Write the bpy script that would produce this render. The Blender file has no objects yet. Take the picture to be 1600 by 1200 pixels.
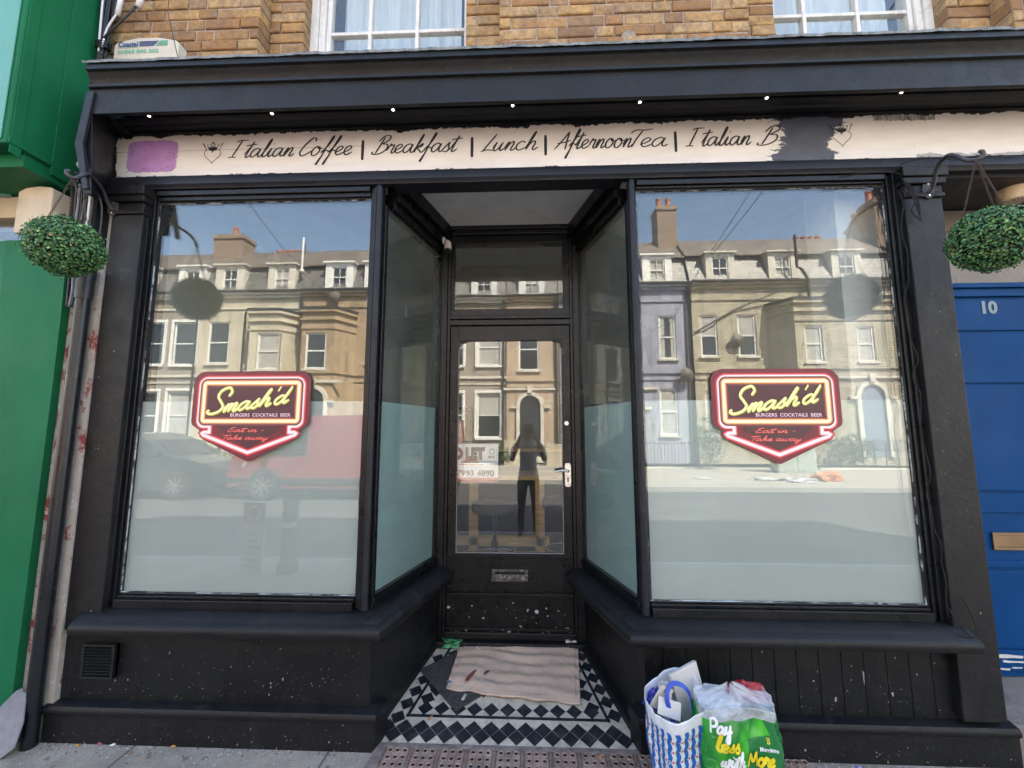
import bpy, bmesh, math, random
from mathutils import Vector, Matrix, noise
random.seed(7)
R = math.radians
sc = bpy.context.scene
COL = sc.collection
# ---------------------------------------------------------------- camera, sky, sun, exposure
cam = bpy.data.cameras.new('camera'); cam.lens = 14.4; cam.sensor_width = 36
cam.clip_start = 0.02; cam.clip_end = 1500
co = bpy.data.objects.new('camera', cam); COL.objects.link(co)
co.location = (0, -2.05, 1.55); co.rotation_euler = (R(96.5), 0, R(2.24))
sc.camera = co
SUN_EL, SUN_AZ = 52, 38          # azimuth measured from +Y (behind the shop) towards +X
w = bpy.data.worlds.new('World'); sc.world = w; w.use_nodes = True
wn = w.node_tree.nodes; wl = w.node_tree.links
bg = wn['Background']; bg.inputs[1].default_value = 0.15
sky = wn.new('ShaderNodeTexSky'); sky.sky_type = 'NISHITA'; sky.sun_disc = False
sky.sun_elevation = R(SUN_EL); sky.sun_rotation = R(SUN_AZ); sky.air_density = 1.0; sky.dust_density = 1.5
wl.new(sky.outputs[0], bg.inputs[0])
sl = bpy.data.lights.new('sun', 'SUN'); sl.energy = 5.0; sl.angle = R(0.5); sl.color = (1, .95, .87)
so = bpy.data.objects.new('sun', sl); COL.objects.link(so)
sd = Vector((math.sin(R(SUN_AZ)) * math.cos(R(SUN_EL)), math.cos(R(SUN_AZ)) * math.cos(R(SUN_EL)), math.sin(R(SUN_EL))))
so.rotation_euler = sd.to_track_quat('Z', 'Y').to_euler(); so.location = sd * 60
sc.view_settings.view_transform = 'Standard'; sc.view_settings.look = 'None'
sc.view_settings.gamma = 1; sc.view_settings.exposure = 2.6
try:
    sc.view_settings.use_white_balance = True; sc.view_settings.white_balance_temperature = 7150; sc.view_settings.white_balance_tint = 8
except Exception: pass
cy = sc.cycles
cy.max_bounces = 10; cy.transparent_max_bounces = 16; cy.glossy_bounces = 5; cy.diffuse_bounces = 5
cy.caustics_reflective = False; cy.caustics_refractive = False
try:
    cy.use_denoising = True; cy.denoiser = 'OPENIMAGEDENOISE'
except Exception: pass
cy.sample_clamp_indirect = 6

# ---------------------------------------------------------------- material helpers
class NT:
    def __init__(s, name):
        s.m = bpy.data.materials.new(name); s.m.use_nodes = True
        s.n = s.m.node_tree.nodes; s.l = s.m.node_tree.links
        s.p = s.n['Principled BSDF']; s.out = s.n['Material Output']
        s.tc = s.n.new('ShaderNodeTexCoord')
    def link(s, a, b): s.l.new(a, b)
    def noise(s, scale, detail=4, rough=.55, vec=None, stretch=None, dist=0):
        t = s.n.new('ShaderNodeTexNoise'); t.inputs['Scale'].default_value = scale
        t.inputs['Detail'].default_value = detail; t.inputs['Roughness'].default_value = rough
        t.inputs['Distortion'].default_value = dist
        v = vec or s.tc.outputs['Object']
        if stretch:
            mp = s.n.new('ShaderNodeMapping'); mp.inputs['Scale'].default_value = stretch
            s.link(v, mp.inputs['Vector']); v = mp.outputs[0]
        s.link(v, t.inputs['Vector']); return t.outputs['Fac']
    def ramp(s, fac, stops):
        r = s.n.new('ShaderNodeValToRGB'); e = r.color_ramp.elements
        while len(e) < len(stops): e.new(.5)
        for k, (p, c) in enumerate(stops):
            e[k].position = p; e[k].color = (c, c, c, 1) if isinstance(c, (int, float)) else (*c, 1)
        s.link(fac, r.inputs[0]); return r.outputs[0]
    def mix(s, fac, a, b):
        x = s.n.new('ShaderNodeMix'); x.data_type = 'RGBA'
        for sock, v in ((x.inputs[0], fac), (x.inputs[6], a), (x.inputs[7], b)):
            if isinstance(v, (int, float)): sock.default_value = v
            elif isinstance(v, tuple): sock.default_value = (*v, 1)
            else: s.link(v, sock)
        return x.outputs[2]
    def math(s, op, a, b=None):
        x = s.n.new('ShaderNodeMath'); x.operation = op
        for k, v in enumerate((a, b)):
            if v is None: continue
            if isinstance(v, (int, float)): x.inputs[k].default_value = v
            else: s.link(v, x.inputs[k])
        return x.outputs[0]
    def xyz(s, v=None):
        x = s.n.new('ShaderNodeSeparateXYZ'); s.link(v or s.tc.outputs['Object'], x.inputs[0]); return x.outputs
    def bump(s, h, strength=.3, dist=.01):
        b = s.n.new('ShaderNodeBump'); b.inputs['Strength'].default_value = strength; b.inputs['Distance'].default_value = dist
        s.link(h, b.inputs['Height']); s.link(b.outputs[0], s.p.inputs['Normal']); return b
    def col(s, c):
        if isinstance(c, tuple): s.p.inputs['Base Color'].default_value = (*c, 1)
        else: s.link(c, s.p.inputs['Base Color'])
    def rough(s, r):
        if isinstance(r, (int, float)): s.p.inputs['Roughness'].default_value = r
        else: s.link(r, s.p.inputs['Roughness'])

def simple(name, c, rough=.6, var=.12, scale=6, bump=.15, bscale=60, bdist=.003, metal=0, dirt_or_haze=None, dirt_amt=.5, spec=None, stretch=None):
    t = NT(name)
    a = tuple(max(0, x * (1 - var)) for x in c); b = tuple(min(1, x * (1 + var)) for x in c)
    col = t.mix(t.ramp(t.noise(scale, 6, stretch=stretch), [(.3, 0.), (.7, 1.)]), a, b)
    if dirt_or_haze:
        col = t.mix(t.math('MULTIPLY', t.ramp(t.noise(scale * 2.3, 8, .7, dist=.6), [(.48, 0.), (.75, 1.)]), dirt_amt), col, dirt_or_haze)
    t.col(col)
    t.rough(t.ramp(t.noise(scale * 1.7, 5), [(.3, max(.02, rough - .08)), (.7, min(1, rough + .1))]))
    if bump: t.bump(t.noise(bscale, 5, stretch=stretch), bump, bdist)
    t.p.inputs['Metallic'].default_value = metal
    if spec is not None: t.p.inputs['Specular IOR Level'].default_value = spec
    return t.m

def paint_black(name, c=(.0042, .0047, .006), rough=.3, speck=.62, grain=(1, 1, 1), dusty=0.):
    """old gloss paint: brush marks, dust, chips"""
    t = NT(name)
    base = t.mix(t.ramp(t.noise(3.5, 6), [(.35, 0.), (.7, 1.)]), c, tuple(x * 1.5 + .0015 for x in c))
    # dust streaks
    d = t.ramp(t.noise(9, 10, .82, dist=.8), [(.54, 0.), (.74, 1.)])
    base = t.mix(t.math('MULTIPLY', d, .07 + dusty), base, (.09, .088, .085))
    # fine specks and bird-lime splashes
    vo = t.n.new('ShaderNodeTexVoronoi'); vo.inputs['Scale'].default_value = 34; t.link(t.tc.outputs['Object'], vo.inputs['Vector'])
    sp = t.math('MULTIPLY', t.ramp(vo.outputs['Distance'], [(.03, 1.), (.075, 0.)]), t.ramp(t.noise(5, 3), [(speck, 0.), (speck + .06, 1.)]))
    base = t.mix(t.math('MULTIPLY', sp, .7), base, (.25, .245, .23))
    t.col(base)
    t.rough(t.math('ADD', t.ramp(t.noise(14, 6), [(.3, rough - .06), (.7, rough + .12)]), t.math('MULTIPLY', d, .25)))
    n1 = t.noise(45, 4, stretch=grain); n2 = t.noise(7, 3)
    t.bump(t.math('ADD', t.math('MULTIPLY', n1, .8), n2), .34, .007); t.p.inputs['Specular IOR Level'].default_value = .36
    return t.m

def brick_mat(name, c1, c2, mortar, scale=1., bump=.6, painted=False):
    t = NT(name)
    x, y, z = t.xyz()
    cx = t.n.new('ShaderNodeCombineXYZ'); t.link(t.math('ADD', x, y), cx.inputs[0]); t.link(z, cx.inputs[1])
    b = t.n.new('ShaderNodeTexBrick'); t.link(cx.outputs[0], b.inputs['Vector'])
    b.inputs['Scale'].default_value = 1; b.inputs['Brick Width'].default_value = .225 * scale; b.inputs['Row Height'].default_value = .075 * scale
    b.inputs['Mortar Size'].default_value = .008 * scale; b.inputs['Mortar Smooth'].default_value = .4
    b.inputs['Color1'].default_value = (*c1, 1); b.inputs['Color2'].default_value = (*c2, 1); b.inputs['Mortar'].default_value = (*mortar, 1)
    col = t.mix(t.math('MULTIPLY', t.ramp(t.noise(1.1, 8, .7), [(.45, 0.), (.8, 1.)]), .5), b.outputs['Color'], tuple(v * .5 for v in c1))
    t.col(col); t.rough(.85)
    t.bump(t.math('SUBTRACT', t.noise(25, 6), b.outputs['Fac']), bump, .02)
    return t.m

def glass_mat(name, tint=(.96, .985, .975), wav=.0, wscale=3., f0=.043, dirt_or_haze=.0):
    """clear pane: Schlick reflection over straight-through transmission"""
    t = NT(name); t.n.remove(t.p)
    lw = t.n.new('ShaderNodeLayerWeight'); lw.inputs['Blend'].default_value = .5
    f = t.math('ADD', t.math('MULTIPLY', t.math('POWER', lw.outputs['Facing'], 5.), 1 - f0), f0)
    g = t.n.new('ShaderNodeBsdfGlossy'); g.inputs['Roughness'].default_value = 0.0
    tr = t.n.new('ShaderNodeBsdfTransparent'); tr.inputs['Color'].default_value = (*tint, 1)
    if wav:
        b = t.n.new('ShaderNodeBump'); b.inputs['Strength'].default_value = wav; b.inputs['Distance'].default_value = .02
        t.link(t.noise(wscale, 2, .4), b.inputs['Height']); t.link(b.outputs[0], g.inputs['Normal'])
    mx = t.n.new('ShaderNodeMixShader'); t.link(f, mx.inputs[0]); t.link(tr.outputs[0], mx.inputs[1]); t.link(g.outputs[0], mx.inputs[2])
    o = mx.outputs[0]
    if dirt_or_haze:
        df = t.n.new('ShaderNodeBsdfDiffuse'); df.inputs['Color'].default_value = (.55, .54, .5, 1)  # smears, plus a pale haze painted in to brighten reflections and dark panes
        m2 = t.n.new('ShaderNodeMixShader')
        t.link(t.math('MULTIPLY', t.ramp(t.noise(2.2, 9, .75, dist=.4), [(.35, .25), (.8, 1.)]), dirt_or_haze), m2.inputs[0])
        t.link(o, m2.inputs[1]); t.link(df.outputs[0], m2.inputs[2]); o = m2.outputs[0]
    t.link(o, t.out.inputs[0]); return t.m

def frost_mat(name, c=(.66, .72, .72), trans=.45):
    t = NT(name); t.n.remove(t.p)
    d = t.n.new('ShaderNodeBsdfDiffuse'); tl = t.n.new('ShaderNodeBsdfTranslucent')
    cc = t.mix(t.ramp(t.noise(1.3, 3), [(.35, 0.), (.7, 1.)]), tuple(x * .93 for x in c), c)
    t.link(cc, d.inputs['Color']); t.link(cc, tl.inputs['Color'])
    mx = t.n.new('ShaderNodeMixShader'); mx.inputs[0].default_value = trans
    t.link(d.outputs[0], mx.inputs[1]); t.link(tl.outputs[0], mx.inputs[2]); t.link(mx.outputs[0], t.out.inputs[0])
    return t.m

# ---------------------------------------------------------------- mesh helpers
class MB:
    def __init__(s): s.v = []; s.f = []; s.mi = []; s.c = None
    def face(s, ids, mi=0): s.f.append(ids); s.mi.append(mi)
    def add(s, vs, fs, mi=0):
        o = len(s.v); s.v += [tuple(v) for v in vs]
        for f in fs: s.face([o + i for i in f], mi)
    def box(s, a, b, mi=0, M=None):
        x0, y0, z0 = a; x1, y1, z1 = b
        vs = [(x, y, z) for x in (x0, x1) for y in (y0, y1) for z in (z0, z1)]
        if M: vs = [M @ Vector(v) for v in vs]
        s.add(vs, [(0, 1, 3, 2), (4, 6, 7, 5), (0, 4, 5, 1), (2, 3, 7, 6), (0, 2, 6, 4), (1, 5, 7, 3)], mi)
    def hexa(s, c8, mi=0):     # bottom 4 then top 4
        s.add(c8, [(3, 2, 1, 0), (4, 5, 6, 7), (0, 1, 5, 4), (1, 2, 6, 5), (2, 3, 7, 6), (3, 0, 4, 7)], mi)
    def prism(s, pts, d0, d1, axis='y', mi=0, M=None):
        """extrude polygon pts from d0 to d1 along axis; pts are the two other coords in order"""
        def mk(p, d):
            if axis == 'y': v = (p[0], d, p[1])
            elif axis == 'x': v = (d, p[0], p[1])
            else: v = (p[0], p[1], d)
            return M @ Vector(v) if M else v
        n = len(pts)
        s.add([mk(p, d0) for p in pts] + [mk(p, d1) for p in pts],
              [tuple(range(n))[::-1], tuple(range(n, 2 * n))] + [(i, (i + 1) % n, n + (i + 1) % n, n + i) for i in range(n)], mi)
    def tube(s, path, r, seg=8, mi=0, caps=True):
        path = [Vector(p) for p in path]; n = len(path)
        rr = r if isinstance(r, (list, tuple)) else [r] * n
        up = Vector((0, 0, 1)); rings = []
        t0 = (path[1] - path[0]).normalized()
        a = t0.orthogonal().normalized()
        for i, p in enumerate(path):
            t = (path[min(i + 1, n - 1)] - path[max(i - 1, 0)])
            t = t.normalized() if t.length > 1e-9 else t0
            a = (a - t * a.dot(t)); a = a.normalized() if a.length > 1e-6 else t.orthogonal().normalized()
            b = t.cross(a); o = len(s.v)
            for k in range(seg):
                q = 2 * math.pi * k / seg
                s.v.append(tuple(p + (a * math.cos(q) + b * math.sin(q)) * rr[i]))
            rings.append(o)
        for i in range(n - 1):
            for k in range(seg):
                k2 = (k + 1) % seg
                s.face([rings[i] + k, rings[i] + k2, rings[i + 1] + k2, rings[i + 1] + k], mi)
        if caps:
            s.face([rings[0] + k for k in range(seg)][::-1], mi); s.face([rings[-1] + k for k in range(seg)], mi)
    def lathe(s, prof, c=(0, 0, 0), seg=20, mi=0, axis='z'):
        o = len(s.v); n = len(prof)
        for r, z in prof:
            for k in range(seg):
                q = 2 * math.pi * k / seg; x, y = r * math.cos(q), r * math.sin(q)
                if axis == 'z': v = (c[0] + x, c[1] + y, c[2] + z)
                elif axis == 'y': v = (c[0] + x, c[1] + z, c[2] + y)
                else: v = (c[0] + z, c[1] + x, c[2] + y)
                s.v.append(v)
        for i in range(n - 1):
            for k in range(seg):
                k2 = (k + 1) % seg
                s.face([o + i * seg + k, o + i * seg + k2, o + (i + 1) * seg + k2, o + (i + 1) * seg + k], mi)
        s.face([o + k for k in range(seg)][::-1], mi); s.face([o + (n - 1) * seg + k for k in range(seg)], mi)
    def sweep(s, prof, path, mi=0, caps=True):
        """prof: [(offset, z)] closed; path: [(x, y)] open; outward = right of travel; mitred"""
        P = [Vector(p) for p in path]; n = len(P); m = len(prof); o = len(s.v)
        for i in range(n):
            d1 = (P[i] - P[i - 1]).normalized() if i > 0 else (P[1] - P[0]).normalized()
            d2 = (P[i + 1] - P[i]).normalized() if i < n - 1 else d1
            n1 = Vector((d1.y, -d1.x)); n2 = Vector((d2.y, -d2.x)); b = (n1 + n2).normalized(); k = 1 / max(.2, b.dot(n1))
            for off, z in prof:
                q = P[i] + b * off * k; s.v.append((q.x, q.y, z))
        for i in range(n - 1):
            for j in range(m):
                j2 = (j + 1) % m
                s.face([o + i * m + j, o + (i + 1) * m + j, o + (i + 1) * m + j2, o + i * m + j2], mi)
        if caps:
            s.face([o + j for j in range(m)], mi); s.face([o + (n - 1) * m + j for j in range(m)][::-1], mi)
    def grid(s, fn, nu, nv, mi=0):
        o = len(s.v)
        for i in range(nu + 1):
            for j in range(nv + 1): s.v.append(tuple(fn(i / nu, j / nv)))
        for i in range(nu):
            for j in range(nv):
                a = o + i * (nv + 1) + j; s.face([a, a + nv + 1, a + nv + 2, a + 1], mi)
    def build(s, name, mats, parent=None, bevel=0, smooth=False, normals=True, loc=None):
        me = bpy.data.meshes.new(name); me.from_pydata(s.v, [], s.f)
        if not isinstance(mats, (list, tuple)): mats = [mats]
        for m in mats: me.materials.append(m)
        me.polygons.foreach_set('material_index', s.mi)
        if s.c:
            ca = me.color_attributes.new('tone', 'FLOAT_COLOR', 'POINT')
            for i, c in enumerate(s.c): ca.data[i].color = (*c, 1)
        me.update()
        if normals:
            bm = bmesh.new(); bm.from_mesh(me); bmesh.ops.recalc_face_normals(bm, faces=bm.faces); bm.to_mesh(me); bm.free()
        if smooth:
            for p in me.polygons: p.use_smooth = True
            if smooth != 'all':
                try: me.set_sharp_from_angle(angle=R(38))
                except Exception: pass
        o = bpy.data.objects.new(name, me); COL.objects.link(o)
        if parent: o.parent = parent
        if loc: o.location = loc
        if bevel:
            b = o.modifiers.new('bevel', 'BEVEL'); b.width = bevel; b.segments = 2; b.limit_method = 'ANGLE'; b.angle_limit = R(40)
        return o
def tag(o, label, cat, group=None, kind=None):
    o['label'] = label; o['category'] = cat
    if group: o['group'] = group
    if kind: o['kind'] = kind
    return o
def empty(name, label, cat, loc=(0, 0, 0), group=None, rz=0):
    o = bpy.data.objects.new(name, None); COL.objects.link(o); o.location = loc; o.rotation_euler.z = rz
    o.empty_display_size = .1
    return tag(o, label, cat, group)
def struct(o): o['kind'] = 'structure'; return o
def copy_tree(o, parent=None):
    c = o.copy(); COL.objects.link(c)
    if parent: c.parent = parent
    for ch in list(o.children): copy_tree(ch, c)
    return c
def catmull(pts, k=7):
    p = [Vector(q) for q in pts]
    if len(p) < 3: return p
    out = []; q = [p[0] * 2 - p[1]] + p + [p[-1] * 2 - p[-2]]
    for i in range(1, len(q) - 2):
        for j in range(k):
            t = j / k; a, b, c, d = q[i - 1], q[i], q[i + 1], q[i + 2]
            out.append(.5 * ((2 * b) + (c - a) * t + (2 * a - 5 * b + 4 * c - d) * t * t + (3 * b - a - 3 * c + d) * t ** 3))
    out.append(p[-1]); return out

# ---------------------------------------------------------------- hand lettering
GL = {
'a': (1.0, [[(.75,.8),(.5,1),(.15,.75),(.05,.3),(.25,0),(.55,.3),(.8,.98)],[(.8,.98),(.7,.3),(.85,.02),(1.1,.25)]]),
'c': (.8, [[(.7,.8),(.45,1),(.1,.7),(.08,.25),(.35,0),(.85,.3)]]),
'd': (1.05, [[(.75,.8),(.45,1),(.1,.65),(.08,.2),(.3,0),(.6,.3),(.85,1.1),(.98,2)],[(.98,2),(.75,.6),(.85,.02),(1.2,.35)]]),
'e': (.75, [[(0,.25),(.4,.5),(.6,.8),(.4,1),(.12,.7),(.1,.25),(.35,0),(.8,.3)]]),
'f': (.62, [[(.0,.3),(.4,1.0),(.68,1.9),(.62,2.2),(.42,1.3),(.2,0),(.02,-.95),(-.06,-1.0),(0,-.7),(.25,.1)],[(.0,.3),(.35,.55),(.75,.4)]]),
'h': (.95, [[(.0,.2),(.35,1.2),(.5,2),(.4,1.9),(.2,.9),(.1,0)],[(.1,0),(.3,.7),(.6,1),(.7,.7),(.62,.2),(.75,0),(1.05,.3)]]),
'i': (.5, [[(0,.3),(.25,.95),(.15,.3),(.25,0),(.55,.3)],[(.32,1.4),(.34,1.55)]]),
'k': (.9, [[(0,.2),(.35,1.2),(.5,2),(.4,1.9),(.2,.9),(.1,0)],[(.15,.45),(.45,.8),(.65,1),(.6,.7),(.25,.5),(.5,.25),(.7,0),(1.0,.3)]]),
'l': (.5, [[(0,.2),(.35,1.1),(.5,1.95),(.38,1.9),(.18,.8),(.15,.1),(.3,0),(.6,.3)]]),
'm': (1.2, [[(0,.3),(.25,1),(.15,.3),(.1,0)],[(.1,0),(.3,.7),(.5,1),(.55,.7),(.45,0)],[(.45,0),(.65,.7),(.88,1),(.95,.7),(.85,.15),(.97,0),(1.25,.3)]]),
'n': (.9, [[(0,.3),(.25,1),(.15,.3),(.1,0)],[(.1,0),(.35,.75),(.6,1),(.65,.7),(.55,.15),(.67,0),(.95,.3)]]),
'o': (.85, [[(.5,1),(.3,1),(.05,.6),(.1,.1),(.4,0),(.68,.45),(.6,.95),(.45,.95),(.6,.75),(.95,.8)]]),
'r': (.68, [[(0,.3),(.25,1.05),(.3,.85),(.55,.95),(.5,.5),(.45,.1),(.6,0),(.8,.3)]]),
's': (.68, [[(0,.2),(.35,.8),(.5,1.05),(.48,.7),(.58,.3),(.4,0),(.08,.08)],[(.4,0),(.75,.3)]]),
't': (.55, [[(0,.3),(.35,1.2),(.5,1.8),(.3,.8),(.2,.1),(.35,0),(.65,.3)],[(-.1,1.3),(.3,1.42),(.85,1.5)]]),
'u': (.95, [[(0,.3),(.2,.95),(.1,.3),(.2,0),(.45,.2),(.7,.95)],[(.7,.95),(.6,.3),(.7,0),(1,.3)]]),
'w': (1.1, [[(0,.3),(.2,.95),(.1,.3),(.25,0),(.5,.4),(.6,.95)],[(.6,.95),(.5,.3),(.65,0),(.95,.4),(1,.95),(1.15,.85)]]),
'y': (.9, [[(0,.3),(.2,.95),(.1,.4),(.3,.1),(.6,.4),(.75,.95)],[(.75,.95),(.55,0),(.3,-.9),(.1,-.8),(.4,-.1),(.9,.3)]]),
'I': (1.25, [[(-.1,0),(.25,.06),(.6,.02)],[(.62,2),(.42,1),(.22,.03)],[(.15,1.8),(.5,1.98),(1.2,2.0)]]),
'C': (1.1, [[(1.15,1.6),(1.05,2.0),(.75,1.95),(.3,1.2),(.08,.4),(.3,0),(.6,.1),(1.1,.55)]]),
'B': (1.1, [[(.6,1.85),(.38,.9),(.15,0)],[(.15,1.35),(.5,1.95),(1.0,2.0),(1.05,1.55),(.5,1.08)],[(.5,1.08),(1.0,1.0),(1.05,.5),(.7,.08),(.2,-.1),(-.15,.0),(-.1,.2)]]),
'L': (.85, [[(.8,1.9),(.5,1.1),(.1,.02)],[(-.05,-.05),(.4,.12),(.95,.05)]]),
'A': (1.2, [[(-.15,-.05),(.4,.9),(.9,1.95)],[(.9,1.95),(.88,1.0),(.9,-.1)],[(.0,.62),(.6,.72),(1.25,.95)]]),
'T': (.95, [[(.85,1.85),(.6,.9),(.45,-.0)],[(.1,1.55),(.4,1.9),(.9,1.88),(1.5,1.98)]]),
'S': (1.15, [[(1.25,1.35),(1.42,1.75),(1.2,2.08),(.7,1.85),(.5,1.35),(.75,.9),(.95,.5),(.7,.1),(.2,-.1),(-.1,.0),(0,.25)]]),
'E': (.95, [[(.95,1.8),(.65,2),(.28,1.6),(.45,1.12),(.75,1.1)],[(.45,1.12),(.1,.7),(.1,.15),(.45,0),(.95,.3)]]),
'M': (1.35, [[(0,0),(.15,1.8)],[(.15,1.8),(.62,.6),(1.1,1.8)],[(1.1,1.8),(1.25,0)]]),
'P': (.95, [[(.2,0),(.25,1.8)],[(.1,1.7),(.6,1.95),(.95,1.5),(.75,1),(.25,.85)]]),
"'": (.3, [[(.3,2.2),(.2,1.65)]]), '-': (.6, [[(.1,.6),(.5,.65)]]), ' ': (.45, []),
}
def lettering(mb, text, x0, x1, z0, xh, wid, y, slant=.0, rise=0., mi=0, ygrow=.000004, M=None, gap=None, bold=None, twid=None):
    """hand-painted letters in the XZ plane, facing -Y; strokes are ribbons thicker on the way down"""
    adv = 0; st = []
    for ch in text:
        a, ss = GL[ch]
        if ch == ' ' and gap is not None: a = gap
        for q in ss: st.append([(adv + px + slant * pz, pz) for px, pz in q])
        adv += a
    xs = [p[0] for q in st for p in q]; lo, hi = min(xs), max(xs); kx = (x1 - x0) / (hi - lo)
    yy = y
    for q in st:
        pts = [Vector(((p[0] - lo) * kx + x0, 0, p[1] * xh + z0 + rise * ((p[0] - lo) * kx))) for p in q]
        ribbon(mb, catmull([(p.x, p.z) for p in pts], 6), wid, yy, mi, M, twid); yy -= .00006
def ribbon(mb, pts, wid, y, mi=0, M=None, twid=None):
    n = len(pts); L = []; Rr = []
    for i, p in enumerate(pts):
        t = (pts[min(i + 1, n - 1)] - pts[max(i - 1, 0)])
        if t.length < 1e-9: t = Vector((1, 0))
        t.normalize(); nn = Vector((-t.y, t.x))
        k = 1.0
        if twid is not None: k = twid + (1 - twid) * (-t.y if t.y < 0 else t.y * .75)
        e = min(i, n - 1 - i); k *= (.55, .85, 1)[min(e, 2)]
        L.append(p + nn * wid * k / 2); Rr.append(p - nn * wid * k / 2)
    o = len(mb.v)
    for i in range(n):
        for q in (L[i], Rr[i]):
            v = Vector((q.x, y - i * .0000015, q.y)); mb.v.append(tuple(M @ v if M else v))
    for i in range(n - 1):
        mb.face([o + 2 * i, o + 2 * i + 1, o + 2 * i + 3, o + 2 * i + 2], mi)
def text_mesh(mb, body, x, z, size, y, mi=0, M=None, sx=1, width=None, align='LEFT', bold=0.):
    cu = bpy.data.curves.new('t', 'FONT'); cu.body = body; cu.size = size; cu.align_x = align; cu.resolution_u = 3
    cu.offset = bold
    ob = bpy.data.objects.new('t', cu); COL.objects.link(ob); bpy.context.view_layer.update()
    me = ob.to_mesh(); vs = [Vector(v.co) for v in me.vertices]
    if vs:
        x0 = min(v.x for v in vs); x1 = max(v.x for v in vs)
        if width: sx = width / (x1 - x0)
        out = [Vector(((v.x - (x0 if width else 0)) * sx + x, y, v.y + z)) for v in vs]
        if M: out = [M @ v for v in out]
        mb.add(out, [tuple(p.vertices) for p in me.polygons], mi)
    ob.to_mesh_clear(); bpy.data.objects.remove(ob); bpy.data.curves.remove(cu)
# ---------------------------------------------------------------- materials
BLK = paint_black('black_gloss_paint')
BLKG = paint_black('black_paint_weathered', (.0046, .0048, .0055), .48, .5, dusty=.17)
NAVY = paint_black('dark_navy_paint', (.0095, .0105, .0145), .4, .66)
BLKV = paint_black('black_paint_boards', (.005, .0055, .0062), .36, .54, (8, 8, .6), dusty=.05)
GLASS = glass_mat('shop_glass', f0=.10, dirt_or_haze=.04)
OLDG = glass_mat('old_wavy_glass', wav=.012, wscale=4, f0=.08, dirt_or_haze=.04)
UPG = glass_mat('sash_glass', wav=.004, wscale=3, dirt_or_haze=.04, f0=.08)
SIDEG = glass_mat('side_glass', tint=(.80, .89, .89), f0=.065, dirt_or_haze=.14)  # strong painted haze lifts the dark upper side panes
FROST = frost_mat('frosted_film', (.92, .96, .925), .55)
WHITEP = simple('worn_white_paint', (.74, .73, .69), .5, .1, 5, .3, 60, .003, dirt_or_haze=(.3, .26, .2), dirt_amt=.5, stretch=(6, 6, 1))
IRON = simple('rusty_iron', (.11, .085, .07), .6, .35, 9, .5, 70, .004, metal=.3, dirt_or_haze=(.22, .2, .19), dirt_amt=.8)
WIRE = simple('black_cable', (.02, .021, .025), .4, .2, 20, 0)
GWIRE = simple('grey_cable', (.2, .21, .22), .45, .2, 20, 0)
WWIRE = simple('white_cable', (.75, .75, .74), .4, .1, 20, 0)
CHROME = simple('chrome', (.75, .75, .76), .12, .03, 8, 0, metal=1)
LEADM = simple('lead_and_moss', (.2, .2, .18), .85, .45, 22, .8, 90, .01, dirt_or_haze=(.42, .41, .37), dirt_amt=.9)

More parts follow.
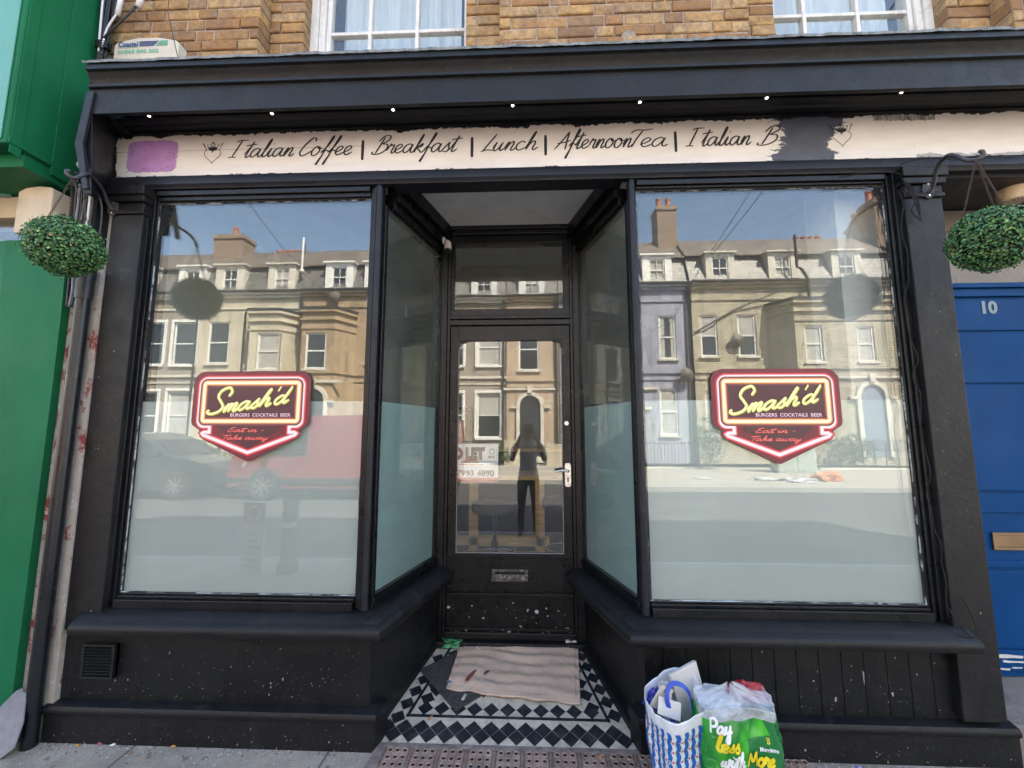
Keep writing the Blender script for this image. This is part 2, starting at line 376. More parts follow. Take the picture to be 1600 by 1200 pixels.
def fascia_mat():
    t = NT('flaking_white_fascia')
    x, y, z = t.xyz()
    base = t.mix(t.ramp(t.noise(2.2, 7, .6, stretch=(1, 1, 5)), [(.35, 0.), (.7, 1.)]), (.80, .79, .78), (.93, .925, .93))
    # grime bleeding down from the top edge of the board
    g = t.math('MULTIPLY', t.ramp(t.math('ADD', z, t.math('MULTIPLY', t.noise(7, 5), .12)), [(0, 0.), (1, 1.)]), 1)
    gr = t.n.new('ShaderNodeMapRange'); gr.inputs[1].default_value = 3.12; gr.inputs[2].default_value = 3.27; t.link(t.math('ADD', z, t.math('MULTIPLY', t.noise(6, 6), .1)), gr.inputs[0])
    base = t.mix(t.math('MULTIPLY', gr.outputs[0], .5), base, (.62, .48, .33))
    # fine pocks
    sp = t.ramp(t.noise(60, 3, .6), [(.70, 0.), (.76, 1.)]); base = t.mix(t.math('MULTIPLY', sp, .6), base, (.25, .24, .25))
    # joint between the two boards
    jl = t.math('LESS_THAN', t.math('ABSOLUTE', t.math('SUBTRACT', z, 3.092)), .0011)
    jm = t.math('MULTIPLY', jl, t.math('LESS_THAN', x, -.9)); base = t.mix(t.math('MULTIPLY', jm, .7), base, (.1, .1, .1))
    # rust at the nails
    vo = t.n.new('ShaderNodeTexVoronoi'); vo.inputs['Scale'].default_value = 4.2; t.link(t.tc.outputs['Object'], vo.inputs['Vector'])
    base = t.mix(t.ramp(vo.outputs['Distance'], [(.018, .85), (.05, 0.)]), base, (.42, .22, .08))
    # ragged black paint at all edges and the overpainted blue-black patch
    n1 = t.math('MULTIPLY', t.math('SUBTRACT', t.noise(26, 7, .7), .5), .05)
    n2 = t.math('MULTIPLY', t.math('SUBTRACT', t.noise(5, 4), .5), .05)
    e = t.math('ADD', n1, n2)
    top = t.math('GREATER_THAN', t.math('ADD', z, t.math('MULTIPLY', e, 1.3)), 3.181)
    bot = t.math('LESS_THAN', t.math('ADD', t.math('ADD', z, t.math('MULTIPLY', e, .7)), t.math('MULTIPLY', t.math('SUBTRACT', t.noise(14, 8, .8, stretch=(1, 1, 4)), .5), .075)), 2.940)
    lft = t.math('LESS_THAN', t.math('ADD', x, e), -2.285)
    n3 = t.math('ADD', t.math('MULTIPLY', t.math('SUBTRACT', t.noise(12, 8, .75, stretch=(1, 1, 2)), .5), .30), t.math('MULTIPLY', t.math('SUBTRACT', t.noise(3, 2), .5), .2))
    c = t.math('SUBTRACT', 1.452, t.math('MULTIPLY', t.math('SUBTRACT', z, 3.05), -.1))
    wd = t.math('ADD', .135, t.math('MULTIPLY', t.math('ABSOLUTE', t.math('SUBTRACT', z, 3.06)), .35))
    patch = t.math('LESS_THAN', t.math('ADD', t.math('ABSOLUTE', t.math('SUBTRACT', x, c)), n3), wd)
    xx = t.math('LESS_THAN', t.math('ABSOLUTE', t.math('SUBTRACT', x, 1.96)), .155)
    zz = t.math('GREATER_THAN', t.math('ADD', z, t.math('MULTIPLY', e, .8)), 3.15)
    scr = t.math('MULTIPLY', t.math('MULTIPLY', xx, zz), t.ramp(t.noise(18, 6, .8, stretch=(3, 1, .7)), [(.45, .4), (.62, 1.)]))
    base = t.mix(scr, base, (.07, .065, .06))
    # chalky overpaint low down on the right
    lowr = t.math('MULTIPLY', t.math('GREATER_THAN', x, 2.0), t.math('LESS_THAN', t.math('ADD', z, t.math('MULTIPLY', n3, .25)), 2.962))
    base = t.mix(t.math('MULTIPLY', lowr, .8), base, (.3, .31, .34))
    dark = t.mix(t.ramp(t.noise(9, 6), [(.3, 0.), (.7, 1.)]), (.075, .09, .13), (.11, .125, .165))
    base = t.mix(patch, base, dark)
    edge = t.math('MAXIMUM', t.math('MAXIMUM', top, bot), lft)
    base = t.mix(edge, base, (.010, .011, .014))
    t.col(base); t.rough(.55); t.bump(t.noise(30, 7, .7), .35, .004); return t.m
FASC = fascia_mat()

SHOP = empty('shop_building', 'black painted shopfront with recessed glazed door, lettered cream fascia and yellow brick above', 'shop', (0, 0, .12))
def part(mb, name, mats, parent=SHOP, **k):
    """geometry is written in world metres; shift it to sit under its thing"""
    o = mb.build(name, mats, parent, **k)
    root = parent; off = Vector((0, 0, 0))
    p = parent
    while p: off += p.location; p = p.parent
    o.data.transform(Matrix.Translation(-off)); return o
def part_w(mb, name, mats, parent, **k):   # materials keyed on world position need unshifted object space
    o = mb.build(name, mats, parent, **k); off = Vector((0, 0, 0)); p = parent
    while p: off += p.location; p = p.parent
    o.location = -off; return o

# ---- upper brick wall, every brick laid
BRICKM = NT('yellow_stock_brick')
def _bm():
    t = BRICKM
    a = t.n.new('ShaderNodeVertexColor'); a.layer_name = 'tone'
    c = t.mix(t.ramp(t.noise(28, 7, .7), [(.4, 0.), (.75, 1.)]), a.outputs['Color'], (.20, .13, .085))
    c = t.mix(t.math('MULTIPLY', t.ramp(t.noise(4.3, 8, .75), [(.48, 0.), (.66, 1.)]), .7), c, (.15, .10, .07))
    c = t.mix(t.math('MULTIPLY', t.ramp(t.noise(11, 8, .75), [(.56, 0.), (.70, 1.)]), .6), c, (.55, .48, .41))
    t.col(c); t.rough(.9); t.bump(t.noise(55, 8, .7), .8, .012)
_bm()
MORT = simple('old_lime_mortar', (.42, .34, .29), .95, .35, 14, .9, 80, .01, dirt_or_haze=(.5, .44, .38), dirt_amt=.7)
BRKP = brick_mat('yellow_brick_far', (.42, .25, .12), (.33, .18, .09), (.34, .29, .25))
def brick_run(mb, xa, xb, z0, z1, yf, dep, rr):
    row = 0; z = z0
    while z < z1:
        x = xa; k = row
        first = .06 if row % 2 else 0
        while x < xb - .012:
            L = (.205 if k % 2 == 0 else .098) * rr.uniform(.96, 1.04)
            if first: L = first; first = 0
            x2 = min(x + L, xb)
            if xb - x2 < .045: x2 = xb
            h = .059 * rr.uniform(.95, 1.03); j = rr.uniform(-.006, .005); e = .004
            q = rr.random()
            c = ((.56, .34, .13), (.50, .29, .11), (.40, .21, .08), (.60, .40, .19), (.36, .20, .09), (.54, .35, .16), (.42, .27, .14))[int(q * 7)]
            m = rr.uniform(.8, 1.12); c = tuple(v * m for v in c)
            f = [(x + e + rr.uniform(0, .003), yf + j, z + e + rr.uniform(0, .003)), (x2 - e - rr.uniform(0, .003), yf + j, z + e), (x2 - e, yf + j, z + h - e - rr.uniform(0, .003)), (x + e, yf + j, z + h - e)]
            b1 = [(x, yf + j + e, z), (x2, yf + j + e, z), (x2, yf + j + e, z + h), (x, yf + j + e, z + h)]
            b2 = [(p[0], yf + dep, p[2]) for p in b1]
            mb.add(f + b1 + b2, [(0, 1, 2, 3)] + [(i + 4, (i + 1) % 4 + 4, (i + 1) % 4, i) for i in range(4)] + [(i + 8, (i + 1) % 4 + 8, (i + 1) % 4 + 4, i + 4) for i in range(4)], 0)
            mb.c += [c] * 12
            x = x2 + .010 * rr.uniform(.7, 1.2); k += 1
        z += .069; row += 1
mb = MB(); mb.c = []; rr = random.Random(3)
XO = [(-2.5, -1.54), (-.15, 1.217), (2.6, 4.2)]; XS = [(-1.54, -1.335), (-.355, -.15), (1.217, 1.42), (2.37, 2.6)]
for a, b in XO: brick_run(mb, a, b, 3.445, 4.7, 0, .1, rr)
for a, b in XS: brick_run(mb, a, b, 3.445, 4.7, .1, .1, rr)
def boxc(a, b, mi): mb.box(a, b, mi); mb.c += [(.4, .3, .2)] * 8
for a, b in XO: boxc((a + .005, .009, 3.2), (b - .005, .215, 4.695), 1)
for a, b in XS: boxc((a + .005, .109, 3.2), (b - .005, .215, 4.695), 1)
# upper storey: plain brick above, with the window heads
for a, b in [(-2.5, -1.34), (-.35, 1.42), (2.37, 9.)]: boxc((a, .003, 4.705), (b, .22, 6.0), 2)
boxc((4.2, .003, 3.2), (9., .22, 4.7), 2); boxc((-2.5, .003, 6.0), (9., .22, 8.4), 2)
boxc((-2.5, .22, 3.2), (-2.3, 8, 8.4), 2); boxc((8.8, .22, .1), (9., 8, 8.4), 2); boxc((-2.5, 8, .1), (9., 8.2, 8.4), 2)
part_w(mb, 'brick_wall', [BRICKM.m, MORT, BRKP], SHOP, normals=True)
mb = MB(); mb.box((-2.6, -.1, 8.4), (9.1, 8.3, 8.6)); part(mb, 'parapet_coping', simple('stone_coping', (.4, .38, .34), .8)) 
# patches of grey mortar smeared on the bricks
rq = random.Random(5); SMEAR = simple('cement_smear', (.30, .26, .22), .95, .3, 30, .8, 90, .01)
for cx, cz, r in [(.56, 3.70, .045)]:
    pts = [(cx + r * math.cos(a) * rq.uniform(.6, 1.1), cz + r * math.sin(a) * rq.uniform(.7, 1.2)) for a in [i * .42 for i in range(15)]]
    mb = MB(); mb.prism(pts, -.004, .004); part(mb, 'mortar_patch', SMEAR)
# ---- sash windows over the cornice
CURT = NT('net_curtain'); CURT.col((.72, .76, .80)); CURT.rough(.9); CURT.p.inputs['Transmission Weight'].default_value = 0
DARKIN = simple('dark_room', (.03, .03, .033), .9, .2, 3, 0)
def sash(x0, x1, boxl, boxr, bars, zbar, label):
    mb = MB()
    if boxl: mb.box((x0, .17, 3.3), (x0 + .045, .30, 5.98)); mb.box((x0 + .047, .185, 3.3), (x0 + .085, .30, 5.98))
    if boxr: mb.box((x1 - .045, .17, 3.3), (x1, .30, 5.98)); mb.box((x1 - .085, .185, 3.3), (x1 - .047, .30, 5.98))
    a = x0 + (.087 if boxl else .0); b = x1 - (.087 if boxr else .0)
    mb.box((a, .2, 3.3), (a + .028, .245, 5.98)); mb.box((b - .028, .2, 3.3), (b, .245, 5.98))
    for bx in bars: mb.box((bx - .011, .2, 3.3), (bx + .011, .24, 5.98))
    for zb in (zbar, zbar + .45, zbar + .9):
        xs = [a + .028] + [v for q in bars for v in (q - .0105, q + .0105)] + [b - .028]
        for i in range(0, len(xs), 2): mb.box((xs[i], .203, zb - .011), (xs[i + 1], .238, zb + .011))
    mb.box((a, .205, 3.28), (b, .25, 3.6))
    f = part(mb, 'sash_window', WHITEP, SHOP, bevel=.003)
    f['label'] = label
    g = MB(); g.box((a + .02, .222, 3.58), (b - .02, .226, 5.97)); part(g, 'pane', UPG, f)
    c = MB(); rc = random.Random(int(x0 * 100))
    ph = [rc.uniform(0, 6) for _ in range(4)]
    def cf(u, v):
        x = a + .06 + u * (b - a - .12)
        return (x, .31 + .018 * math.sin(u * 34 + ph[0]) + .012 * math.sin(u * 71 + ph[1]) + .006 * math.sin(u * 130 + ph[2] + v * 2), 3.3 + v * 2.6)
    c.grid(cf, 160, 6); part(c, 'net_curtain', CURT.m, f, smooth='all', normals=False)
    d = MB(); d.box((x0, .9, 3.2), (x1, .92, 6.0)); part(d, 'dark_room_backing', DARKIN, f)
sash(-1.335, -.355, 1, 0, [-.974, -.677], 4.015, 'white sash window with net curtains on the left')
sash(1.42, 2.37, 0, 1, [1.66, 1.97], 4.02, 'white sash window with net curtains on the right')

# ---- cornice with soffit and left cheek
mb = MB()
prof = [(0, 3.40), (-.28, 3.372), (-.283, 3.342), (-.27, 3.338), (-.272, 3.33), (-.262, 3.318), (-.248, 3.302), (-.244, 3.286), (-.252, 3.280), (-.264, 3.276), (-.264, 3.262),
        (-.250, 3.258), (-.25, 3.126), (-.228, 3.126), (-.228, 3.24), (-.115, 3.24), (-.112, 3.214), (-.095, 3.206), (-.07, 3.208), (-.06, 3.20), (-.03, 3.20), (-.03, 3.188), (0, 3.188)]
mb.sweep([(-p[0], p[1]) for p in prof], [(-2.20, 0), (5.5, 0)])
mb.box((-2.34, -.115, 3.19), (-2.202, .0, 3.40))
part(mb, 'cornice', BLKG, SHOP, smooth=True)
# broken mossy lead-and-stone lip on the top
mb = MB(); rl = random.Random(11); N = 520
def lip(u, v):
    x = -2.215 + u * 7.7
    e = .5 * noise.noise(Vector((x * 6, 0, 1))) + .35 * noise.noise(Vector((x * 23, 3, 1))) + .25 * noise.noise(Vector((x * 70, 3, 1)))
    if v < .34: return (x, -.287 - .008 * e, 3.373 + .003 * e)
    if v < .67: return (x, -.289 - .010 * e, 3.385 + .007 * e)
    return (x, -.2 + .03 * e, 3.408 + .008 * e)
mb.grid(lip, N, 3)
def lip2(u, v):
    x = -2.215 + u * 7.7; y = -.2 + v * .22
    return (x, y + (.03 * (.5 * noise.noise(Vector((x * 6, 0, 1))) + .35 * noise.noise(Vector((x * 23, 3, 1)))) if v == 0 else 0), 3.412 + .045 * v + .004 * noise.noise(Vector((x * 9, y * 20, 2))))
mb.grid(lip2, N, 5)
part(mb, 'cornice_capping', LEADM, SHOP, smooth='all', normals=False)
mb = MB()   # left end cheek (console board)
mb.hexa([(-2.165, -.215, 2.72), (-2.205, -.22, 2.72), (-2.32, -.0, 2.80), (-2.29, -.0, 2.80), (-2.18, -.255, 3.245), (-2.215, -.255, 3.245), (-2.345, 0, 3.245), (-2.31, 0, 3.245)])
mb.prism([(-2.232, 2.96), (-2.162, 2.72), (-2.135, 2.72), (-2.19, 2.96), (-2.165, 3.24), (-2.205, 3.24)], -.262, -.245)
part(mb, 'console_cheek', NAVY, SHOP, bevel=.003)
# ---- fascia board
mb = MB(); mb.box((-2.305, -.012, 2.925), (5.5, .02, 3.2)); FB = part_w(mb, 'fascia_board', FASC, SHOP)
INK = simple('lettering_paint', (.018, .022, .03), .6, .15, 20, 0)
yt = -.0135; xh = .051; zb = 3.042; WD = .0090
for txt, xa, xb, dz, sl_ in (('Italian Coffee', -1.645, -.950, 0, .26), ('Breakfast', -.842, -.345, .002, .24), ('Lunch', -.248, .06, 0, .26), ('Afternoon', .145, .56, 0, .26), ('Tea', .553, .745, 0, .22), ('Italian', .835, 1.175, -.004, .26), ('B', 1.205, 1.325, -.004, .22)):
    mb = MB(); lettering(mb, txt, xa, xb, zb + dz, xh, WD, yt, slant=sl_, twid=.62); part(mb, 'lettering', INK, FB, normals=False)
for bx in (-.893, -.295, .100, .785):
    mb = MB(); ribbon(mb, [Vector((bx, zz)) for zz in (3.008, 3.012, 3.05, 3.10, 3.121, 3.125)], .0155, yt); part(mb, 'divider_bar', INK, FB, normals=False)
def emblem(cx, cz, s):
    mb = MB(); h = []
    for i in range(41):
        a = i / 40 * 2 * math.pi
        x = 16 * math.sin(a) ** 3; z = 13 * math.cos(a) - 5 * math.cos(2 * a) - 2 * math.cos(3 * a) - math.cos(4 * a)
        h.append(Vector((cx + x / 16 * s * .92, cz + z / 17 * s)))
    ribbon(mb, h, .0032, yt)
    b = cz + s * .55; pts = [(-.62, .3), (-.5, .05), (0, -.12), (.5, .05), (.62, .3), (.8, .85), (.45, .5), (.3, 1.0), (.12, .55), (0, 1.35), (-.12, .55), (-.3, 1.0), (-.45, .5), (-.8, .85)]
    P = [(cx + p[0] * s * .75, b + p[1] * s * .62) for p in pts]; c = (cx, b + .25 * s * .6)
    o = len(mb.v); mb.v += [(p[0], yt - .0002, p[1]) for p in P] + [(c[0], yt - .0002, c[1])]
    for i in range(len(P)): mb.face([o + i, o + (i + 1) % len(P), o + len(P)])
    for dx, dz in ((-.6, .55), (-.23, .64), (.23, .64), (.6, .55), (0, .86), (-.07, .8), (.07, .8)):
        q = [Vector((cx + dx * s, b + dz * s)), Vector((cx + dx * s, b + dz * s + .009))]; ribbon(mb, [q[0], (q[0] + q[1]) / 2, q[1]], .0085, yt - .0003)
    ribbon(mb, [Vector((cx - s * .72, b + .12 * s)), Vector((cx - s * .9, b + .5 * s)), Vector((cx - s * 1.12, b + .82 * s)), Vector((cx - s * 1.16, b + .9 * s))], .0075, yt)
    ribbon(mb, [Vector((cx + s * .78, b + .12 * s)), Vector((cx + s * .9, b + .45 * s)), Vector((cx + s * .98, b + .62 * s))], .004, yt)
    for k in (-1, 0, 1): ribbon(mb, [Vector((cx + s * (.98 + .07 * k), b + .6 * s)), Vector((cx + s * (1.02 + .09 * k), b + .75 * s)), Vector((cx + s * (1.08 + .09 * k), b + .92 * s))], .0026, yt)
    part(mb, 'crowned_heart', INK, FB, normals=False)
emblem(-1.735, 3.06, .050); emblem(1.637, 3.066, .052)
LAV = simple('lavender_paint', (.50, .27, .62), .6, .12, 8, .5, 50, .006, dirt_or_haze=(.62, .42, .72), dirt_amt=.5)
mb = MB(); rp = random.Random(2); pts = []
for i in range(64):
    a = i / 64 * 2 * math.pi; c, s_ = math.cos(a), math.sin(a); n = 6
    r = (abs(c) ** n + abs(s_) ** n) ** (-1 / n)
    pts.append((-2.078 + .142 * c * r + rp.uniform(-.003, .003), 3.063 + .093 * s_ * r + rp.uniform(-.003, .003)))
mb.prism(pts, -.0155, -.011); part(mb, 'paint_patch', LAV, FB)
mb = MB()
for i in range(34):    # cracks and chips round the lavender patch
    a = rp.uniform(0, 6.28); c, s_ = math.cos(a), math.sin(a); r = (abs(c) ** 6 + abs(s_) ** 6) ** (-1 / 6) * rp.uniform(.78, .98)
    x, z = -2.078 + .142 * c * r, 3.063 + .093 * s_ * r; p = [Vector((x, z))]
    for k in range(rp.randint(2, 4)): p.append(p[-1] + Vector((rp.uniform(-.014, .014), rp.uniform(-.012, .012))))
    ribbon(mb, p, .0022, -.0158)
part(mb, 'paint_cracks', simple('crack_dark', (.1, .07, .12), .8), FB, normals=False)['kind'] = 'stuff'
# ---- lintel under the fascia
mb = MB()
mb.sweep([(0, 2.922), (.045, 2.922), (.05, 2.912), (.05, 2.872), (.04, 2.862), (.036, 2.853), (0, 2.853)], [(-2.33, 0), (5.5, 0)])
mb.box((-.72, -.0, 2.853), (.50, .06, 3.19))
part(mb, 'lintel', NAVY, SHOP, smooth=True)
# ---- pilasters
def pilaster(x0, x1, label, zb_=.30):
    mb = MB(); mb.box((x0, -.055, zb_), (x1, .12, 2.70)); p = part(mb, 'pilaster', BLKG, SHOP, bevel=.004); p['label'] = label
    c = MB()
    for z0, z1, pr in ((2.70, 2.722, .012), (2.722, 2.765, .004), (2.766, 2.80, .02), (2.80, 2.852, .03)):
        c.box((x0 - pr * .6, -.055 - pr, z0), (x1 + pr * .6, .1, z1))
    part(c, 'capital', BLKG, p, bevel=.005)
pilaster(-2.225, -2.05, 'left black pilaster', .602); pilaster(1.875, 2.055, 'right black pilaster')
# ---- display windows
def _pm():
    t = NT('old_putty'); t.col(t.mix(t.ramp(t.noise(6, 8, .7), [(.47, 0.), (.55, 1.)]), (.01, .011, .013), (.42, .46, .46))); t.rough(.8); return t.m
PUTTY = _pm()
PL = [(-.765, 0), (-.592, .665)]; PR = [(.345, .665), (.535, 0)]
def display(x0, x1, z0, z1, label, ox0, ox1):
    f = MB()
    # stepped frame mouldings
    for (a, b, y) in ((ox0, x0 - .03, -.028), (x0 - .03, x0 - .012, -.014), (x0 - .012, x0, -.004)): f.box((a, y, .70), (b, .06, 2.85))
    for (a, b, y) in ((x1 + .03, ox1, -.028), (x1 + .012, x1 + .03, -.014), (x1, x1 + .012, -.004)): f.box((a, y, .70), (b, .06, 2.85))
    for (a, b, y) in ((2.822, 2.85, -.026), (z1 + .008, 2.822, -.013), (z1, z1 + .008, -.004)): f.box((x0, y, a), (x1, .06, b))
    for (a, b, y) in ((.695, z0 - .022, -.034), (z0 - .022, z0 - .008, -.018), (z0 - .008, z0, -.005)): f.box((x0, y, a), (x1, .06, b))
    fr = part(f, 'display_window', BLK, SHOP, bevel=.003); fr['label'] = label
    g = MB(); g.box((x0 - .004, .006, z0 - .004), (x1 + .004, .014, z1 + .004)); part(g, 'pane', GLASS, fr)
    h = MB(); h.box((x0 + .001, .0165, z0 - .004), (x1 - .001, .0185, 1.70)); part(h, 'frosted_film', FROST, fr)
    p = MB(); loop = []; N_ = 130
    for (ax, az), (bx_, bz_) in (((x0, z0), (x1, z0)), ((x1, z0), (x1, z1)), ((x1, z1), (x0, z1)), ((x0, z1), (x0, z0))):
        for k in range(N_): t_ = k / N_; loop.append((ax + (bx_ - ax) * t_, az + (bz_ - az) * t_, (bx_ - ax), (bz_ - az)))
    for (x, z, dx, dz) in loop:
        L_ = math.hypot(dx, dz); nx, nz = -dz / L_, dx / L_
        w_ = .0022 + .0055 * max(0, noise.noise(Vector((x * 9, z * 9, 3)))) + .003 * noise.noise(Vector((x * 40, z * 40, 1)))
        w_ = max(.0006, w_); cl = lambda v, a_, b_: min(max(v, a_), b_)
        p.v += [(x, .0005, z), (cl(x + nx * w_, x0, x1), .0056, cl(z + nz * w_, z0, z1))]
    M_ = len(loop)
    for i in range(M_): j = (i + 1) % M_; p.face([2 * i, 2 * j, 2 * j + 1, 2 * i + 1])
    part(p, 'putty', PUTTY, fr, normals=False)
    return fr
display(-2.018, -.838, .757, 2.79, 'left display window with frosted lower half', -2.117, -.80)
display(.570, 1.822, .757, 2.80, 'right display window with frosted lower half', .55, 1.907)
# corner posts
for (cx, nm) in ((-.787, 'left'), (.545, 'right')):
    m = MB(); m.box((cx - .016, -.018, .70), (cx + .016, .03, 2.853)); m.tube([(cx, -.012, .70), (cx, -.012, 2.853)], .019, 14)
    part(m, 'corner_post', NAVY, SHOP, smooth=True)
# ---- recess sides: glass, rails
def side(path, z0, z1, label, inner):
    a, b = Vector(path[0]), Vector(path[1]); dd = (b - a).normalized(); upath = [a + dd * (.07 if not inner else 0), b - dd * (.07 if inner else 0)]
    fr = MB()
    for zz0, zz1, o in ((.69, z0, .014), (z0 - .03, z0 - .012, .024)): fr.sweep([(-.05, zz0), (o, zz0), (o, zz1), (-.05, zz1)], path)
    for zz0, zz1, o in ((z1, 2.99, .004), (z1 + .006, z1 + .05, .02), (z1 + .052, z1 + .11, .045), (2.87, 3.0, .075)): fr.sweep([(-.05, zz0), (o, zz0), (o, zz1), (-.05, zz1)], upath)
    d = (b - a).normalized()
    for t0, t1 in ((0, .025), ((b - a).length - .03, (b - a).length)):
        fr.sweep([(-.05, z0), (.012, z0), (.012, z1), (-.05, z1)], [a + d * t0, a + d * t1])
    f = part(fr, 'side_window', BLK, SHOP, bevel=.003); f['label'] = label
    g = MB(); g.sweep([(-.012, z0 - .003), (-.004, z0 - .003), (-.004, z1 + .003), (-.012, z1 + .003)], [a + d * .02, b - d * .02]); part(g, 'pane', SIDEG, f)
    h = MB(); h.sweep([(-.0165, z0 - .003), (-.0145, z0 - .003), (-.0145, 1.70), (-.0165, 1.70)], [a + d * .03, b - d * .035]); part(h, 'frosted_film', FROST, f)
    p = MB(); e = [a + d * .026, a + d * .031] if not inner else [b - d * .031, b - d * .026]
    p.sweep([(-.003, z0), (.006, z0), (.006, z1), (-.003, z1)], e); part(p, 'putty', simple('pale_putty', (.62, .68, .66), .6, .15, 20, .2), f)
side(PL, .757, 2.755, 'left side window of the door recess', 0)
side(PR, .757, 2.755, 'right side window of the door recess', 1)
# ---- sills that turn the corner
SILLP = [(-.03, .60), (.095, .60), (.112, .606), (.122, .622), (.122, .64), (.112, .655), (.092, .663), (.085, .672), (.04, .695), (-.03, .70)]
mb = MB(); mb.sweep(SILLP, [(-2.135, 0), (-.765, 0), (-.592, .665)]); part(mb, 'window_sill', BLKG, SHOP, smooth=True)['label'] = 'left window sill'
mb = MB(); mb.sweep(SILLP, [(.345, .665), (.535, 0), (1.93, 0)]); part(mb, 'window_sill', BLKG, SHOP, smooth=True)['label'] = 'right window sill'
# ---- stall risers and plinths
mb = MB(); mb.sweep([(-.05, .12), (.036, .12), (.036, .60), (-.05, .60)], [(-2.25, 0), (-.765, 0), (-.592, .665)])
mb.box((-2.30, -.055, .12), (-2.115, .06, .598)) if 0 else None
part(mb, 'stall_riser', BLKV, SHOP, bevel=.002)['label'] = 'left panel under the window'
mb = MB(); mb.sweep([(-.05, .12), (.004, .12), (.004, .60), (-.05, .60)], [(.345, .665), (.535, 0), (.62, 0)])
rt = random.Random(8); x = .62
while x < 1.93:            # tongued and grooved boards
    wdt = .098; x2 = min(x + wdt, 1.93); y = rt.uniform(-.0135, -.0125)
    mb.hexa([(x + .0022, y, .12), (x2 - .0022, y, .12), (x2, y + .004, .12), (x, y + .004, .12), (x + .0022, y, .60), (x2 - .0022, y, .60), (x2, y + .004, .60), (x, y + .004, .60)]); x = x2 + .0005
mb.box((.62, -.0095, .12), (1.93, .03, .60)); mb.box((1.93, -.016, .40), (2.09, .05, .60)); mb.hexa([(1.935, -.02, .30), (2.07, -.02, .30), (2.1, .05, .30), (1.94, .05, .30), (1.935, -.01, .41), (2.02, -.03, .405), (2.08, .05, .395), (1.94, .05, .41)])
part(mb, 'stall_riser', BLKV, SHOP, bevel=.0015)['label'] = 'right boarded panel under the window'
PLN = [(-.02, .10), (.05, .10), (.05, .238), (.056, .242), (.062, .252), (.062, .266), (.054, .278), (.03, .285), (.012, .288), (-.02, .29)]
mb = MB(); mb.sweep([(a_ + .022 if a_ > 0 else a_, b_) for a_, b_ in PLN], [(-2.255, 0), (-.752, 0), (-.74, .05)]); part(mb, 'plinth', BLKG, SHOP, smooth=True)['label'] = 'left plinth'
mb = MB(); mb.sweep(PLN, [(.515, .05), (.53, 0), (2.10, 0)]); part(mb, 'plinth', BLKG, SHOP, smooth=True)['label'] = 'right plinth'
mb = MB()
for path in ([(-.76, .04), (-.592, .665)], [(.345, .665), (.53, .04)]):
    mb.sweep([(-.01, .12), (.035, .12), (.035, .0), (-.01, 0)], path)
    a, b = path; n = 2
# skirting follows the sloping floor
for (a, b) in (((-.755, .0), (-.575, .665)), ((.330, .665), (.525, .0))):
    A, B = Vector(a), Vector(b); d = (B - A).normalized(); nn = Vector((d.y, -d.x)); mb = MB()
    q = []
    for p in (A, B):
        z = .13 + .16 * p.y
        q.append([(p.x - nn.x * .02, p.y - nn.y * .02, z - .05), (p.x + nn.x * .03, p.y + nn.y * .03, z - .05), (p.x + nn.x * .026, p.y + nn.y * .026, z + .03), (p.x - nn.x * .02, p.y - nn.y * .02, z + .036)])
    o = len(mb.v); mb.v += q[0] + q[1]
    for f in [(0, 1, 2, 3), (4, 5, 6, 7), (0, 1, 5, 4), (1, 2, 6, 5), (2, 3, 7, 6), (3, 0, 4, 7)]: mb.face([o + i for i in f])
    part(mb, 'skirting', BLKG, SHOP, bevel=.003)
# ---- air vent
mb = MB(); mb.box((-2.115, -.022, .395), (-1.955, -.0, .54)); 
for i in range(9): 
    z = .408 + i * .0138; mb.hexa([(-2.102, -.034, z), (-1.968, -.034, z), (-1.968, -.02, z + .004), (-2.102, -.02, z + .004), (-2.102, -.036, z + .0035), (-1.968, -.036, z + .0035), (-1.968, -.02, z + .010), (-2.102, -.02, z + .010)])
mb.box((-2.115, -.036, .395), (-2.103, -.0, .54)); mb.box((-1.967, -.036, .395), (-1.955, -.0, .54)); mb.box((-2.115, -.038, .534), (-1.955, 0, .544)); mb.box((-2.115, -.038, .391), (-1.955, 0, .401))
mb.v = [(v[0], v[1] - .026, v[2]) for v in mb.v]
part(mb, 'air_vent', BLKG, SHOP, bevel=.001)
# ---- recess ceiling
PLY = simple('painted_ply', (.90, .87, .84), .4, .12, 2.5, .2, 30, .004, dirt_or_haze=(.6, .57, .55), dirt_amt=.5)
mb = MB(); mb.box((-.80, .045, 2.955), (.58, .70, 2.985)); part(mb, 'recess_ceiling', PLY)
# ---- door frame, fanlight, door
BLKD = paint_black('black_door_paint', (.0038, .0043, .005), .3, .8)
mb = MB(); y0, y1 = .655, .74
for a, b, y in ((-.60, -.548, y0 - .012), (-.548, -.528, y0 + .004), (.285, .305, y0 + .004), (.305, .36, y0 - .012)): mb.box((a, y, .22), (b, y1, 3.0))
for a, b, y in ((2.93, 3.0, y0 - .035), (2.90, 2.93, y0 - .02), (2.845, 2.90, y0 + .004), (2.262, 2.30, y0 + .0), (2.30, 2.325, y0 - .018), (2.325, 2.375, y0 + .004)): mb.box((-.528, y, a), (.285, y1, b))
for a, b in ((-.528, -.507), (.243, .285)): mb.box((a, y0 + .014, 2.375), (b, y1 - .01, 2.845))
DF = part(mb, 'door_frame', BLK, SHOP, bevel=.003)
mb = MB(); mb.box((-.512, .69, 2.37), (.248, .696, 2.85)); part(mb, 'fanlight_pane', OLDG, DF)
mb = MB(); mb.box((-.60, .60, .20), (.36, .70, .262)); mb.box((-.53, .64, .262), (.29, .72, .305)); part(mb, 'door_step', BLKG, SHOP, bevel=.006)
mb = MB(); yd = .672
X0, X1 = -.524, .281; gx0, gx1, gz0, gz1 = -.470, .226, .768, 2.158
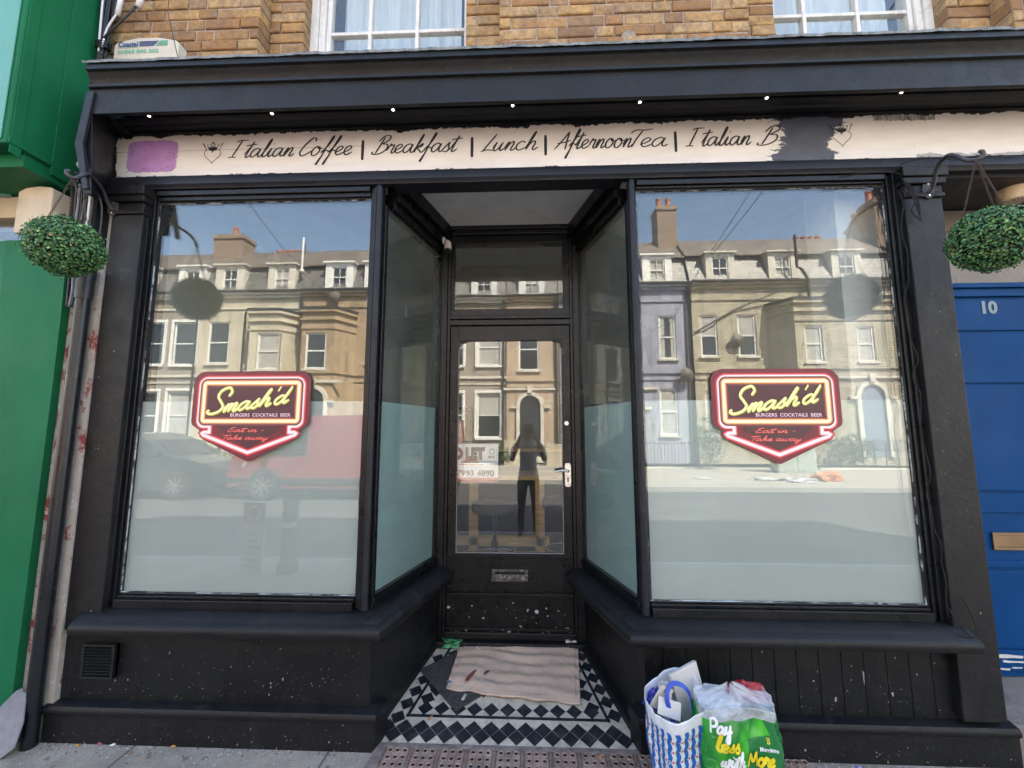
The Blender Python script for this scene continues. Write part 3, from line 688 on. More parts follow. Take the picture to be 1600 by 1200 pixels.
mb.box((X0, yd, .308), (gx0, yd + .045, 2.258)); mb.box((gx1, yd, .308), (X1, yd + .045, 2.258))
mb.box((gx0, yd, gz1), (gx1, yd + .045, 2.258)); mb.box((gx0, yd, .308), (gx1, yd + .045, gz0))
c = .028                          # shouldered top corners of the glazing
for s, x in ((1, gx0), (-1, gx1)):
    pts = [(x, gz1), (x + s * .065, gz1), (x + s * .045, gz1 - .012), (x + s * .012, gz1 - .016), (x + s * .004, gz1 - .05), (x, gz1 - .055)]
    mb.prism(pts, yd + .001, yd + .03)
mb.box((X0, yd - .028, .520), (X1, yd, .535)); mb.box((X0 + .005, yd - .018, .508), (X1 - .005, yd, .52)); mb.box((X0, yd - .02, .308), (X1, yd, .325))
mb.box((X0, yd - .012, .748), (X1, yd, .762))
DR = part(mb, 'door', BLKD, SHOP, bevel=.003); DR['label'] = 'black glazed shop door'
mb = MB(); mb.box((gx0 - .003, yd + .018, gz0 - .003), (gx1 + .003, yd + .024, gz1 + .003)); part(mb, 'pane', GLASS, DR)
mb = MB(); gb = .003
for a, b in (((gx0, gz0), (gx1, gz0 + gb)), ((gx0, gz0 + gb), (gx0 + gb, gz1 - .06)), ((gx1 - gb, gz0 + gb), (gx1, gz1 - .06))): mb.box((a[0], yd + .008, a[1]), (b[0], yd + .017, b[1]))
part(mb, 'glazing_bead', simple('pale_bead', (.4, .4, .38), .5), DR)
SILV = simple('worn_chrome', (.68, .67, .64), .28, .1, 20, .2, metal=.9, dirt_or_haze=(.4, .38, .34), dirt_amt=.4)
mb = MB(); pts = [(.243, 1.19), (.27, 1.19), (.276, 1.20), (.276, 1.325), (.27, 1.34), (.243, 1.34), (.237, 1.325), (.237, 1.20)]
mb.prism(pts, yd - .007, yd); mb.lathe([(.011, -.034), (.012, -.028), (.012, 0)], (.257, yd - .006, 1.292), 12, axis='y')
mb.tube([(.257, yd - .036, 1.292), (.25, yd - .045, 1.293), (.21, yd - .048, 1.296), (.175, yd - .045, 1.29)], [.009, .009, .008, .007], 10)
part(mb, 'handle', SILV, DR, smooth=True)
mb = MB(); mb.lathe([(.014, -.012), (.016, -.008), (.017, 0)], (.252, yd, 1.598), 14, axis='y'); part(mb, 'lock', SILV, DR, smooth=True)
mb = MB(); mb.box((.252, yd - .0085, 1.222), (.261, yd - .0065, 1.25)); part(mb, 'keyhole', WIRE, DR)
mb = MB(); mb.box((-.235, yd - .008, .600), (-.005, yd - .001, .612)); mb.box((-.235, yd - .008, .660), (-.005, yd - .001, .674)); mb.box((-.235, yd - .008, .612), (-.215, yd - .001, .66)); mb.box((-.025, yd - .008, .612), (-.005, yd - .001, .66)); mb.hexa([(-.215, yd - .006, .613), (-.025, yd - .006, .613), (-.025, yd - .001, .613), (-.215, yd - .001, .613), (-.215, yd - .003, .642), (-.025, yd - .003, .642), (-.025, yd - .0005, .642), (-.215, yd - .0005, .642)])
part(mb, 'letter_plate', simple('scuffed_letterplate', (.07, .07, .065), .4, .3, 20, .4, 80, .004, metal=.4, dirt_or_haze=(.5, .48, .42), dirt_amt=.8), DR, bevel=.002)
# paint chips on door and step: flakes of pale undercoat
mb = MB(); rf = random.Random(21)
for i in range(50):
    r_ = rf.random()
    if r_ < .45: x, z, y = rf.uniform(-.5, .26), .31 + abs(rf.gauss(0, .10)), yd - .0008
    elif r_ < .8: x, z, y = rf.uniform(-.5, .27), rf.uniform(.30, .318), yd - .0215
    else: x, z, y = rf.uniform(-.57, .32), rf.uniform(.245, .262), .5992
    if z > .5: continue
    s = rf.choice((.002, .003, .003, .005, .008)); q = [(x + s * rf.uniform(.5, 1.2) * math.cos(a), z + s * rf.uniform(.4, 1.0) * math.sin(a)) for a in (0, 1.1, 2.3, 3.3, 4.4, 5.3)]
    mb.prism(q, y - .0006, y)
for (x, z, s) in ((.05, .42, .014), (.11, .44, .006), (-.36, .45, .006), (-.1, .47, .005), (-.51, .44, .012), (.235, .315, .02)):
    q = [(x + s * rf.uniform(.6, 1.2) * math.cos(a), z + s * rf.uniform(.5, 1.1) * math.sin(a)) for a in (0, .8, 1.6, 2.4, 3.3, 4.1, 5, 5.7)]; mb.prism(q, yd - .0016, yd)
part(mb, 'paint_chips', simple('pale_undercoat', (.5, .48, .44), .8, .2, 40), DR)['kind'] = 'stuff'
# ---- blue door next along, with its own recess
BLUE = simple('royal_blue_gloss', (.0, .058, .20), .42, .12, 3, .2, 12, .004, dirt_or_haze=(.0, .04, .14), dirt_amt=.4, spec=.12)
mb = MB(); yb = .30; bx0, bx1 = 2.12, 3.26
mb.box((bx0, yb, .30), (bx1, yb + .045, 2.30))
mb.box((bx0 - .03, yb - .02, 2.30), (bx1 + .03, yb + .06, 2.345)); mb.box((bx0 - .03, yb - .04, 2.345), (bx1 + .03, yb + .06, 2.372)); 
bd = part(mb, 'front_door', BLUE, SHOP, bevel=.003); bd['label'] = 'royal blue front door numbered 10'
mb = MB()
for z0, z1 in ((2.105, 2.285), (1.81, 2.095), (1.23, 1.80)): mb.box((bx0 + .008, yb - .012, z0), (bx1 - .01, yb - .001, z1))
for z0, z1 in ((1.115, 1.215), (.835, .87), (.44, .82), (.33, .43)): mb.box((bx0 + .008, yb - .010, z0), (bx1 - .01, yb - .001, z1))
part(mb, 'door_panel', BLUE, bd, bevel=.005)
BRASS = simple('dull_brass', (.30, .20, .12), .45, .2, 15, .3, metal=.7)
mb = MB(); mb.box((2.45, yb - .013, .925), (2.74, yb - .002, .94)); mb.box((2.45, yb - .013, 1.0), (2.74, yb - .002, 1.015)); mb.box((2.45, yb - .013, .94), (2.465, yb - .002, 1.0)); mb.box((2.725, yb - .013, .94), (2.74, yb - .002, 1.0)); mb.box((2.465, yb - .008, .94), (2.725, yb - .002, 1.0))
part(mb, 'letter_plate', BRASS, bd, bevel=.002)
mb = MB(); text_mesh(mb, '10', 2.548, 2.205, .095, yb - .0145, width=.082, bold=.004)
part(mb, 'door_number', simple('pale_green_metal', (.24, .34, .34), .4), bd, normals=False)
mb = MB(); rw = random.Random(4)
for x, z, w_, h_ in ((2.40, .395, .12, .016), (2.42, .372, .10, .012), (2.53, .36, .14, .02), (2.46, .345, .05, .008), (2.40, .335, .05, .01)):
    q = [(x + w_ * t_, z + h_ * rw.uniform(-.1, .3)) for t_ in (0, .3, .6, 1)] + [(x + w_ * t_, z + h_ * rw.uniform(.6, 1.1)) for t_ in (1.02, .7, .35, .02)]
    mb.prism(q, yb - .0135, yb - .009)
part(mb, 'bare_paint', simple('bare_white_wood', (.7, .68, .62), .8), bd)
mb = MB(); mb.box((bx0 - .05, yb + .02, 2.375), (bx1, yb + .03, 2.83)); 
part(mb, 'overdoor_panel', simple('cream_overdoor', (.22, .195, .17), .3, .2, 2, .1), SHOP)
mb = MB(); mb.box((2.056, 0, 2.835), (3.4, .9, 2.86)); mb.box((2.0, .02, .2), (2.10, .9, 2.83)); mb.box((3.28, .05, .2), (3.4, .9, 2.83)); mb.box((2.10, yb + .05, .1), (3.3, .9, 2.83))
part(mb, 'doorway_lining', NAVY, SHOP)
STEPM = simple('worn_stone_step', (.25, .21, .18), .8, .25, 8, .5, 40, .01)
mb = MB(); mb.hexa([(2.106, -.03, .10), (3.3, -.03, .10), (3.3, .34, .10), (2.106, .34, .10), (2.106, -.02, .27), (3.3, -.02, .27), (3.3, .34, .30), (2.106, .34, .30)]); part(mb, 'stone_step', STEPM, SHOP, bevel=.008)
mb = MB(); mb.box((3.4, -.03, .1), (4.0, .5, 2.85)); mb.box((4.0, -.02, .1), (9, .2, 3.19)); part(mb, 'pier', BLKG, SHOP)
# inner walls, roof, floors of the building so that no daylight leaks in
INW = simple('interior_wall', (.66, .64, .58), .8, .1, 2, .1)
mb = MB(); mb.box((-2.3, 0.12, .1), (-2.25, 5, 3.1)); mb.box((1.99, .75, .1), (2.05, 5, 3.1)); mb.box((-2.3, 5, .1), (2.05, 5.1, 3.1))
mb.box((-2.3, .02, 2.86), (-.78, .1, 3.4)); mb.box((.5, .02, 2.86), (2.4, .1, 3.4)); mb.box((-.6, .70, 2.9), (.36, .78, 3.2)); mb.box((-2.45, .0, .1), (-2.12, .12, 3.2)); mb.box((1.91, .0, .1), (2.0, .8, 3.2))
mb.box((-2.12, .0, .05), (-.78, .14, .69)); mb.box((.55, .0, .05), (1.91, .14, .69))
mb.sweep([(-.12, .1), (-.055, .1), (-.055, .68), (-.12, .68)], PL); mb.sweep([(-.12, .1), (-.055, .1), (-.055, .68), (-.12, .68)], PR)
part(mb, 'interior_wall', INW, SHOP)
mb = MB(); mb.box((1.70, .16, .2), (1.98, .40, 3.15)); part(mb, 'window_pier', simple('white_plaster', (.78, .77, .74), .7), SHOP)

# bird lime, paint flecks and dust spots on the woodwork
mb = MB(); rd = random.Random(51)
def fleck(x, y, z, s, drip=0, k=0):
    q = [(x + s * rd.uniform(.5, 1.2) * math.cos(a), z + s * rd.uniform(.5, 1.2) * math.sin(a) * (1 if a < 3.1 else 1 + drip)) for a in (0, .9, 1.9, 2.8, 3.8, 4.7, 5.5)]
    mb.prism(q, y - .0006, y, mi=k)
for i in range(620):
    k = 1 if rd.random() < .6 else 0
    r_ = rd.random()
    if r_ < .34: x = rd.uniform(-2.22, -.78); z = .30 + min(.28, abs(rd.gauss(0, .12))); y = -.0362
    elif r_ < .60: x = rd.uniform(.64, 1.9); z = .30 + min(.28, abs(rd.gauss(0, .12))); y = -.0135
    elif r_ < .76: x = rd.uniform(-2.24, -.76); z = .125 + abs(rd.gauss(0, .05)); y = -.0722
    elif r_ < .90: x = rd.uniform(.56, 2.08); z = .125 + abs(rd.gauss(0, .05)); y = -.0502
    elif r_ < .95: x = rd.uniform(-2.21, -2.07); z = rd.uniform(.6, 2.6); y = -.0552
    else: x = rd.uniform(1.89, 2.04); z = rd.uniform(.5, 2.6); y = -.0552
    fleck(x, y, min(z, .585) if r_ < .9 and z > .3 else min(z, .235) if r_ < .9 else z, rd.choice((.0012, .0015, .002, .003)), rd.choice((0, 0, 1.5)), k)
for x, y, z, s, d in ((1.50, -.0135, .47, .004, 12), (1.37, -.0135, .36, .005, 5), (1.62, -.0135, .385, .006, 1), (1.06, -.0135, .55, .003, 2), (-1.15, -.0362, .40, .004, 2), (-1.9, -.0362, .38, .003, 1), (1.2, -.0502, .17, .005, 1), (-.9, -.0722, .16, .004, 1), (1.28, -.0135, .43, .004, 0)):
    fleck(x, y, z, s, d, 0)
o = part(mb, 'paint_flecks', [simple('pale_fleck', (.30, .29, .27), .9), simple('grey_fleck', (.06, .06, .058), .9)]); o['kind'] = 'stuff'
# ---------------------------------------------------------------- interior and ground (structure)
WOODF = simple('interior_floor', (.12, .09, .07), .4, .25, 4, .1, stretch=(1, 8, 1))
mb = MB(); mb.box((-2.25, .78, .2), (1.99, 5, .28)); mb.box((-2.25, .1, .2), (-.75, .78, .279)); mb.box((.5, .1, .2), (1.99, .78, .279)); struct(mb.build('interior_floor', WOODF))
mb = MB(); mb.box((-2.45, .72, 3.1), (2.05, 5.1, 3.18)); mb.box((-2.45, .1, 3.1), (-.78, .72, 3.179)); mb.box((.52, .1, 3.1), (2.05, .72, 3.179)); struct(mb.build('interior_ceiling', simple('interior_ceiling', (.5, .49, .47), .8)))
def pave_mat():
    t = NT('pavement_slab'); 
    c = t.mix(t.ramp(t.noise(5, 9, .75), [(.3, 0.), (.7, 1.)]), (.25, .205, .16), (.46, .385, .305))
    vo = t.n.new('ShaderNodeTexVoronoi'); vo.inputs['Scale'].default_value = 150; t.link(t.tc.outputs['Object'], vo.inputs['Vector'])
    c = t.mix(t.ramp(vo.outputs['Distance'], [(.12, .6), (.4, 0.)]), c, (.11, .105, .10))
    c = t.mix(t.ramp(t.noise(70, 5, .7), [(.62, 0.), (.72, .9)]), c, (.62, .6, .57))
    c = t.mix(t.math('MULTIPLY', t.ramp(t.noise(1.6, 6, .7), [(.52, 0.), (.75, 1.)]), .4), c, (.1, .095, .09))
    b = t.n.new('ShaderNodeTexBrick'); t.link(t.tc.outputs['Object'], b.inputs['Vector']); b.inputs['Scale'].default_value = 1; b.inputs['Brick Width'].default_value = .9; b.inputs['Row Height'].default_value = .6; b.inputs['Mortar Size'].default_value = .006
    v2 = t.n.new('ShaderNodeTexVoronoi'); v2.inputs['Scale'].default_value = 9; t.link(t.tc.outputs['Object'], v2.inputs['Vector']); c = t.mix(t.math('MULTIPLY', t.ramp(v2.outputs['Distance'], [(.09, 1.), (.13, 0.)]), .55), c, (.07, .065, .06)); c = t.mix(t.math('MULTIPLY', b.outputs['Fac'], .75), c, (.07, .065, .06))
    t.col(c); t.rough(.88); t.bump(t.math('SUBTRACT', t.noise(90, 8, .75), t.math('MULTIPLY', b.outputs['Fac'], 1.)), .7, .006); return t.m
PAVE = pave_mat()
mb = MB(); mb.box((-60, -2.45, -.1), (60, .9, .12)); struct(mb.build('pavement', PAVE))
KERB = simple('granite_kerb', (.33, .32, .31), .8, .15, 12, .4, 60, .005)
mb = MB(); mb.box((-60, -2.6, -.1), (60, -2.452, .123)); struct(mb.build('kerb', KERB, bevel=.012))
ASPH = simple('asphalt', (.062, .062, .064), .85, .25, 1.2, .6, 160, .008, dirt_or_haze=(.1, .1, .1), dirt_amt=.6)
mb = MB(); mb.grid(lambda u, v: (-300 + 600 * u, -8.8 + 6.3 * v, 0), 2, 2); struct(mb.build('road', ASPH, normals=False))
GRND = simple('ground_beyond', (.16, .15, .14), .9)
mb = MB(); mb.grid(lambda u, v: (-600 + 1200 * u, -600 + 1200 * v, -.03), 2, 2); struct(mb.build('ground', GRND, normals=False))
mb = MB(); mb.box((-60, -8.95, -.1), (60, -8.8, .125)); struct(mb.build('kerb', KERB, bevel=.012))
mb = MB(); mb.box((-60, -14.6, -.1), (60, -8.952, .12)); struct(mb.build('pavement', simple('far_pavement', (.34, .31, .27), .85, .15, 1.5, .3)))
LINEM = simple('road_line_paint', (.6, .6, .56), .7, .2, 5, .2, dirt_or_haze=(.15, .15, .15), dirt_amt=.7)
mb = MB()
mb.box((-60, -3.05, .003), (-.3, -2.99, .007)); mb.box((.2, -3.05, .003), (60, -2.99, .007)); struct(mb.build('road_marking', LINEM))

# ---- tiled doorway floor (slopes up to the step)
def FZ(y): return .13 + .16 * y
TC = simple('cream_tile', (.56, .50, .40), .45, .2, 12, .2, 90, .002, dirt_or_haze=(.22, .19, .15), dirt_amt=.7)
TD = simple('blue_black_tile', (.012, .014, .019), .42, .35, 7, .15, 60, .002, dirt_or_haze=(.11, .11, .11), dirt_amt=.5)
fl = MB(); P0 = [(-.775, -.035), (.555, -.035), (.37, .70), (-.61, .70)]
fl.hexa([(x, y, FZ(y) - .1) for x, y in P0] + [(x, y, FZ(y)) for x, y in P0], 0)
def tileq(pts, lift):
    o = len(fl.v); fl.v += [(p[0], p[1], FZ(p[1]) + lift) for p in pts]; fl.face(list(range(o, o + len(pts))), 1)
def inq(p, e=.0):     # inside the doorway plan with margin e
    xl = -.755 + .271 * p[1] + e; xr = .53 - .285 * p[1] - e
    return xl <= p[0] <= xr and -.03 + e <= p[1] <= .6
def band(A, B, off, p, lift, rows=2):
    A, B = Vector(A), Vector(B); d = (B - A).normalized(); n = Vector((-d.y, d.x)); L = (B - A).length; h = p / 2 - .0012
    for r in range(rows):
        k = 0
        while (k + .5 + .5 * r) * p < L:
            c = A + d * ((k + .5 + .5 * r) * p) + n * (off + r * p / 2); q = [c + d * h, c + n * h, c - d * h, c - n * h]
            if all(inq(v, .0) for v in q): tileq(q, lift)
            k += 1
def strip(A, B, off, wd, e0, e1, lift):
    A, B = Vector(A), Vector(B); d = (B - A).normalized(); n = Vector((-d.y, d.x)); L = (B - A).length
    tileq([A + d * e0 + n * off, A + d * (L - e1) + n * off, A + d * (L - e1) + n * (off + wd), A + d * e0 + n * (off + wd)], lift)
p_ = .083; FL, FR = (-.765, -.02), (.54, -.02); BL, BR = (-.62, .6), (.38, .6)
band(FL, FR, .043, p_, .0015); band((.53, .1), (.39, .6), .05, p_, .0021); band((-.6, .62), (-.745, .1), .05, p_, .0018)
strip((-.61, .118), (.392, .118), .0, .016, 0, 0, .0024); strip((.392, .118), (.27, .6), 0, .016, 0, 0, .0027); strip((-.49, .6), (-.61, .118), 0, .016, 0, 0, .0030)
band((-.565, .18), (.36, .18), -.008, p_, .0015, 1); band((.345, .16), (.235, .6), .02, p_, .0012, 1); band((-.46, .6), (-.565, .16), .02, p_, .0013, 1); band((-.53, .285), (.33, .285), .0, p_, .0010, 1)
TF = struct(fl.build('doorway_floor', [TC, TD]))
# ---- cast-iron pavement light in front
pl = empty('pavement_light', 'rusty cast iron pavement light with rows of round glass lenses before the tiled doorway', 'pavement light', (0, -.2, .12))
IRL = simple('rusted_grating', (.33, .225, .175), .75, .35, 12, .8, 70, .008, metal=.15, dirt_or_haze=(.50, .44, .38), dirt_amt=.8)
mb = MB(); mb.box((-.70, -.02, .122), (1.18, -.045, .131)) ; mb.box((-.70, -.36, .122), (-.655, -.046, .131))
part(mb, 'frame', simple('brown_granite_edge', (.22, .16, .14), .7, .4, 14, .6, 60, .008, dirt_or_haze=(.36, .34, .32), dirt_amt=.7), pl, bevel=.003)
pw = .124; x = -.652; pan = MB(); lens = MB(); rg = MB()
while x < 1.16:
    pan.box((x + .010, -.36, .1205), (x + pw - .008, -.047, .130)); pan.box((x - .004, -.36, .1205), (x + .001, -.047, .134)); pan.box((x + .003, -.36, .1205), (x + .007, -.047, .132))
    for i in range(3):
        for j in range(7):
            cx = x + .030 + i * .0335; cy_ = -.068 - j * .0385
            rg.lathe([(.0145, .0), (.0145, .005), (.011, .0055), (.0085, .002), (.0085, .0)], (cx, cy_, .1295), 12)
            lens.lathe([(.0084, 0), (.0082, .0022), (.004, .0034), (.0005, .0036)], (cx, cy_, .1298), 10)
    x += pw
part(pan, 'panel', IRL, pl, bevel=.002); o = part(rg, 'lens_rim', IRL, pl, smooth=True); o['kind'] = 'stuff'
o = part(lens, 'lens', simple('dirty_purple_lens', (.03, .018, .02), .25, .5, 30, 0), pl, smooth=True); o['kind'] = 'stuff'
# ---------------------------------------------------------------- printed window signs
def flat(name, c, r=.35): return simple(name, c, r, .02, 5, 0)
S_BASE = flat('sign_maroon_border', (.17, .02, .035)); S_IN = flat('sign_dark_plum', (.085, .022, .035)); S_RED = flat('sign_red_glow', (.62, .035, .05)); S_PK = flat('sign_pink', (.93, .38, .38))
S_WH = flat('sign_white_tube', (.95, .84, .82)); S_OR = flat('sign_orange_glow', (.62, .17, .06)); S_AM = flat('sign_amber', (.95, .55, .22)); S_YE = flat('sign_yellow_tube', (.98, .93, .62)); S_LM = flat('sign_lime', (.62, .62, .08)); S_LY = flat('sign_pale_lime', (.95, .93, .42))
S_TX = flat('sign_small_text', (.88, .62, .72)); S_RT = flat('sign_red_text', (.95, .16, .14)); S_GL = flat('sign_plum_glow', (.17, .05, .07))
def arc(cx, cz, r, a0, a1, n=6): return [(cx + r * math.cos(R(a0 + (a1 - a0) * i / n)), cz + r * math.sin(R(a0 + (a1 - a0) * i / n))) for i in range(n + 1)]
def loop_ribbon(mb, pts, w_, y, mi):
    n = len(pts); P = [Vector(p) for p in pts]; o = len(mb.v)
    for i in range(n):
        t1 = (P[i] - P[i - 1]).normalized(); t2 = (P[(i + 1) % n] - P[i]).normalized(); n1 = Vector((-t1.y, t1.x)); n2 = Vector((-t2.y, t2.x)); b = n1 + n2
        b = b.normalized() if b.length > .1 else n1; k = min(1.8, 1 / max(.4, b.dot(n1)))
        for s in (1, -1):
            q = P[i] + b * s * w_ / 2 * k; mb.v.append((q.x, y, q.y))
    for i in range(n):
        j = (i + 1) % n; mb.face([o + 2 * i, o + 2 * i + 1, o + 2 * j + 1, o + 2 * j], mi)
def make_sign(x0, x1, z0, z1, label):
    root = empty('window_sign', label, 'sign', (x0, -.004, z0), 'neon style burger signs on the display windows')
    W, H = x1 - x0, z1 - z0; k = W / 1295.
    T = lambda zx, zy: ((zx - 75 - (zy - 780) * -.0 ) * k, H - (zy - 140) * H / 1005.)
    def T(u, v): return (u * W, v * H)
    out = [T(.93, 1)] and [(W - .06 + .06 * math.cos(R(a)), H - .06 + .06 * math.sin(R(a))) for a in range(90, -1, -15)]
    out += [(W, H * .44), (W - .006, H * .40), (W - .045, H * .345), (W - .048, H * .30), (W - .052, H * .265), (W - .075, H * .235), (W * .52, .004), (W * .5, 0), (W * .48, .004)]
    left = [(W - x, z) for x, z in out[:-2]][::-1]; out += left[1:] if False else left
    m = MB(); m.prism(out, -.003, .0); o = m.build('panel', [S_BASE], root)
    m = MB(); y = -.0032
    # border arrow tube outline
    e = .038; L, Rr_, Tp = e, W - e, H - e
    a = arc(Rr_ - .035, Tp - .035, .035, 90, 0) + arc(Rr_ - .03, H * .385 + .03, .03, 0, -90) + [(Rr_ - .062, H * .385), (Rr_ - .062, H * .318)] + [(Rr_ - .035, H * .318), (Rr_ - .026, H * .305), (Rr_ - .032, H * .288), (W * .5, e * 1.15)]
    tube = a + [(W - x, z) for x, z in a[:-1]][::-1]
    loop_ribbon(m, tube, .034, y, 0); loop_ribbon(m, tube, .021, y - .0003, 1); loop_ribbon(m, tube, .0125, y - .0006, 2)
    m.build('red_tube_border', [S_RED, S_PK, S_WH], root, normals=False)
    m = MB(); f = e + .022; rz = H * .44
    m.prism([(f, rz), (W - f, rz), (W - f, H - f), (f, H - f)], y - .0009, y - .0007, mi=0)
    m.prism([(W * .5 - .165, .165), (W * .5, .062), (W * .5 + .165, .165), (W * .5 + .155, rz - .012), (W * .5 - .155, rz - .012)], y - .0011, y - .0009, mi=0)
    m.build('dark_ground', [S_IN], root)
    m = MB(); b = arc(W - f - .012, H - f - .012, .012, 90, 0, 4) + arc(W - f - .012, rz + .012, .012, 0, -90, 4) + arc(f + .012, rz + .012, .012, 270, 180, 4) + arc(f + .012, H - f - .012, .012, 180, 90, 4)
    loop_ribbon(m, b, .044, y - .0012, 3); loop_ribbon(m, b, .030, y - .0015, 0); loop_ribbon(m, b, .0215, y - .0017, 1); loop_ribbon(m, b, .013, y - .002, 2)
    m.build('yellow_tube_border', [S_OR, S_AM, S_YE, S_GL], root, normals=False)
    m = MB(); a0 = (.088, .232)
    bz = H * .445 + .052
    sx = W / .617
    for dx, dz, wd_, yy, mi_ in ((.002, -.0015, .0165, .0030, 0), (0, 0, .0115, .0042, 1)):
        lettering(m, 'S', W * .135 + dx, W * .335 + dx, H * .535 + dz, .062, wd_, y - yy, slant=.10, mi=mi_)
        lettering(m, "mash'd", W * .27 + dx, W * .85 + dx, H * .535 + dz, .040, wd_ * .92, y - yy - .0003, slant=.28, rise=.155, mi=mi_)
    m.build('sign_name', [S_LM, S_LY], root, normals=False)
    m = MB(); text_mesh(m, 'BURGERS  COCKTAILS  BEER', W * .335, H * .492, .023, y - .0032, 0, width=W * .51, bold=.0004)
    m.build('sign_small_text', [S_TX], root, normals=False)
    for tx, ua, ub, va in (('Eat in -', .325, .63, .322), ('Take away', .29, .67, .238)):
        m = MB(); lettering(m, tx, W * ua, W * ub, H * va, .0115, .0036, y - .0036, slant=.2); m.build('sign_red_text', [S_RT], root, normals=False)
make_sign(-1.727, -1.110, 1.396, 1.855, 'plum and yellow neon style burger sign stuck on the left display window')
make_sign(.900, 1.515, 1.391, 1.853, 'plum and yellow neon style burger sign stuck on the right display window')

# ---------------------------------------------------------------- hanging box balls and their brackets
LEAF = NT('box_leaf')
def _lf():
    t = LEAF; a = t.n.new('ShaderNodeVertexColor'); a.layer_name = 'tone'
    t.col(a.outputs['Color']); t.rough(.38); t.p.inputs['Specular IOR Level'].default_value = .5
_lf()
CHAINM = simple('rusty_chain', (.09, .055, .04), .8, .3, 30, .3)
BR = simple('bracket_iron', (.045, .045, .05), .55, .3, 20, .4, 60, .003, dirt_or_haze=(.14, .08, .05), dirt_amt=.6)
def ball_mesh(r=.128, seed=1):
    rr = random.Random(seed); mb = MB(); mb.c = []
    # inner twiggy core
    core = MB(); o = 0
    for i in range(5600):
        z = rr.uniform(-1, 1); a = rr.uniform(0, 2 * math.pi); q = math.sqrt(1 - z * z)
        n = Vector((q * math.cos(a), q * math.sin(a), z)); bumpy = .09 * noise.noise(n * 2.2 + Vector((seed, 0, 0))) + .06 * noise.noise(n * 6)
        rad = r * (1 + bumpy) * (rr.uniform(.80, .93) if i < 2000 else rr.uniform(.93, 1.04) if rr.random() < .93 else rr.uniform(1.04, 1.13))
        c = n * rad; up = (n + Vector((rr.gauss(0, .45), rr.gauss(0, .45), rr.gauss(0, .45)))).normalized()
        t = up.orthogonal().normalized(); t.rotate(Matrix.Rotation(rr.uniform(0, 6.28), 3, up)); s = up.cross(t)
        L = rr.uniform(.005, .0078); Wd = L * .62
        k = rr.random(); tone = (.045, .135, .045) if k < .4 else (.07, .17, .05) if k < .72 else (.035, .115, .06) if k < .9 else (.16, .24, .08) if k < .985 else (.25, .19, .08)
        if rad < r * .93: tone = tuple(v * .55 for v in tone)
        m = rr.uniform(.8, 2.0); tone = tuple(v * m for v in tone)
        vs = [c - t * L, c - t * L * .3 + s * Wd + up * .0012, c + t * L * .45 + s * Wd * .85 + up * .0012, c + t * L, c + t * L * .45 - s * Wd * .85 + up * .0012, c - t * L * .3 - s * Wd + up * .0012, c - up * .0008]
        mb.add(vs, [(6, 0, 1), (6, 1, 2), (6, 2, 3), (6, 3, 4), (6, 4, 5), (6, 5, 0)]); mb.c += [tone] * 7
    return mb
def chain_path(mb, a, b):
    a, b = Vector(a), Vector(b); n = int((b - a).length / .0085); d = (b - a).normalized()
    s = d.orthogonal().normalized(); u = d.cross(s)
    for i in range(n):
        c = a + d * (i + .5) * .0085; w_ = s if i % 2 else u
        pts = [c + d * .0062 * math.cos(q) + w_ * .0034 * math.sin(q) for q in [k * math.pi / 4 for k in range(9)]]
        mb.tube(pts, .0011, 5, caps=False)
def hanging_ball(c, hook, label):
    root = empty('topiary_ball', label, 'hanging plant', c, 'hanging artificial box balls')
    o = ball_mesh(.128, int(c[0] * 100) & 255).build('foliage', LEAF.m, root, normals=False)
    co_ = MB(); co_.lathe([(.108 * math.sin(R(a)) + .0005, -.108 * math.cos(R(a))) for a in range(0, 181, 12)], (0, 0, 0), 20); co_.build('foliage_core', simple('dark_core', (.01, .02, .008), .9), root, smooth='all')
    ch = MB(); h = Vector(hook) - Vector(c)
    for a in (20, 140, 260): chain_path(ch, h, (.075 * math.cos(R(a)), .075 * math.sin(R(a)), .098))
    ch.lathe([(.006, 0), (.006, .003)], (h.x, h.y, h.z), 8)
    ch.build('chain', CHAINM, root)
def bracket(base, pts, label, plate=True):
    root = empty('wall_bracket', label, 'bracket', base, 'scrolled iron hanging brackets')
    m = MB(); P_ = catmull([Vector(p) - Vector(base) for p in pts], 8); m.tube(P_, [.0085] * (len(P_) - 8) + [.0085 - .0004 * i for i in range(8)], 8); m.build('arm', BR, root, smooth='all')
    m = MB(); m.prism([(.028 * math.cos(R(a)), .045 * math.sin(R(a)) * (1 if a < 180 else 1.0)) for a in range(0, 360, 20)], -.004, .004); m.build('wall_plate', BR, root, bevel=.001)
    for z in (-.03, .03): m = MB(); m.lathe([(.005, -.007), (.005, -.003)], (0, 0, z), 8, axis='y'); m.build('screw', SILV, root)
bracket((-2.215, -.062, 2.735), [(-2.215, -.065, 2.72), (-2.215, -.09, 2.745), (-2.19, -.15, 2.79), (-2.155, -.24, 2.80), (-2.11, -.30, 2.765), (-2.10, -.335, 2.728), (-2.108, -.352, 2.716), (-2.122, -.362, 2.728), (-2.128, -.360, 2.744), (-2.122, -.352, 2.752)], 'scrolled black iron bracket at the head of the left pilaster')
bracket((1.985, -.062, 2.735), [(1.985, -.065, 2.72), (1.985, -.09, 2.74), (1.955, -.15, 2.80), (1.93, -.22, 2.805), (1.90, -.28, 2.765), (1.905, -.32, 2.715), (1.92, -.345, 2.700), (1.938, -.352, 2.712), (1.940, -.350, 2.732), (1.93, -.345, 2.738)], 'scrolled black iron bracket at the head of the right pilaster')
hanging_ball((-2.082, -.36, 2.375), (-2.108, -.35, 2.714), 'round green box ball hanging from the left bracket beside the green shop')
hanging_ball((1.915, -.36, 2.335), (1.915, -.345, 2.700), 'round green box ball hanging from the right bracket above the blue door side')

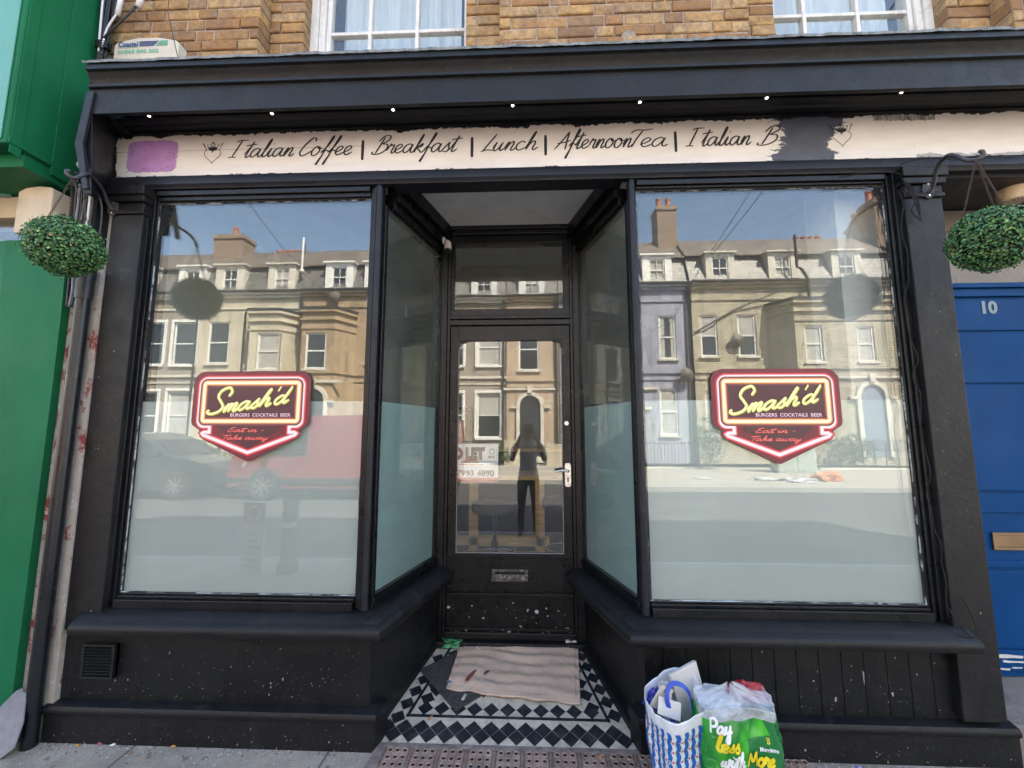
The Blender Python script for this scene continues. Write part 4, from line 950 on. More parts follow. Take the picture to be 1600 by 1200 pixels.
# ---------------------------------------------------------------- spotlights in the soffit
LEDE = bpy.data.materials.new('led_lit'); LEDE.use_nodes = True; LEDE.node_tree.nodes['Principled BSDF'].inputs['Emission Color'].default_value = (1, .97, .9, 1); LEDE.node_tree.nodes['Principled BSDF'].inputs['Emission Strength'].default_value = 1.2
place = ['leftmost, over the lavender paint patch', 'over the word Coffee', 'over the start of the word Breakfast', 'between the words Lunch and Afternoon', 'over the second half of the word Afternoon', 'over the second word Italian and its B', 'rightmost, right of the small crowned heart']
for i, (x, z) in enumerate([(-1.98, 3.191), (-1.319, 3.183), (-.684, 3.183), (-.071, 3.186), (.566, 3.183), (1.186, 3.185), (1.831, 3.193)]):
    root = empty('spotlight', 'small lit white spotlight under the black cornice, ' + place[i], 'light', (x, -.15, z), 'small spotlights under the cornice')
    m = MB(); m.lathe([(.0135, .0), (.0135, .045)], (0, 0, 0), 12); m.lathe([(.004, .045), (.004, .062)], (0, 0, 0), 8); m.build('lamp_body', WIRE, root, smooth=True)
    m = MB(); m.lathe([(.0005, -.004), (.005, -.0035), (.0068, -.001), (.0068, .001)], (0, 0, 0), 12); m.build('bulb', LEDE, root, smooth=True)

# ---------------------------------------------------------------- alarm box, security camera, doorway light
ab = empty('alarm_box', 'cream burglar alarm box with blue and green lettering on the cornice', 'alarm box', (-2.135, -.0, 3.60))
CREAM = simple('aged_cream_plastic', (.62, .58, .47), .45, .1, 4, .15, 40, .003, dirt_or_haze=(.38, .34, .26), dirt_amt=.3)
m = MB(); W_, H_ = .375, .14
prof = [(-W_ / 2, 0), (W_ / 2, 0), (W_ / 2 + .0, H_ * .66)] + [(W_ / 2 - .03 + .03 * math.cos(R(a)), H_ * .72 + .03 * math.sin(R(a))) for a in (0, 30, 60, 85)] + [(.06, H_ + .012), (-.06, H_ + .012)] + [(-W_ / 2 + .03 - .03 * math.cos(R(a)), H_ * .72 + .03 * math.sin(R(a))) for a in (85, 60, 30, 0)] + [(-W_ / 2, H_ * .66)]
m.prism(prof, -.06, 0); m.build('cover', CREAM, ab, bevel=.006)
m = MB(); text_mesh(m, 'Coastal', -.162, .096, .044, -.0625, 0, width=.115, bold=.0012); 
for i in range(5): m.prism([(-.04, .096 + i * .0068), (.045 + i * .006, .096 + i * .0068), (.049 + i * .006, .0992 + i * .0068), (-.04, .0992 + i * .0068)], -.0622, -.061)
m.build('lettering', flat('alarm_blue', (.03, .08, .26)), ab, normals=False)
m = MB(); text_mesh(m, '01843 846 202', -.162, .054, .032, -.0625, 0, width=.24, bold=.0008)
for i in range(5): m.prism([(.055 + i * .006, .096 + i * .0068), (.125, .096 + i * .0068), (.125, .1000 + i * .0068), (.060 + i * .006, .1000 + i * .0068)], -.0622, -.061)
m.box((-.165, -.0622, .0895), (-.05, -.061, .0915)); m.build('phone_number', flat('alarm_green', (.16, .48, .32)), ab, normals=False)
sc_ = empty('security_camera', 'small white dome bracket security camera in the left corner of the recess ceiling', 'camera', (-.563, .56, 2.82))
WPL = simple('white_plastic', (.62, .58, .57), .4, .06, 8, .1)
m = MB(); m.lathe([(.024, -.004), (.024, .006), (.014, .012)], (0, 0, .0), 16, axis='x'); m.tube([(.01, 0, 0), (.03, -.01, -.012), (.036, -.02, -.03)], [.012, .012, .010], 10); m.build('mount', WPL, sc_, smooth=True)
m = MB(); m.tube([(.036, -.022, -.026), (.037, -.03, -.05), (.038, -.045, -.088)], [.020, .0235, .0235], 16); m.build('housing', WPL, sc_, smooth=True)
m = MB(); m.tube([(.0382, -.0453, -.0885), (.0385, -.048, -.098)], [.0238, .0225], 16); m.build('lens_hood', WIRE, sc_, smooth=True)
dl = empty('bulkhead_light', 'round cream bulkhead light on the ceiling outside the blue door', 'light', (2.60, .12, 2.835))
m = MB(); m.lathe([(.062, 0), (.062, -.028), (.056, -.036), (.056, -.066), (.05, -.072)], (0, 0, 0), 24); m.build('casing', simple('cream_enamel', (.55, .42, .27), .4, .1), dl, smooth=True)
m = MB()
for i in range(24):
    a = i / 24 * 6.283; m.box((.055 * math.cos(a) - .002, .055 * math.sin(a) - .002, -.084), (.055 * math.cos(a) + .002, .055 * math.sin(a) + .002, -.070))
m.build('vent_ring', simple('brown_slots', (.16, .11, .07), .6), dl)

# ---------------------------------------------------------------- cables and pipe at the left
cb = empty('cable_bundle', 'thick tied bundle of black and white cables on the brick above the left cornice end', 'cables', (-2.40, -.03, 3.43))
m = MB(); rc = random.Random(9)
for i in range(17):
    a = rc.uniform(0, 6.28); q = .045 * math.sqrt(rc.random()); b = rc.uniform(0, 6.28); q2 = .07 * math.sqrt(rc.random())
    p0 = Vector((-.03 + q2 * math.cos(b), q2 * .5 * math.sin(b), -.0)); p1 = Vector((.012 + q * .45 * math.cos(a), -.03 + q * .4 * math.sin(a), .28)); p2 = Vector((.0 + q * 1.3 * math.cos(a), -.02 + q * .5 * math.sin(a), .8)); p3 = p2 + Vector((0, 0, .9))
    m.tube(catmull([p0, (p0 + p1) / 2 + Vector((rc.uniform(-.01, .01), 0, 0)), p1, p2, p3], 6), rc.uniform(.004, .008), 6, mi=0 if i % 6 else 1)
m.build('cable', [WIRE, WWIRE], cb, smooth='all')
m = MB()
for z in (.262, .272, .283, .293): m.tube([(.012 + .034 * math.cos(R(a)), -.03 + .028 * math.sin(R(a)), z + .008 * math.sin(R(a))) for a in range(0, 361, 24)], .0045, 6)
m.build('binding', WIRE, cb, smooth='all')
m = MB()
m.tube(catmull([(.03, -.05, .30), (.10, -.06, .36), (.17, -.05, .46), (.21, -.04, .56), (.22, -.03, .7)], 6), .006, 6, mi=0); m.tube([(.205, -.045, .50), (.225, -.04, .60)], .014, 8, mi=1)
m.tube(catmull([(.02, -.06, .2), (.12, -.09, .14), (.19, -.10, .05), (.22, -.1, .0)], 6), .0022, 5, mi=0); m.tube([(.02, -.05, .24), (.14, -.1, .08), (.26, -.11, .0)], .0022, 5, mi=0)
m.tube([(.35, -.02, 1.3), (.42, -.08, .42), (.56, -.11, .02)], .002, 5, mi=0)
m.tube([(.085, -.04, .46), (.10, -.04, .62)], .013, 8, mi=1); m.tube(catmull([(.03, -.05, .25), (.045, -.05, .36), (.085, -.045, .46)], 6), .005, 6, mi=1)
m.build('loose_wire', [WIRE, WWIRE], cb, smooth='all')
dc = empty('hanging_cables', 'tangle of grey and black cables clipped beside the left pilaster under the cornice', 'cables', (-2.335, -.085, 2.3))
m = MB()
for i in range(8):
    x = -.03 + i * .013; m.tube(catmull([(x + .01, -.04, .56 + rc.uniform(-.03, .02)), (x - .0 + rc.uniform(-.01, .01), -.03, .42), (x + rc.uniform(-.014, .014), -.02, .2), (x + rc.uniform(-.01, .01), -.01, 0), (x, -.01, -.12)], 6), rc.choice((.004, .005, .0065)), 6, mi=(0, 1, 0, 1, 0, 0, 2, 0)[i])
m.tube(catmull([(-.02, -.03, .50), (.03, -.1, .56), (.10, -.08, .50), (.15, -.06, .40), (.145, -.05, .2), (.13, -.04, .18)], 6), .004, 6, mi=0)
m.build('cable', [WIRE, GWIRE, WWIRE], dc, smooth='all')
dp = empty('downpipe', 'black plastic downpipe between peeling red and cream walls beside the green shop', 'drainpipe', (-2.278, -.098, .12))
m = MB(); m.lathe([(.030, 0), (.030, 2.13)], (0, 0, 0), 20); m.build('pipe', simple('black_plastic_pipe', (.008, .009, .012), .3, .2, 6, .05), dp, smooth=True)
m = MB(); m.lathe([(.034, 2.10), (.036, 2.13), (.036, 2.2), (.038, 2.23), (.038, 2.26)], (0, 0, 0), 20); m.build('socket', WIRE, dp, smooth=True)
cr = empty('vine_cable', 'thin black cable looped down the right pilaster beside the right display window', 'cable', (1.87, -.04, .8))
m = MB(); rv = random.Random(12); P_ = []
for i in range(27):
    z = 1.93 - i * .077; P_.append((-.018 + rv.uniform(-.012, .012) + (-.02 if 6 < i < 22 else 0), -.02 + rv.uniform(-.01, .01), z))
m.tube(catmull(P_, 5), .0028, 6)
m.tube(catmull([(-.02, -.02, -.02), (0, -.05, -.09), (.03, -.06, -.13), (.055, -.06, -.12), (.06, -.05, -.07), (.05, -.04, -.02), (.04, -.03, .02)], 6), .0028, 6)
for k in range(3): m.tube(catmull([(-.015 + .012 * k, -.03, 2.0 - .02 * k), (.03 - .01 * k, -.04, 1.93), (.05, -.04, 1.84 - .03 * k), (.03, -.045, 1.78), (.01, -.04, 1.82), (.03, -.04, 1.87), (.0, -.03, 1.97)], 6), .0028, 6)
m.tube(catmull([(-.02, -.04, 2.06), (.05, -.06, 2.075), (.15, -.07, 2.07), (.22, -.06, 2.065), (.235, -.05, 2.085), (.22, -.05, 2.095)], 5), .0028, 6)
m.tube(catmull([(-.3, -.01, 2.02), (-.15, -.02, 2.035), (-.02, -.03, 2.02), (.01, -.03, 1.95)], 5), .0028, 6)
m.build('cable', simple('matt_black_cable', (.006, .006, .007), .8, .1, 9, 0), cr, smooth='all')

# ---------------------------------------------------------------- neighbour: green shop
gs = empty('green_shop', 'green painted neighbouring shopfront with a boxed fascia and cream console at the left', 'shop', (-3.2, 0, .12))
GRN = simple('green_gloss', (.006, .14, .055), .5, .18, 2.5, .15, 14, .005, dirt_or_haze=(.03, .19, .09), dirt_amt=.3, stretch=(1, 1, .5), spec=.14)
TEAL = simple('pale_teal_fascia', (.10, .36, .29), .45, .1, 1.2, .1, dirt_or_haze=(.12, .34, .2), dirt_amt=.4)
m = MB(); m.box((-6.2, -.357, 2.90), (-2.452, 0, 5.0)); part(m, 'fascia_box', GRN, gs, bevel=.008)
m = MB(); m.box((-6.1, -.364, 2.92), (-2.475, -.358, 4.99)); part(m, 'fascia_face', TEAL, gs, bevel=.002)
m = MB(); m.box((-2.4518, -.345, 2.86), (-2.447, -.30, 5)); m.box((-2.4518, -.175, 2.86), (-2.445, -.015, 5)); m.box((-2.4518, -.352, 2.905), (-2.443, -.01, 2.93))
part(m, 'side_batten', GRN, gs, bevel=.002)
m = MB(); m.box((-6.2, -.28, 2.83), (-2.46, 0, 2.898)); m.box((-6.2, -.34, 2.86), (-2.9, -.32, 2.899)); part(m, 'soffit', GRN, gs, bevel=.004)
CST = simple('cream_stone_paint', (.62, .52, .38), .7, .12, 2, .3, 30, .005, dirt_or_haze=(.35, .28, .2), dirt_amt=.4, stretch=(3, 3, .6))
m = MB(); m.prism([(-2.64, 2.56), (-2.452, 2.56), (-2.452, 2.79), (-2.47, 2.805), (-2.53, 2.812), (-2.60, 2.805), (-2.64, 2.785)], -.15, .02); m.box((-6, -.05, 2.70), (-2.642, .0, 2.82)); 
part(m, 'console', CST, gs, bevel=.004)
m = MB()
prf = [(-.09, .0), (-.095, .06), (-.10, .30), (-.098, 1.6), (-.10, 2.0), (-.105, 2.2), (-.11, 2.42)]
for i in range(len(prf) - 1):
    (y0, z0), (y1, z1) = prf[i], prf[i + 1]; z0 += .12; z1 += .12
    m.hexa([(-2.72, y0, z0), (-2.385, y0, z0), (-2.385, -.063, z0), (-2.72, .02, z0), (-2.72, y1, z1), (-2.385, y1, z1), (-2.385, -.063, z1), (-2.72, .02, z1)]); m.hexa([(-3.0, y0 + .05, z0), (-2.721, y0, z0), (-2.721, .02, z0), (-3.0, .02, z0), (-3.0, y1 + .05, z1 if i < 6 else 2.5), (-2.721, y1, z1 if i < 6 else 2.5), (-2.721, .02, z1 if i < 6 else 2.5), (-3.0, .02, z1 if i < 6 else 2.5)])
part(m, 'green_pier', GRN, gs, smooth=True)
m = MB(); m.box((-2.70, -.19, 1.9), (-2.62, -.13, 2.1)); 
m = MB(); m.box((-5.8, .02, .7), (-3.0, .03, 2.6)); part(m, 'window_pane', UPG, gs)
m = MB(); m.box((-5.8, -.1, .12), (-3.0, .02, .69)); m.box((-5.9, -.1, .12), (-5.8, .1, 2.75)); m.box((-5.8, .0, 2.70), (-2.6, .1, 2.75)); m.box((-3.0, -.02, 2.50), (-2.66, .02, 2.56)); part(m, 'frame', WHITEP, gs)
m = MB(); m.box((-2.99, .0, 2.56), (-2.66, .008, 2.70)); part(m, 'light_pane', UPG, gs)
m = MB(); m.box((-14, .3, .1), (-2.52, 8, 8.4)); m.box((-14, .0, 5.0), (-2.52, .3, 8.4)); part(m, 'upper_wall', BRKP, gs)
m = MB(); m.tube(catmull([(-2.70, -.25, 2.76), (-2.66, -.27, 2.73), (-2.63, -.25, 2.71), (-2.63, -.2, 2.73), (-2.66, -.17, 2.75)], 6), .009, 8); part(m, 'hook', simple('green_hook', (.08, .16, .12), .5), gs, smooth='all')
m = MB(); m.lathe([(.018, -.0), (.022, .004), (.022, .012), (.014, .02), (.006, .02)], (-2.447, -.05, 2.99), 12, axis='x'); part(m, 'side_fitting', WPL, gs, smooth=True)
# peeling wall strip between the shops
def peel_mat():
    t = NT('peeling_red_and_cream'); n = t.ramp(t.noise(9, 8, .7, dist=.4, stretch=(1, 1, .6)), [(.53, 0.), (.57, 1.)])
    c = t.mix(n, (.42, .37, .31), (.28, .055, .045)); c = t.mix(t.ramp(t.noise(30, 6, .7), [(.58, 0.), (.64, 1.)]), c, (.6, .53, .46)); c = t.mix(t.ramp(t.noise(4, 6, .7), [(.55, 0.), (.7, 1.)]), c, (.36, .31, .25))
    t.col(c); t.rough(.9); t.bump(t.noise(20, 7), .8, .01); return t.m
st = tag(MB(), '', '') if False else None
m = MB(); m.box((-2.46, -.062, .10), (-2.226, .05, 2.42)); o = m.build('party_strip', peel_mat()); o.name = 'peeling_wall'; tag(o, 'narrow strip of wall with peeling red and cream paint behind the black downpipe', 'wall')
m = MB(); m.box((-2.452, -.068, 2.42), (-2.30, .05, 2.86)); m.box((-2.46, -.02, 2.86), (-2.30, .05, 3.43)); o = m.build('navy_wall', NAVY); tag(o, 'narrow navy painted strip of wall behind the cables under the cornice end', 'wall')
# torn lead apron at the foot of the green pier
m = MB(); sl_ = []
pts = [(-2.34, .37), (-2.31, .385), (-2.305, .365), (-2.29, .365), (-2.262, .25), (-2.262, .165), (-2.31, .125), (-2.40, .118), (-2.60, .118), (-2.56, .16), (-2.46, .22), (-2.40, .30)]
m.prism(pts, -.155, -.150); o = m.build('lead_apron', simple('grey_lead', (.22, .22, .24), .55, .2, 9, .4, 40, .006, dirt_or_haze=(.1, .1, .11), dirt_amt=.5)); tag(o, 'torn grey sheet of lead at the foot of the green pier', 'sheet')
for v in o.data.vertices: v.co.y += .03 - .35 * max(0, (.37 - v.co.z)) ** 1.3

# ---------------------------------------------------------------- things on the doorway floor
CARD = simple('brown_cardboard', (.60, .44, .335), .85, .12, 2, .35, 26, .004, dirt_or_haze=(.40, .29, .22), dirt_amt=.6, stretch=(1.2, 5, 1))
m = MB(); A = [(-.417, .735), (.305, .69), (.259, .206), (-.442, .281)]; rk = random.Random(6)
def cardf(u, v):
    top = Vector(A[0]).lerp(Vector(A[1]), u); bot = Vector(A[3]).lerp(Vector(A[2]), u); p = top.lerp(bot, v)
    if v > .99: p.y += .012 * noise.noise(Vector((u * 8, 0, 4))) - .012 * math.sin(u * 3.1)
    if v < .01: p.y += .012 * noise.noise(Vector((u * 9, 3, 4)))
    h = .019 + .0005 * math.sin(u * 420) + .0028 * math.sin(v * 38 + 2.4 * noise.noise(Vector((u * 2.5, v * 2, 0)))) + .005 * noise.noise(Vector((u * 5, v * 9, 2))) + .0022 * noise.noise(Vector((u * 30, v * 14, 2)))
    if u < .03 or u > .97 or v > .97: h -= .003
    return (p.x, p.y, FZ(p.y) + h)
m.grid(cardf, 240, 90); o = m.build('cardboard_sheet', CARD, smooth='all', normals=False); tag(o, 'flattened rippled brown cardboard lying across the tiled doorway', 'cardboard')
sm = o.modifiers.new('thick', 'SOLIDIFY'); sm.thickness = .004; sm.offset = 1
m = MB()
def lay(pts, lift): 
    o_ = len(m.v)
    for x, y in pts:
        u = (x + .43) / .72; v = (.72 - y) / .48; m.v.append((x, y, FZ(y) + lift))
    m.face(list(range(o_, o_ + len(pts))))
MATM = simple('dark_doormat', (.05, .048, .045), .95, .35, 40, 1., 120, .01, dirt_or_haze=(.13, .12, .11), dirt_amt=.6)
mt = MB(); q = [(-.623, .42), (-.368, .150), (-.19, .27), (-.30, .66), (-.44, .67), (-.535, .51)]
mt.hexa([(-.623, .42, FZ(.42) + .003), (-.368, .150, FZ(.15) + .003), (-.05, .42, FZ(.42) + .003), (-.30, .68, FZ(.68) + .003), (-.623, .42, FZ(.42) + .008), (-.368, .150, FZ(.15) + .008), (-.05, .42, FZ(.42) + .008), (-.30, .68, FZ(.68) + .008)])
o = mt.build('doormat', MATM, bevel=.002); tag(o, 'dark grey doormat turned askew under the cardboard', 'doormat')
def crumple(name, c, s, mat, label, cat, seed, flat_=.6):
    bm = bmesh.new(); bmesh.ops.create_icosphere(bm, subdivisions=4, radius=1)
    for v in bm.verts:
        n = v.co.copy(); d = 1 + .45 * noise.noise(n * 1.7 + Vector((seed, 0, 0))) + .28 * abs(noise.noise(n * 4.5 + Vector((0, seed, 0)))) + .12 * noise.noise(n * 11)
        v.co = Vector((n.x * s[0] * d, n.y * s[1] * d, max(-.2, n.z) * s[2] * d + s[2] * .2))
    me = bpy.data.meshes.new(name); bm.to_mesh(me); bm.free(); me.materials.append(mat); o = bpy.data.objects.new(name, me); COL.objects.link(o); o.location = c; return tag(o, label, cat)
crumple('crisp_packet', (-.47, .625, FZ(.62) + .004), (.075, .035, .03), simple('green_foil', (.02, .22, .07), .25, .5, 10, .3, 40, .01, dirt_or_haze=(.5, .55, .5), dirt_amt=.5), 'crumpled shiny green wrapper in the left back corner of the doorway', 'litter', 2)
crumple('paper_tissue', (.25, .655, FZ(.65) + .004), (.042, .03, .035), simple('tissue', (.66, .62, .56), .9, .15, 20), 'crumpled white tissue in the right back corner of the doorway', 'litter', 5)
crumple('small_wrapper', (-.53, .655, FZ(.655) + .004), (.02, .02, .018), simple('blue_white_foil', (.4, .5, .6), .4, .5, 40), 'tiny blue and white wrapper behind the green wrapper', 'litter', 8)
m = MB(); o = len(m.v); CU = lambda x, y, l: (x, y, FZ(y) + l)
def leafy(pts, col, name, label, cat, lift=.004, ground=None):
    m = MB(); c = Vector((sum(p[0] for p in pts) / len(pts), sum(p[1] for p in pts) / len(pts))); z = (FZ(c.y) if ground is None else ground) + lift
    n = len(pts); m.v = [(p[0], p[1], z + rk.uniform(0, .004)) for p in pts] + [(c.x, c.y, z + .006)] + [(p[0], p[1], z - .001 + rk.uniform(0, .003)) for p in pts]
    for i in range(n): m.face([i, (i + 1) % n, n]); m.face([(i + 1) % n, i, n + 1 + i, n + 1 + (i + 1) % n])
    m.face(list(range(n + 1, 2 * n + 1))[::-1]); o = m.build(name, col); return tag(o, label, cat)
CZ = .0255
leafy([(-.345, .30), (-.325, .31), (-.295, .40), (-.285, .43), (-.31, .41), (-.34, .34)], simple('red_stain_leaf', (.26, .06, .05), .8, .2, 20), 'dead_leaf', 'dark red scrap stuck on the left of the cardboard', 'litter', CZ)
leafy([(-.25, .36), (-.235, .37), (-.22, .40), (-.235, .40), (-.25, .385)], simple('dark_green_scrap', (.05, .07, .06), .6), 'plastic_scrap', 'tiny dark green scrap in the middle left of the cardboard', 'litter', CZ)
leafy([(-.325, .585), (-.31, .58), (-.288, .562), (-.295, .560), (-.32, .577)], simple('white_scrap', (.7, .69, .66), .8), 'paper_scrap', 'small white paper scrap near the back left of the cardboard', 'litter', CZ)
leafy([(-.455, .33), (-.44, .34), (-.415, .335), (-.41, .32), (-.44, .315)], simple('blue_scrap', (.12, .2, .3), .5, .6, 60), 'foil_scrap', 'small bluish foil scrap on the doormat by the cardboard corner', 'litter', .012)
leafy([(-.35, .205), (-.335, .205), (-.325, .255), (-.34, .255)], simple('white_scrap_b', (.62, .6, .56), .8), 'paper_scrap', 'small white paper scrap on the front corner of the doormat', 'litter', .012)
def butt(x, y, a, z, label):
    root = empty('cigarette_butt', label, 'litter', (x, y, z)); d = Vector((math.cos(a), math.sin(a), 0))
    m = MB(); m.tube([(0, 0, .005), d * .024 + Vector((0, 0, .005))], .0038, 8); m.build('filter', simple('filter_orange', (.5, .24, .1), .8), root, smooth=True)
    m = MB(); m.tube([d * .0245 + Vector((0, 0, .005)), d * .032 + Vector((0, 0, .005))], [.0037, .003], 8); m.build('ash_end', simple('ash', (.4, .38, .36), .9), root, smooth=True)
butt(.30, -.085, .6, .135, 'orange cigarette butt on the pavement light near the patterned bag')
butt(-.49, .10, 1.2, FZ(.10), 'cigarette butt on the tiles in front of the doormat')
SCR = [simple('scrap_%s' % n, c, .85, .2, 40) for n, c in (('orange', (.55, .24, .06)), ('pink', (.45, .1, .2)), ('white', (.7, .68, .64)), ('yellow', (.62, .5, .2)), ('brown', (.22, .13, .08)), ('lilac', (.32, .26, .5)))]
rs = random.Random(31)
for i, (x, y, s, k, lab) in enumerate([(-2.06, -.085, .016, 0, 'orange leaf scrap on the pavement below the air vent'), (-1.97, -.072, .012, 1, 'pink paper scrap on the pavement below the air vent'), (-1.90, -.075, .014, 2, 'white paper scrap on the pavement just right of the pink scrap'),
        (-1.62, -.075, .013, 0, 'small orange leaf scrap by the middle of the left plinth'), (-1.78, -.12, .012, 4, 'brown leaf scrap on the pavement left of the small orange leaf'), (1.63, -.085, .02, 3, 'pale yellow leaf scrap by the right end of the plinth'),
        (1.40, -.075, .016, 5, 'lilac wrapper scrap by the right plinth'), (1.82, -.085, .014, 5, 'lilac scrap on the pavement right of the yellow leaf'), (1.98, -.07, .016, 2, 'white scrap at the right end of the plinth'), (1.52, -.08, .011, 2, 'white scrap between the lilac wrapper and the yellow leaf')]):
    pts = [(x + s * rs.uniform(.5, 1.3) * math.cos(a), y + s * .7 * rs.uniform(.5, 1.2) * math.sin(a)) for a in (0, .9, 1.9, 2.8, 3.9, 5)]
    leafy(pts, SCR[k], 'leaf_scrap' if k in (0, 3, 4) else 'paper_scrap', lab, 'litter', .003, .12)
# crumbs and grit swept against the plinth
m = MB(); rg_ = random.Random(77)
for i in range(900):
    r_ = rg_.random()
    if r_ < .75:
        x = rg_.uniform(-2.25, 2.1); y = -.055 - abs(rg_.gauss(0, .05)); z = .12
        if -.75 < x < .52: continue
    else:
        y = rg_.uniform(0, .6); x = (-.745 + .26 * y + abs(rg_.gauss(0, .02))) if rg_.random() < .5 else (.52 - .28 * y - abs(rg_.gauss(0, .02))); z = FZ(y)
    s = rg_.uniform(.0012, .0045); q = [(x + s * rg_.uniform(.5, 1.5) * math.cos(a), y + s * rg_.uniform(.5, 1.5) * math.sin(a)) for a in (0, 1.2, 2.5, 3.8, 5)]
    m.prism(q, z, z + rg_.uniform(.001, .003), axis='z', mi=rg_.choice((0, 0, 1, 2)))
o = m.build('grit', [simple('pale_grit', (.5, .48, .43), .9), simple('brown_grit', (.2, .13, .08), .9), simple('dark_grit', (.08, .075, .07), .9)]); tag(o, 'crumbs, grit and leaf dust swept against the plinths and doorway edges', 'grit', kind='stuff')

# ---------------------------------------------------------------- the two bags of rubbish
WOV = simple('white_woven_plastic', (.70, .72, .74), .45, .06, 6, .4, 25, .01); BB = flat('bag_blue', (.004, .13, .46)); BR_ = flat('bag_coral', (.62, .13, .09)); BN = flat('bag_navy', (.02, .02, .07))
b1 = empty('patterned_bag', 'woven carrier bag with blue, red and white scale pattern, stuffed with rubbish', 'bag', (.605, -.215, .12)); b1.rotation_euler.z = R(28)
def bagsurf(W0, D0, W1, D1, H, hf):
    """rounded-rectangle tube, u around, v up; returns point"""
    def f(u, v, off=0.):
        a = u * 2 * math.pi; n = 3.2; c, s = math.cos(a), math.sin(a); r = (abs(c) ** n + abs(s) ** n) ** (-1 / n)
        w_ = W0 + (W1 - W0) * v; d = D0 + (D1 - D0) * v
        x = c * r * (w_ / 2 + off); y = s * r * (d / 2 + off); h = hf(u) if callable(hf) else hf
        cr = .010 * noise.noise(Vector((c * 2.2, s * 2.2, v * 2.5))) + .005 * noise.noise(Vector((c * 6, s * 6, v * 7)))
        return Vector((x + cr * c, y + cr * s, v * h))
    return f
hf = lambda u: .340 + .06 * max(0, math.sin(u * 2 * math.pi)) ** .6 * (.75 + .25 * math.cos(u * 2 * math.pi)) + .015 * math.cos(u * 2 * math.pi)
S1 = bagsurf(.22, .15, .255, .20, .38, hf)
m = MB(); m.grid(lambda u, v: S1(u, v), 72, 40); m.grid(lambda u, v: S1(u, 0) * Vector((1, 1, 1)).x * (1 - v), 72, 2)
bd_ = m.build('bag_body', WOV, b1, smooth='all', normals=False); s_ = bd_.modifiers.new('t', 'SOLIDIFY'); s_.thickness = .0015; s_.offset = -1
m = MB(); rows, cols = 8, 24
for r_ in range(rows):
    for k in range(cols):
        for (ua, ub, va, vb, mi) in ((.0, .36, .14, .86, 0), (.36, .95, -.02, .16, 1), (0, .5, -.05, .02, 2)):
            sh = .5 * (r_ % 2) * 0
            pts = []
            def q(u, v): 
                uu = (k + sh + u) / cols; vv = (r_ + v) / rows * .86 + .01; return S1(uu % 1., vv, .0012 + .0004 * mi)
            sk = .22
            if mi == 0: P_ = [q(.0, .10), q(.5, .10), q(.68, .5), q(.5, .98), q(.0, .98), q(.18, .5)]
            elif mi == 1: P_ = [q(.55, .04), q(.85, .04), q(.7, -.13)] if 0 else [q(.5, .13), q(1.0, .13), q(.75, -.09)]
            else: P_ = [q(.0, .0), q(.5, .0), q(.25, .16)]
            o_ = len(m.v); m.v += [tuple(p) for p in P_]; m.face(list(range(o_, o_ + len(P_))), mi)
m.build('print', [BB, BR_, BN], b1, normals=False)
HB = simple('blue_strap', (.01, .06, .42), .4, .1, 10, .1)
m = MB()
for (x0, x1, y, zt, zb) in ((-.05, .04, .0, .395, .31), ):
    P_ = catmull([(x0, y - .02, zb - .03), (x0 - .008, y, .36), (x0 + .025, y + .01, zt), (x1 - .02, y, zt - .005), (x1 + .005, y - .02, .36), (x1 - .005, y - .04, zb)], 6)
    for i in range(len(P_) - 1):
        a, b = P_[i], P_[i + 1]; t = (b - a).normalized(); n = Vector((t.z, 0, -t.x)).normalized() if abs(t.y) < .95 else Vector((1, 0, 0)); n = (n + Vector((0, -.5, 0))).normalized()
        o_ = len(m.v); m.v += [tuple(a + n * .009), tuple(a - n * .009), tuple(b - n * .009), tuple(b + n * .009)]; m.face([o_, o_ + 1, o_ + 2, o_ + 3])
o = m.build('strap', HB, b1, normals=False); s_ = o.modifiers.new('t', 'SOLIDIFY'); s_.thickness = .002
# contents are things of their own
CRD = simple('pale_card', (.62, .58, .52), .75, .08, 6, .1)
o = MB(); o.box((-.075, -.006, -.13), (.075, .012, .13)); o = o.build('flat_carton', CRD, bevel=.003); o.location = (.690, -.135, .408); o.rotation_euler = (R(-8), R(-10), R(26)); tag(o, 'flat off-white carton sticking up out of the patterned bag', 'carton')
o = MB(); o.lathe([(.022, 0), (.025, .19), (.022, .19), (.02, .02)], (0, 0, 0), 18); o = o.build('paper_cup', simple('white_cup', (.66, .63, .6), .5), smooth=True); o.location = (.575, -.21, .315); o.rotation_euler = (R(-6), R(-4), 0); tag(o, 'pale paper cup standing in the patterned bag in front of the carton', 'cup')
o = MB(); o.box((-.03, -.002, -.05), (.03, .002, .05)); o = o.build('torn_card', CRD, bevel=.0006); o.location = (.54, -.22, .465); o.rotation_euler = (R(12), R(28), R(14)); tag(o, 'small torn piece of card at the left rim of the patterned bag', 'card')
o = MB(); o.box((-.045, -.002, -.03), (.045, .002, .03)); o = o.build('folded_paper', CRD, bevel=.0006); o.location = (.56, -.25, .445); o.rotation_euler = (R(-30), R(15), R(-4)); tag(o, 'folded white paper lying in the front of the patterned bag', 'paper')
crumple('blue_bag', (.535, -.17, .41), (.05, .035, .045), simple('blue_film', (.02, .03, .30), .25, .4, 12, .4, 30, .01, dirt_or_haze=(.12, .14, .5), dirt_amt=.5), 'scrunched dark blue plastic bag in the back of the patterned bag', 'plastic bag', 12)
b2 = empty('supermarket_bag', 'bright green plastic carrier bag with white and yellow slogan, full of rubbish', 'bag', (.815, -.25, .12))
